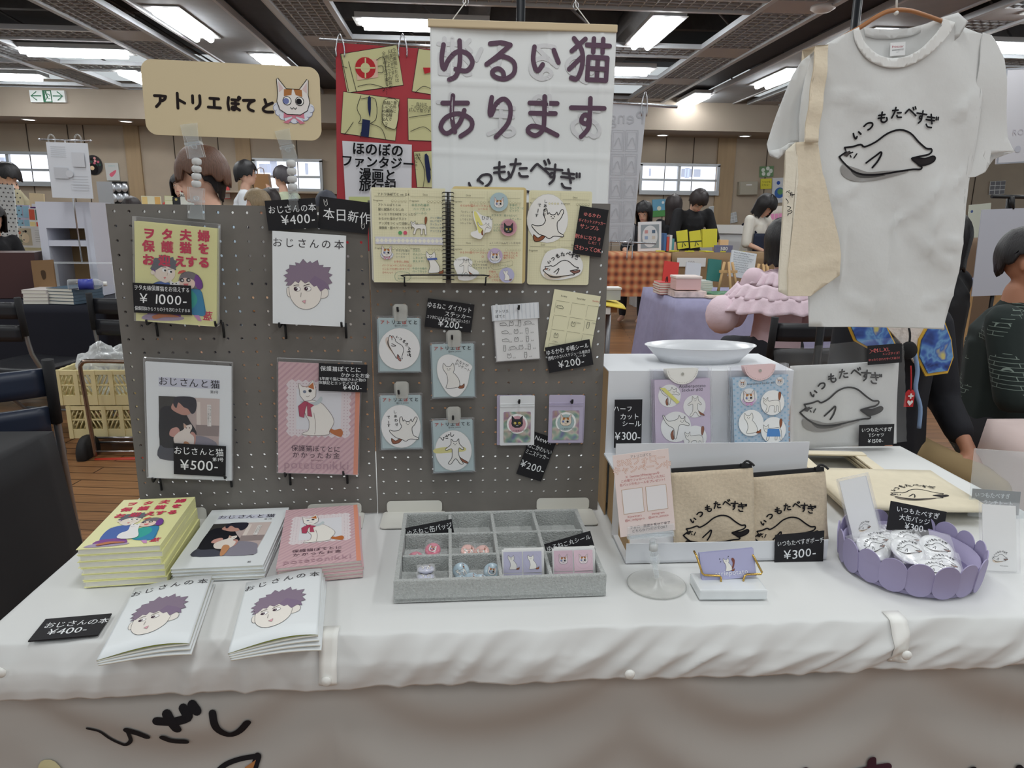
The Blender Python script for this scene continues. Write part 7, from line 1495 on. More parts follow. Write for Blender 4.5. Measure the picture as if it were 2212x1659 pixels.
q=oy(568,405,FARY-.25); pbg=thing('paper_bag','brown paper bag on the sill of the middle window','bag',(q.x,q.y,oy(568,412,FARY-.25).z)); MB().prism([(-.13,0),(.13,0),(.11,.26),(-.11,.26)],-.07,.07,M=Mx.Rotation(PI/2,4,'X')).o('body',mat('kraft',(168,126,84),.7,bump=.5,bscale=12),pbg); MB().tube(smooth([(-.05,-.07,.25),(-.04,-.07,.34),(.04,-.07,.34),(.05,-.07,.25)],3),.006,6).o('handle',mat('kraft',(150,110,70),.7),pbg)
struct(MB().box((q.x+.3,FARY-.18,oy(568,412,FARY-.25).z-.02),(2.2,.34,.03)).o('window_sill',mwall))
# --- right: lilac table, plaid table, easels
mlilac=mat('cloth_lilac',(160,158,190),.85,bump=.9,bscale=22,vary=.06,vscale=14)
LX0=oz(1465,650,.70).x; drape('lilac_table','lilac clothed table with books on easels, right of the pegboards',LX0,LX0+1.8,4.98,6.0,.70,.0,mlilac,.10,.03); 
yP_=8.0; zp=oy(1450,547,yP_).z
mplaid=bpy.data.materials.new('plaid'); mplaid.use_nodes=True; t_=mplaid.node_tree; b_=t_.nodes['Principled BSDF']; c_=t_.nodes.new('ShaderNodeTexCoord'); prev=None
for ax in ('X','Z'):
    wv=t_.nodes.new('ShaderNodeTexWave'); wv.bands_direction=ax; wv.inputs['Scale'].default_value=3.4; wv.inputs['Distortion'].default_value=0; t_.links.new(c_.outputs['Object'],wv.inputs[0]); prev=(prev,wv) if prev else wv
ad=t_.nodes.new('ShaderNodeMath'); ad.operation='ADD'; t_.links.new(prev[0].outputs['Fac'],ad.inputs[0]); t_.links.new(prev[1].outputs['Fac'],ad.inputs[1]); mu=t_.nodes.new('ShaderNodeMath'); mu.operation='MULTIPLY'; mu.inputs[1].default_value=.5; t_.links.new(ad.outputs[0],mu.inputs[0]); r_=t_.nodes.new('ShaderNodeValToRGB'); r_.color_ramp.elements[0].color=lin((108,52,36)); r_.color_ramp.elements[1].color=lin((206,160,112)); e=r_.color_ramp.elements.new(.5); e.color=lin((186,110,70)); t_.links.new(mu.outputs[0],r_.inputs[0]); t_.links.new(r_.outputs[0],b_.inputs['Base Color'])
drape('plaid_table','table under a brown plaid cloth right of the grey hanging poster',oy(1250,550,yP_).x,oy(1450,548,yP_).x,yP_,yP_+.45,zp,oy(1400,640,yP_).z,mplaid,0,.008)
drape('kraft_table','table under brown paper with yellow booklets on it',oy(1453,548,yP_).x,oy(1730,548,yP_).x,yP_,yP_+.45,oy(1560,546,yP_).z,.0,mat('kraft_paper',(150,124,92),.8,vary=.05),0,.004); zk=oy(1560,546,yP_).z
mfrw=mat('frame_white',(228,230,232),.4)
wf=upright('framed_photo','white photo frame standing on the plaid table','picture frame',yP_+.15,[(1378,479),(1428,479),(1429,542),(1380,542)],mfrw,None,.03,part='frame'); m_,w_,h_=yplane(yP_+.134).rect([(1383,485),(1423,485),(1424,536),(1385,536)]); p=Pr(fn=lambda u,v,h:(u,v,h),z0=.002,step=6e-4); p.rect(0,0,w_,h_,(150,160,166)); p.fill(ell(w_*.42,h_*.46),(216,220,222)); [p.rect((-.2+.4*(i%2))*w_,(.2-.25*(i//2))*h_,.18*w_,.14*h_,[(200,150,150),(90,110,130),(150,170,200),(206,200,190)][i]) for i in range(4)]; p.o('picture',wf)
mye=mat('yellow_booklet',(222,214,70),.6)
for k,(c4,lab) in enumerate((([(1459,499),(1483,498),(1490,536),(1467,537)],'left yellow booklet tied with dark ribbon on the paper table'),([(1487,499),(1511,499),(1518,534),(1494,535)],'middle yellow booklet tied with dark ribbon on the paper table'),([(1517,495),(1549,495),(1549,534),(1519,534)],'thick right stack of yellow booklets on the paper table'))):
    upright('yellow_booklet',lab,'booklet',yP_+.25,c4,mye,(lambda p,w,h:(p.line([(-.5*w,-.1*h),(.5*w,-.15*h)],.012,(50,60,60),0),p.line([(-.1*w,-.4*h),(0,-.12*h),(.2*w,-.35*h)],.01,(50,60,60),0))) if k<2 else None,.02+.04*(k==2),group='standing yellow booklets')
for k in range(11): q=oz(1440+17*k,545-2*(k%2),zk+.01); t=thing('yellow_slip','small yellow folded slip, one of the row along the paper table edge','paper slip',Mx.Translation((q.x,yP_+.06+.04*(k%3),zk+.004))@Mx.Rotation(k*1.1,4,'Z'),'yellow slips on the paper table'); MB().prism([(-.05,-.03),(.05,-.03),(.04,.035),(-.04,.03)],0,.012).o('slip',mye,t)
ft_=bx('price_block','grey block reading 500 on the paper table','sign',(oy(1562,537,yP_+.1).x,yP_+.1,zk+.04),(.2,.06,.08),mat('block_blue',(110,112,140),.6)); p=Pr(z0=0,fn=lambda u,v,h:(u,-.032-h,v+.02),step=1e-3); p.text('500',0,.005,.055,WHT,bold=.04); p.o('lettering',ft_)
for k,(px,hh,c) in enumerate(((1432,.2,(70,110,160)),(1438,.16,(200,80,70)),(1444,.18,(226,226,226)),(1449,.14,(90,150,160)))): bx('slim_book',('blue','red','white','teal')[k]+' slim book upright beside the white photo frame','book',(oy(px,540,yP_+.3).x,yP_+.30,zk+hh/2+.004),(.028,.15,hh),mat('slim_%d'%k,c,.5),group='upright slim books')
for k,(px,c,lab) in enumerate(((1551,(236,196,150),'peach card box on the paper table above the 500 block'),)): bx('card_box',lab,'box',(oy(1563,520,yP_+.3).x,yP_+.3,oy(1563,530,yP_+.3).z),(.1,.06,.13),mat('peach',c,.6))
upright('paper_note','white paper note pinned on the brown paper table front','sign',yP_-.04,[(1463,557),(1525,557),(1524,577),(1462,575)],mpaper,lambda p,w,h:p.text('500',0,-.2*h,.5*h,(180,180,184)),.003)
# on the lilac table
zl=.706; yl=5.15
def easel(label,px,py0,py1,y,mm,c4,col,wood=True):
    t=upright('easel_book',label,'book',y,c4,mat('eb_%d'%px,col,.5),None,.02,lean=.18); 
for lab,c4,col in (('red book on a black wire stand on the lilac table',[(1437,565),(1470,566),(1460,615),(1429,613)],(196,50,44)),('grey book on a black wire stand on the lilac table',[(1485,568),(1518,568),(1508,612),(1477,612)],(196,198,206)),('green book on a wooden easel on the lilac table',[(1533,561),(1562,560),(1552,607),(1525,606)],(40,110,104)),('white handwritten sheet on a wooden easel before the woman in pink',[(1585,545),(1640,545),(1622,600),(1570,598)],(206,210,214))):
    dr=(lambda p,w,h:art_lines(p,-.42*w,.42*h,.84*w,9,.09*h,(140,146,150),.003)) if 'sheet' in lab else None
    upright('book' if 'sheet' not in lab else 'written_sheet',lab,'book' if 'sheet' not in lab else 'paper',yl+.35,c4,mat('eb_%d'%c4[0][0],col,.5),dr,.02,lean=.22)
mez=mat('easel_wood',(196,160,112),.6)
for lab,px,py0,py1 in (('small wooden easel behind the green book',1550,566,622),('small wooden easel behind the handwritten sheet',1622,570,620)):
    q=oy(px,py1,yl+.5); t=thing('wooden_easel',lab,'easel',(q.x,yl+.30,zl)); hh=oy(px,py0,yl+.3).z-zl; MB().tube([(-.08,-.03,0),(-.03,.01,hh)],.011,6).tube([(.08,-.03,0),(.03,.01,hh)],.011,6).tube([(0,-.1,0),(0,.0,hh)],.010,6).box((0,-.005,hh*.7),(.14,.02,.02)).o('frame',mez,t)
for lab,px in (('black wire stand behind the red book',1448),('black wire stand behind the grey book',1492)):
    q=oy(px,610,yl+.28); t=thing('wire_easel',lab,'easel',(q.x,yl+.24,zl)); MB().tube(smooth([(-.05,0,0),(-.045,.0,.12),(-.035,0,.12),(-.03,0,0)],2),.004,6).tube(smooth([(.05,0,0),(.045,.0,.12),(.035,0,.12),(.03,0,0)],2),.004,6).tube([(-.05,0,.004),(.05,0,.004)],.004,6).o('wire',mwire,t)
t=bx('gift_box','pale pink lidded box on top of a patterned box on the lilac table','box',(oy(1488,615,yl+.02).x,yl+.10,oy(1488,615,yl).z),(.19,.15,.085),mat('box_pink',(222,186,184),.5),bev=.006); 
z1=oy(1490,628,yl).z; MB().box((0,0,.092),(.2,.16,.02),bev=.006).o('lid',mat('box_lid',(232,218,212),.5),t)
t=bx('patterned_box','patterned box with red flowers under the pale pink box','box',(oy(1492,637,yl).x,yl+.09,(oy(1492,630,yl).z+zl)/2),(.24,.18,max(.03,oy(1492,630,yl).z-zl)),mat('box_pattern',(214,196,190),.5,vary=.35,vscale=16))
pile('red_book',lambda k,n:('topmost' if k==n-1 else ordn[k]+' lowest' if k else 'lowest')+' red book of the stack beside the pink box','book',1444,yl+.20,zl,5,(.13,.19,.018),mat('red_cover',(196,60,60),.5),'red books on the lilac table')
pile('pale_book',lambda k,n:('topmost' if k==n-1 else ordn[k]+' lowest' if k else 'lowest')+' pale book of the stack right of the pink box','book',1520,yl+.26,zl,6,(.15,.2,.016),mat('pale_cover',(206,212,206),.5),'pale books on the lilac table')
bx('green_pad','green patterned pad lying on the lilac table','booklet',(oy(1560,630,yl+.1).x,yl+.16,zl+.012),(.24,.18,.02),mat('green_pad',(90,140,110),.5,vary=.4,vscale=30),.3)
bx('notebook','open notebook with a pink edge at the front of the lilac table','book',(oy(1550,645,yl).x,yl,zl+.008),(.2,.12,.014),mat('nb_edge',(226,206,190),.5),.1)
# yellow cloth table just right of the pegboards
yY=4.6; t=thing('yellow_table','wooden table end with yellow cloth and a socket strip, seen just right of the pegboards','table',(oy(1325,670,yY).x-.28,yY+.3,0)); zy=oy(1330,655,yY).z
MB().grid(lambda u,v:(-.5+u*.86,-.32+.64*v,zy+.006-.05*max(0,u-.86)*3-.04*max(0,.12-v)*4),20,12,thick=.006).o('cloth',mat('cloth_yellow',(222,198,80),.7),t); MB().box((-.1,0,zy-.04),(.82,.55,.05)).o('table_top',mat('table_brown',(160,116,74),.45),t); MB().tube([(.27,-.2,zy-.06),(.27,-.2,0)],.018,8).tube([(-.4,-.2,zy-.06),(-.4,-.2,0)],.018,8).o('leg',msteel,t); MB().box((.18,-.29,zy-.05),(.16,.03,.045)).o('socket_strip',mtrim,t)
t=bx('plastic_tub','small clear lidded tub on the yellow cloth','container',(oy(1320,632,yY+.05).x,yY+.1,zy+.05),(.13,.1,.07),mat('tub',(206,212,212),.3,trans=.3)); MB().box((0,0,.075),(.14,.11,.012)).o('lid',mtrim,t)
# far right clutter on the back wall
upright('round_badge_sign','round yellow paper sign on the far wall','sign',FARY-.02,[(1643,386),(1667,386),(1667,408),(1643,408)],mye,lambda p,w,h:(p.text('うちわも',0,.1*h,.2*w,(60,60,30)),p.text('こちら！',0,-.2*h,.2*w,(60,60,30))),.01)
upright('flower_cutout','green and white flower cut out above the yellow paper sign','decoration',FARY-.02,[(1641,359),(1671,359),(1671,382),(1641,382)],mat('leafgreen',(110,146,104),.7),lambda p,w,h:[p.dot((.3*w*math.cos(k*1.3),.3*h*math.sin(k*1.3)),.13*w,(226,232,224)) for k in range(6)],.01)
upright('blue_poster','white poster with a blue and green painting behind the tote bag','poster',FARY-.02,[(1668,384),(1700,384),(1700,438),(1668,438)],mat('poster_w2',(222,226,230),.6),lambda p,w,h:(p.dot((0,-.1*h),.34*w,(70,110,180)),p.dot((.05*w,-.05*h),.2*w,(110,160,110)),p.dot((-.1*w,.3*h),.12*w,(60,90,170))),.01)
upright('sky_painting','small painting of a tree under a blue sky, left of the man in black','painting',FARY-.02,[(1408,431),(1437,430),(1439,468),(1411,468)],mat('sky_blue',(110,170,200),.6),lambda p,w,h:(p.rect(0,-.32*h,w,.36*h,(90,150,90)),p.dot((0,-.02*h),.16*w,(226,226,206)),p.dot((.3*w,.3*h),.1*w,(236,240,240))),.02)
for k,(c4,lab) in enumerate((([(1530,445),(1562,444),(1572,482),(1536,484)],'white printed papers stacked on a rack right of the man in black'),([(1572,462),(1590,458),(1594,480),(1576,482)],'small white leaflet leaning right of the printed papers'))): upright('printed_paper',lab,'paper',FARY-.03,c4,mpaper,prn([(190,194,196),(214,216,216),(150,152,156)],3,3),.03)
bx('white_basket','white basket of goods behind the yellow booklets','basket',(oy(1570,493,10.3).x,10.3,oy(1560,505,10.2).z+.066),(.5,.25,.12),mtrim)
drape('goods_table','white clothed table in front of the far right staff',oy(1380,505,10.2).x,oy(1700,505,10.2).x,10.2,10.6,oy(1560,505,10.2).z,0,mat('cloth_greywhite',(190,190,190),.8),0,.01)
upright('card_rack','rack of cream cards with a pink label beside the tote bag','postcard rack',10.25,[(1664,446),(1697,444),(1697,504),(1664,505)],mat('rack_cream',(226,220,206),.6),prn([(206,196,180),(232,226,216),(226,150,190),(190,170,150)],4,4),.02)
# right edge: whiteboard, grey panel, pink table
upright('white_board','white board with pale drawings at the right edge behind the sleeve','board',5.2,[(2172,140),(2330,150),(2330,352),(2158,346)],mat('board_grey',(200,200,206),.35),lambda p,w,h:(p.frame(0,0,w*.99,h*.99,.015,(150,154,162)),p.dot((-.1*w,.1*h),.12*w,(190,192,202)),p.dot((-.25*w,-.35*h),.04*w,(180,182,192)),p.text('ROSTER',-.15*w,-.2*h,.1*w,(188,186,194))),.02)
gs=upright('grey_panel','pale grey hanging sheet behind the man in the green shirt','poster',3.3,[(2124,448),(2290,452),(2290,640),(2098,632)],mat('panel_lilacgrey',(178,180,190),.5),None,.004)
gO=V(gs.matrix_world.translation); gi=gs.matrix_world.inverted(); MB().tube([gi@oy(2142,424,3.32),gi@oy(2300,428,3.32)],.009,8).tube([gi@oy(2180,424,3.33),gi@V((oy(2180,424,3.33).x,3.33,0))],.009,8).tube([gi@oy(2186,424,3.31),gi@oy(2186,452,3.31)],.012,8).o('rod_stand',mwire,gs)
upright('wall_notices','two small printed notices on the far wall at the right','notice',FARY-.02,[(2140,392),(2172,390),(2170,420),(2136,420)],mpaper,prn([(130,130,136),(226,226,226),(90,90,96)],3,3),.01)
upright('cream_sign','cream sheet with a blue round stamp right of the shirt','sign',7.15,[(2090,442),(2140,440),(2137,512),(2093,513)],mat('cream_sheet',(214,220,206),.6),lambda p,w,h:p.dot((-.36*w,.3*h),.06*w,(90,110,160)),.006)
drape('shelf_table','brown fronted counter far right behind the shirt hem',oy(2060,515,7).x,oy(2400,515,7).x,7.0,7.5,oy(2100,514,7).z,0,mat('counter_brown',(130,108,88),.7),0,.0)
t=bx('wood_stool','pale wooden stool with a blue seat right of the shirt','stool',(oy(2105,560,6.0).x,6.0,.38),(.05,.05,.72),mez); MB().box((.1,0,.74),(.34,.3,.05),bev=.01).o('seat',mat('seat_blue',(150,160,206),.6),t); MB().box((.26,0,.36),(.05,.05,.72)).o('leg',mez,t)
mpkc=mat('cloth_pink',(226,206,202),.8,bump=.5,bscale=18); q=oz(2112,905,.70); drape('pink_table','pale pink clothed table at the right edge beside the seated visitors',q.x+.03,q.x+1.43,1.30,q.y,.70,.05,mpkc,.10,.02)
# ================================================================ people
mskin=mat('skin',(222,178,154),.55,vary=.03,vscale=6); mskin2=mat('skin_tan',(176,124,98),.55,vary=.03,vscale=6)
def hairmat(n,c): return mat('hair_'+n,c,.42,bump=1,bscale=30,stretch=(9,9,.5),vary=.25,vscale=30)
HB=hairmat('black',(28,26,28)); HBR=hairmat('brown',(96,66,50)); HD=hairmat('dark',(44,36,36)); HF=hairmat('fair',(150,132,104)); HGR=hairmat('grey',(70,66,70))
def union(name,parts,vox,mm,it=3):
    """one continuous surface from overlapping limbs: (a,b,ra,rb) tapered limbs and (c,(rx,ry,rz)) rounds"""
    mb=MB()
    for q in parts:
        if len(q)==4:
            a,b,ra,rb=V(q[0]),V(q[1]),q[2],q[3]; n=6; mb.tube([a+(b-a)*i/n for i in range(n+1)],[ra+(rb-ra)*i/n for i in range(n+1)],10); mb.ball(a,ra,10); mb.ball(b,rb,10)
        elif len(q)==3: # rotated round
            mb.ball((0,0,0),q[1],14,M=Mx.Translation(V(q[0]))@q[2].to_4x4())
        else: mb.ball(q[0],q[1],14)
    o=mb.o(name,mm); md=o.modifiers.new('r','REMESH'); md.mode='VOXEL'; md.voxel_size=vox
    bpy.context.view_layer.update(); me=bpy.data.meshes.new_from_object(o.evaluated_get(bpy.context.evaluated_depsgraph_get())); old=o.data; o.modifiers.clear(); o.data=me; bpy.data.meshes.remove(old)
    bm=bmesh.new(); bm.from_mesh(me)
    for _ in range(it): bmesh.ops.smooth_vert(bm,verts=bm.verts,factor=.5,use_axis_x=True,use_axis_y=True,use_axis_z=True)
    for f in bm.faces: f.smooth=True
    bm.to_mesh(me); bm.free(); me.materials.clear(); me.materials.append(mm); return o
def person(label,at_,face,ztop,seated=False,hair=HB,style='short',shirt=(200,200,200),trousers=(50,52,60),arms='down',lean=0,pitch=0,yaw=0,skin=None,vox=.012,sleeve=.5,eyes=False,build=1.0,group=None,stand=True,collar=False,pat=None,seat=.46):
    skin=skin or mskin
    if seated: hz=seat+.09; s=(ztop-hz)/.80
    else: s=ztop/1.60; hz=.82*s
    U=lambda x,y,z: V((x*s*build if abs(x)<.3 else x*s,y*s,hz+z*s))
    Rl=Mx.Rotation(-lean,3,'X'); base=V((0,0,hz))
    T=lambda x,y,z: base+Rl@(U(x,y,z)-base)      # upper body leans about the hips
    Rh=Mx.Rotation(yaw,3,'Z')@Mx.Rotation(-lean*.4-pitch,3,'X'); hc=T(0,.02,.66)+Rh@V((0,.0,.02*s)) ; 
    if pitch: hc=T(0,.02+.07*math.sin(pitch),.66-.05*abs(math.sin(pitch)))
    k=s
    def Hd(x,y,z): return hc+Rh@(V((x,y,z))*k)
    E3=lambda c,r: (Hd(*c),tuple(v*k for v in r),Rh)
    legs=[]; 
    for g in (-1,1):
        if seated: hp,kn,an=U(g*.09,0,-.03),V((g*.12*s,.42*s,hz-.05*s)),V((g*.12*s,.40*s,.08))
        else: hp,kn,an=U(g*.085,0,-.02),V((g*.09*s,.015,hz*.53)),V((g*.09*s,-.02,.08))
        legs.append((hp,kn,an))
    arm=[]
    P_={'down':((.215,-.01,.17),(.215,.06,-.07)),'table':((.225,.07,.18),(.13,.30,.13)),'lap':((.22,.04,.18),(.15,.24,.04)),'drink':((.19,.15,.25),(.06,.22,.50)),'lean':((.24,.14,.20),(.22,.30,-.02))}[arms]
    for g in (-1,1):
        el,wr=P_ if not (arms=='drink' and g>0) else ((.215,-.01,.17),(.2,.1,.02)); f=T if arms in('table','drink','lean') else (lambda x,y,z:T(x,y,z))
        arm.append((T(g*.168,0,.455),T(g*el[0],el[1],el[2]),T(g*wr[0],wr[1],wr[2])))
    body=[(U(0,0,0),T(0,0,.16),.125*s*build,.112*s*build),(T(0,0,.16),T(0,.0,.36),.112*s*build,.12*s*build),(T(-.11,0,.42),T(.11,0,.42),.07*s,.07*s),(T(0,-.005,.44),T(0,.005,.56),.058*s,.052*s)]
    body+=[E3((0,.0,.02),(.076,.094,.108)),E3((0,.022,-.055),(.058,.066,.062)),E3((0,.062,-.088),(.026,.024,.022)),E3((0,.092,-.02),(.012,.018,.017)),E3((0,.085,.005),(.009,.012,.03)),E3((-.078,.0,-.012),(.010,.018,.030)),E3((.078,.0,-.012),(.010,.018,.030)),E3((-.035,.07,.032),(.028,.018,.010)),E3((.035,.07,.032),(.028,.018,.010)),E3((0,.085,-.055),(.022,.010,.009))]
    for hp,kn,an in legs: body+=[(hp,kn,.078*s*build,.052*s),(kn,an,.052*s,.034*s),(an+V((0,-.01,-.03)),an+V((0,.15*s,-.05)),.034*s,.026*s)]
    for g,(sh,el,wr) in zip((-1,1),arm):
        d=(wr-el).normalized(); sd=V((g,0,0)); sd=(sd-d*sd.dot(d)).normalized(); up=sd.cross(d)*g
        body+=[(sh,el,.046*s*build,.036*s),(el,wr,.037*s,.025*s),(wr,wr+d*.05*s,.024*s,.030*s),(wr+d*.05*s,wr+d*.085*s,.028*s,.024*s)]
        for i,L in enumerate((.066,.078,.072,.055)):
            o_=wr+d*.085*s+sd*(.030-.019*i)*s*-1; cu=d*.85+up*-.35; body.append((o_,o_+cu*L*.5*s,.0088*s,.0082*s)); body.append((o_+cu*L*.5*s,o_+cu*L*.5*s+(d*.6-up*.7)*L*.5*s,.0082*s,.0075*s))
        th=wr+d*.03*s-sd*.026*s*1; body.append((th,th+(d*.7-sd*.75)*.045*s,.011*s,.0095*s))
    o=union('person',body,vox,skin); tag(o,label,'person',group)
    ms=pat or mat('shirt_%d_%d_%d'%tuple(shirt),shirt,.85,bump=.4,bscale=22); mt=mat('trousers_%d_%d_%d'%tuple(trousers),trousers,.85,bump=.3,bscale=25)
    e=.016*s; clo=[(U(0,0,-.03),T(0,0,.16),.135*s*build+e,.12*s*build+e),(T(0,0,.16),T(0,0,.36),.118*s*build+e,.124*s*build+e),(T(-.12,0,.415),T(.12,0,.415),.066*s+e,.066*s+e),(T(0,-.01,.45),T(0,-.004,.485),.062*s+e,.055*s+e*.6)]
    for sh,el,wr in arm:
        f=sleeve*2
        clo.append((sh,sh+(el-sh)*min(1,f),.046*s*build+e*1.3,.042*s+e*1.3))
        if f>1: clo.append((el,el+(wr-el)*(f-1),.042*s+e,.034*s+e))
    if collar: clo+= [(T(-.035,-.03,.49),T(-.04,.03,.50),.022*s,.022*s),(T(.035,-.03,.49),T(.04,.03,.50),.022*s,.022*s)]
    c_=union('shirt',clo,vox,ms,4); c_.parent=o
    tr=[(U(-.03,0,-.02),U(.03,0,-.02),.135*s*build+.004,.135*s*build+.004)]
    for hp,kn,an in legs: tr+=[(hp,kn,.088*s*build,.066*s),(kn,an+V((0,0,.02)),.066*s,.052*s)]
    c_=union('trousers',tr,vox*1.4,mt,4); c_.parent=o
    # hair
    st={'short':(.045,-.015,-.075,.018),'crop':(.065,.028,-.05,.004),'bob':(.03,-.13,-.15,.03),'long':(.045,-.24,-.26,.026),'bowl':(-.005,.022,-.035,.014),'cap':(.05,.0,-.03,.02),'bun':(.05,.0,-.06,.012)}[style]
    def shell(st):
        fz,sz,bz_,th=st; n=40; rows=14; R0=(.076+th,.094+th,.108+th); vs=[];fs=[]
        for j in range(rows+1):
            for i in range(n):
                a=2*PI*i/n; c=math.cos(a)      # a=0 front (+y)
                zl=fz+ (sz-fz)*min(1,max(0,(1-c-.30)/.45)) if c>.0 else sz+(bz_-sz)*(-c)
                if c>.0 and abs(math.sin(a))>.80: zl=sz
                zt_=.02+R0[2]; v=j/rows; z=zt_+(zl-zt_)*(v**.8 if v else 0); zz=(z-.02)/R0[2]
                r=math.sqrt(max(0,1-zz*zz)) if zz>0 or style=='crop' else (1-.10*min(1,-zz*1.2) if style in('bob','long') else 1-(.9 if style=='crop' else .3)*min(1,(zz*zz)))
                wv=1+.018*math.sin(i*2.7+1.3*math.sin(i))+.012*math.sin(i*5.1)
                if j==0: r=0
                vs.append(Hd(R0[0]*r*math.sin(a)*wv,(R0[1]*r*c-.006)*wv,z+(.012*math.sin(i*1.9)*(v>.85)) ))
        fs=[(j*n+i,(j+1)*n+i,(j+1)*n+(i+1)%n,j*n+(i+1)%n) for j in range(rows) for i in range(n)]
        mb=MB().add(vs,fs,0,True)
        if style=='bun': mb.ball(Hd(0,-.10,-.04),.035*k,12)
        return mb
    if style=='bowl': u_=shell((.06,.012,-.10,.002)).o('undercut',HB,o); u_.modifiers.new('t','SOLIDIFY').thickness=.006
    mb=shell(st)
    h_=mb.o('cap' if style=='cap' else 'hair',hair,o); md=h_.modifiers.new('t','SOLIDIFY'); md.thickness=.012; md.offset=-1
    if style=='cap': MB().box(Hd(0,.13,.055),(.14,.09,.012),bev=.004).o('brim',hair,o)
    if eyes:
        for g in (-1,1):
            mb=MB(); mb.ball(Hd(g*.032,.083,.006),(.0125*k,.006*k,.0058*k),10); mb.ball(Hd(g*.032,.0885,.006),(.0055*k,.004*k,.0058*k),8,1); mb.o('eye',[mat('eye_white',(232,228,224),.3),mat('iris',(30,22,20),.3)],o)
            MB().tube([Hd(g*.05,.078,.026),Hd(g*.033,.088,.032),Hd(g*.016,.088,.027)],.0028*k,6).o('eyebrow',hair,o)
        MB().ball(Hd(0,.093,-.056),(.019*k,.005*k,.005*k),10).o('mouth',mat('lips',(186,104,100),.5),o)
    o.matrix_world=Mx.Translation(V((at_[0],at_[1],0)))@Mx.Rotation(face,4,'Z'); o['_s']=s; del o['_s']
    return o
def at(px,py,y): q=oy(px,py,y); return (q.x,y),q.z
def P(label,px,ptop,y,face,**k):
    a,z=at(px,ptop,y); return person(label,a,face,z,**k)
L_,R_,F_,B_=PI/2,-PI/2,PI,0
P('person standing far left in a beige top with a dark collar, looking left',22,353,9.4,PI*.68,hair=HB,style='short',shirt=(176,168,140),arms='down',eyes=True,sleeve=.9,pitch=.25)
P('person in black seated at the left edge before the perforated board',-20,448,5.9,-2.2,hair=HB,style='bob',shirt=(26,26,30),seated=True,arms='table',sleeve=1.0,seat=.62)
P('person with a brown bowl haircut and light blue shirt behind the left pegboard',443,324,3.35,1.75,hair=HBR,style='bowl',shirt=(166,188,204),vox=.009,eyes=True,pitch=.06,sleeve=.5,build=1.05)
P('person in a white T-shirt standing by the middle window, facing right',526,355,9.4,-1.35,hair=HB,style='short',shirt=(226,230,234),eyes=True)
P('person in a pale green top drinking before the middle window',610,365,10.4,.95,hair=HGR,style='bun',shirt=(196,204,176),arms='drink',sleeve=.7)
P('person with fair hair seated low, above the tilted black card',558,414,6.6,2.0,hair=HF,style='short',shirt=(150,150,150),seated=True,arms='table',seat=.62)
P('person with dark hair seated behind the fair haired one',583,412,7.3,.5,hair=HD,style='short',shirt=(60,56,60),seated=True,arms='table',seat=.62)
P('person in a dark cap half hidden beside the red comic poster',703,418,7.2,-.4,hair=mat('cap_navy',(66,68,78),.7),style='cap',shirt=(190,190,196),seated=True,arms='table',seat=.62)
P('person with dark hair bending low left of the brown haired one',283,430,7.6,.4,hair=HD,style='short',shirt=(60,60,64),seated=True,arms='table',seat=.6)
P('person in a red sleeveless top behind the white lettered card',389,384,9.2,F_,hair=HB,style='long',shirt=(190,50,54),sleeve=.05,arms='table',eyes=True)
P('person with long black hair looking down, right of the grey poster',1394,432,9.08,F_-.5,hair=HB,style='long',shirt=(34,34,38),seated=True,arms='table',pitch=.35,eyes=True,seat=.62)
P('person with an orange strap seated with the back turned beside the one in black',1456,425,9.4,-.5,hair=HD,style='long',shirt=(30,30,34),seated=True,arms='lap',seat=.66)
P('person in a black T-shirt bowing over the yellow booklets',1491,398,9.0,F_+.15,hair=HD,style='short',shirt=(28,28,31),arms='lean',lean=.28,pitch=.75,build=1.12,eyes=True)
P('person with a black bob, white T-shirt and navy apron, looking down',1630,416,8.95,F_+.55,hair=HB,style='bob',shirt=(226,222,212),arms='table',lean=.2,pitch=.5,eyes=True)
ap=[o for o in COL.objects if o.get('label','').startswith('person with a black bob')][0]
MB().grid(lambda u,v:((u-.5)*.3,.17+.02*math.cos((u-.5)*3)-.04*abs(u-.5),.55+.55*v),10,12,thick=.01).tube([(-.1,.15,1.1),(-.11,.05,1.27),(-.08,-.08,1.2)],.014,6).tube([(.1,.15,1.1),(.11,.05,1.27),(.08,-.08,1.2)],.014,6).o('apron',mat('apron_navy',(36,42,62),.8),ap)
wk=P('person in a frilled pink blouse seated with the back turned, beside the tote bag',1700,484,3.55,.12,hair=HB,style='bob',shirt=(222,198,208),seated=True,arms='table',sleeve=.7,vox=.011,build=1.18,seat=.54)
mfrill=mat('frill_pink',(226,204,214),.9,bump=2,bscale=26)
for z,r,d in ((1.015,.13,.075),(.955,.205,.08),(.895,.245,.09)):
    mb=MB(); n=90
    mb.grid(lambda u,v:((r+d*v*.55+.014*v*math.sin(u*2*PI*26))*math.cos(u*2*PI)*1.12,(r+d*v*.5+.014*v*math.sin(u*2*PI*26))*math.sin(u*2*PI)*.78,z-d*v*.8+.006*math.sin(u*2*PI*13)),n*2,5,thick=.004); mb.o('frill',mfrill,wk)
for sx in (-1,1): MB().ball((sx*.30,.02,.80),(.085,.09,.10),16).o('puff_sleeve',mfrill,wk)
ax,az=at(1690,690,3.3); chair('black folding chair carrying the person in the pink blouse',wk.location.x+.01,3.46,.10,mseatb)
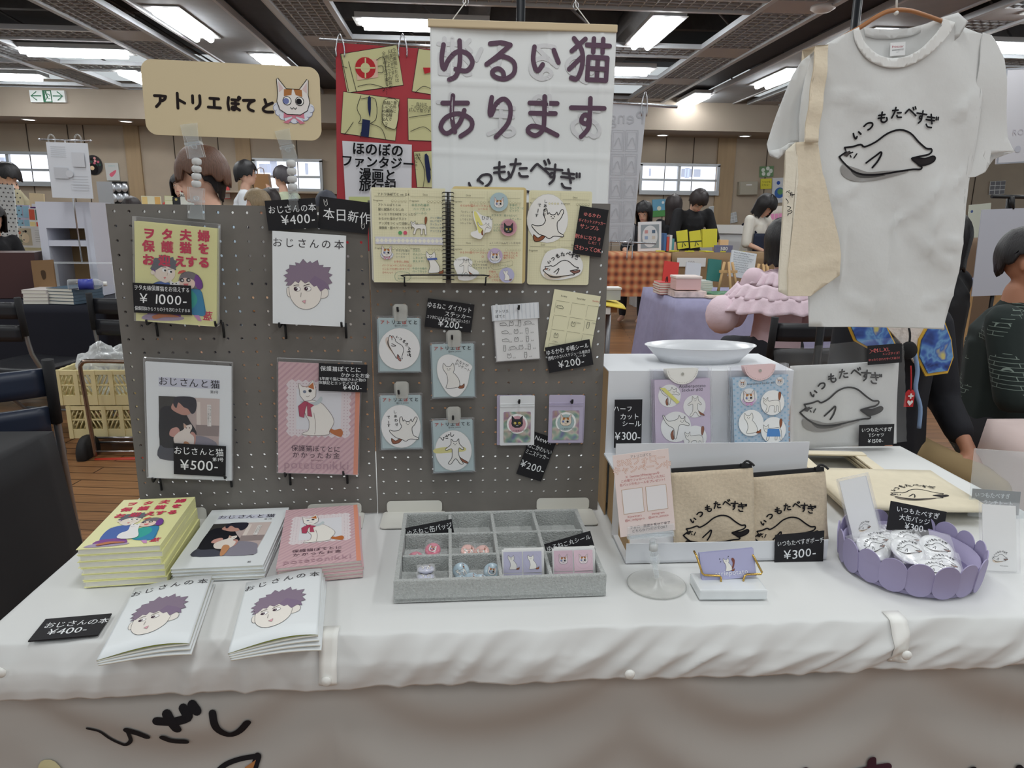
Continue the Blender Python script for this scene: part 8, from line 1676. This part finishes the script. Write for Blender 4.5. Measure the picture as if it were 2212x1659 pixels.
# seller in the patterned collar (hidden above the chest by the shirt), green shirted visitor, dark visitor
sl=P('seated person in black knit with a wide blue and yellow collar, under the hanging shirt',1960,492,2.16,F_+.25,hair=HB,style='short',shirt=(24,25,32),trousers=(150,128,92),seated=True,arms='lap',sleeve=.82,vox=.009,build=1.08,skin=mskin2,seat=.46)
def swirl():
    m=bpy.data.materials.new('collar_swirl'); m.use_nodes=True; t=m.node_tree; b=t.nodes['Principled BSDF']; c=t.nodes.new('ShaderNodeTexCoord'); n=t.nodes.new('ShaderNodeTexNoise'); n.inputs['Scale'].default_value=9; n.inputs['Distortion'].default_value=2.2; n.inputs['Detail'].default_value=2
    r=t.nodes.new('ShaderNodeValToRGB'); E_=r.color_ramp.elements; E_[0].position=.3; E_[0].color=lin((36,52,110)); E_[1].position=.74; E_[1].color=lin((206,196,120))
    for ps,cc in ((.44,(60,96,176)),(.54,(110,160,206)),(.62,(66,104,180))): e=E_.new(ps); e.color=lin(cc)
    t.links.new(c.outputs['Object'],n.inputs[0]); t.links.new(n.outputs[0],r.inputs[0]); t.links.new(r.outputs[0],b.inputs['Base Color']); b.inputs['Roughness'].default_value=.7; return m
msw=swirl(); mtrimy=mat('trim_yellow',(226,180,66),.7)
inv=sl.matrix_world.inverted(); YC_=1.98
def lobe(pts,nm='collar_flap'):
    for nm_,grow,dy,mm in ((nm+'_trim',1.13,.004,mtrimy),(nm,1.0,-.002,msw)):
        q=[oy(a,b,YC_) for a,b in pts]; cx=sum(p.x for p in q)/len(q); cz=sum(p.z for p in q)/len(q); pp=[((p.x-cx)*grow,(p.z-cz)*grow) for p in q]
        M=inv@Mx(((1,0,0,cx),(0,0,-1,YC_+dy),(0,1,0,cz),(0,0,0,1))); mb=MB(); mb.prism(pp,-.003,.003,M=M); mb.o(nm_,mm,sl)
lobe([(1838,706),(1845,700),(1905,690),(1918,718),(1930,742),(1880,752),(1850,735)]); lobe([(2010,700),(2035,690),(2052,735),(2056,770),(2045,800),(2003,806),(1985,770),(1990,735)])
mb=MB(); q=[oy(a,b,YC_+.01) for a,b in ((1908,700),(2020,700),(1995,760),(1975,785),(1945,740))]; M=inv@Mx(((1,0,0,0),(0,0,-1,YC_+.01),(0,1,0,0),(0,0,0,1))); mb.prism([(p.x,p.z) for p in q],-.004,.004,M=M); mb.o('neckerchief',mat('lace_white',(226,216,208),.9,bump=1.5,bscale=90),sl)
pm=oy(1962,757,YC_-.03); pch=thing('round_pouch','round black felt pouch hung at the chest of the person with the blue collar','pouch',pm); MB().lathe([(0,-.012),(.022,-.010),(.027,0),(.022,.010),(0,.012)],24,M=Mx.Rotation(PI/2,4,'X')).o('pouch',mat('felt_black',(22,22,24),.9),pch); MB().tube(smooth([(0,.0,.026),(.004,.01,.05),(.0,.03,.09)],3),.003,6).o('strap',mblk,pch)
tgm=oy(1965,862,YC_-.02); rt=thing('red_tag','red fabric tag with a white cross and heart hanging below the round pouch','tag',tgm); MB().prism([(-.014,-.024),(.014,-.024),(.014,.018),(.007,.028),(-.007,.028),(-.014,.018)],-.003,0,M=Mx.Rotation(PI/2,4,'X')).o('tag',mat('tag_red',(196,44,48),.6),rt)
p=Pr(fn=lambda u,v,h:V((u,-h,v)),z0=.0035,step=2e-4); p.rect(0,.010,.016,.005,WHT); p.rect(0,.010,.005,.016,WHT); p.fill([(0,-.020),(.009,-.009),(.008,-.004),(.004,-.003),(0,-.007),(-.004,-.003),(-.008,-.004),(-.009,-.009)],WHT); p.o('cross_and_heart',rt)
MB().tube(smooth([V((0,0,.026)),V((-.004,.0,.06)),V((-.006,.008,.10))],3),.002,6).o('cord',mat('cord_red',(196,44,48),.6),rt)
MB().tube(smooth([inv@oy(a,b,YC_-.012) for a,b in ((1975,760),(1982,800),(1978,840),(1988,880),(1985,925))],4),.006,8).o('blue_strap',mat('strap_blue',(140,168,206),.8),sl)
# dark green shirt with little brick outlines
def brickshirt():
    m=bpy.data.materials.new('brick_print'); m.use_nodes=True; t=m.node_tree; b=t.nodes['Principled BSDF']; c=t.nodes.new('ShaderNodeTexCoord'); mp=t.nodes.new('ShaderNodeMapping'); mp.inputs['Rotation'].default_value=(PI/2,0,0)
    br=t.nodes.new('ShaderNodeTexBrick'); br.inputs['Scale'].default_value=1; br.inputs['Brick Width'].default_value=.030; br.inputs['Row Height'].default_value=.014; br.inputs['Mortar Size'].default_value=.0009
    br.inputs['Color1'].default_value=lin((22,34,32)); br.inputs['Color2'].default_value=lin((22,34,32)); br.inputs['Mortar'].default_value=lin((120,134,126))
    n=t.nodes.new('ShaderNodeTexNoise'); n.inputs['Scale'].default_value=11; n.inputs['Detail'].default_value=0; r=t.nodes.new('ShaderNodeValToRGB'); r.color_ramp.interpolation='CONSTANT'; r.color_ramp.elements[0].color=(0,0,0,1); r.color_ramp.elements[1].position=.60; r.color_ramp.elements[1].color=(1,1,1,1)
    mx=t.nodes.new('ShaderNodeMix'); mx.data_type='RGBA'; mx.inputs[6].default_value=lin((22,34,32)); L=t.links.new
    L(c.outputs['Object'],mp.inputs[0]); L(mp.outputs[0],br.inputs[0]); L(c.outputs['Object'],n.inputs[0]); L(n.outputs[0],r.inputs[0]); L(r.outputs[0],mx.inputs[0]); L(br.outputs[0],mx.inputs[7]); L(mx.outputs[2],b.inputs['Base Color']); b.inputs['Roughness'].default_value=.85; return m
gm=P('seated person in a dark green brick patterned shirt at the right edge, in profile',2220,497,2.38,R_-.8,hair=HB,style='crop',shirt=(22,34,32),trousers=(40,40,44),seated=True,arms='table',sleeve=.62,vox=.008,build=1.12,skin=mskin2,collar=True,pat=brickshirt(),eyes=True)
p=Pr(fn=lambda u,v,h:V((u,v,h))); inv2=gm.matrix_world.inverted()
for i,(px,py) in enumerate(((2100,700),(2115,706),(2125,700),(2108,712),(2190,720),(2200,728),(2196,738),(2180,805),(2188,815),(2196,822),(2076,728),(2082,740))): pass
P('person in a black shirt seated further back between the white shirt and the grey sheet',2052,470,3.45,.5,hair=HB,style='bob',shirt=(27,27,30),seated=True,arms='table',sleeve=.7,build=1.15)
bpy.data.objects.remove(_fo)
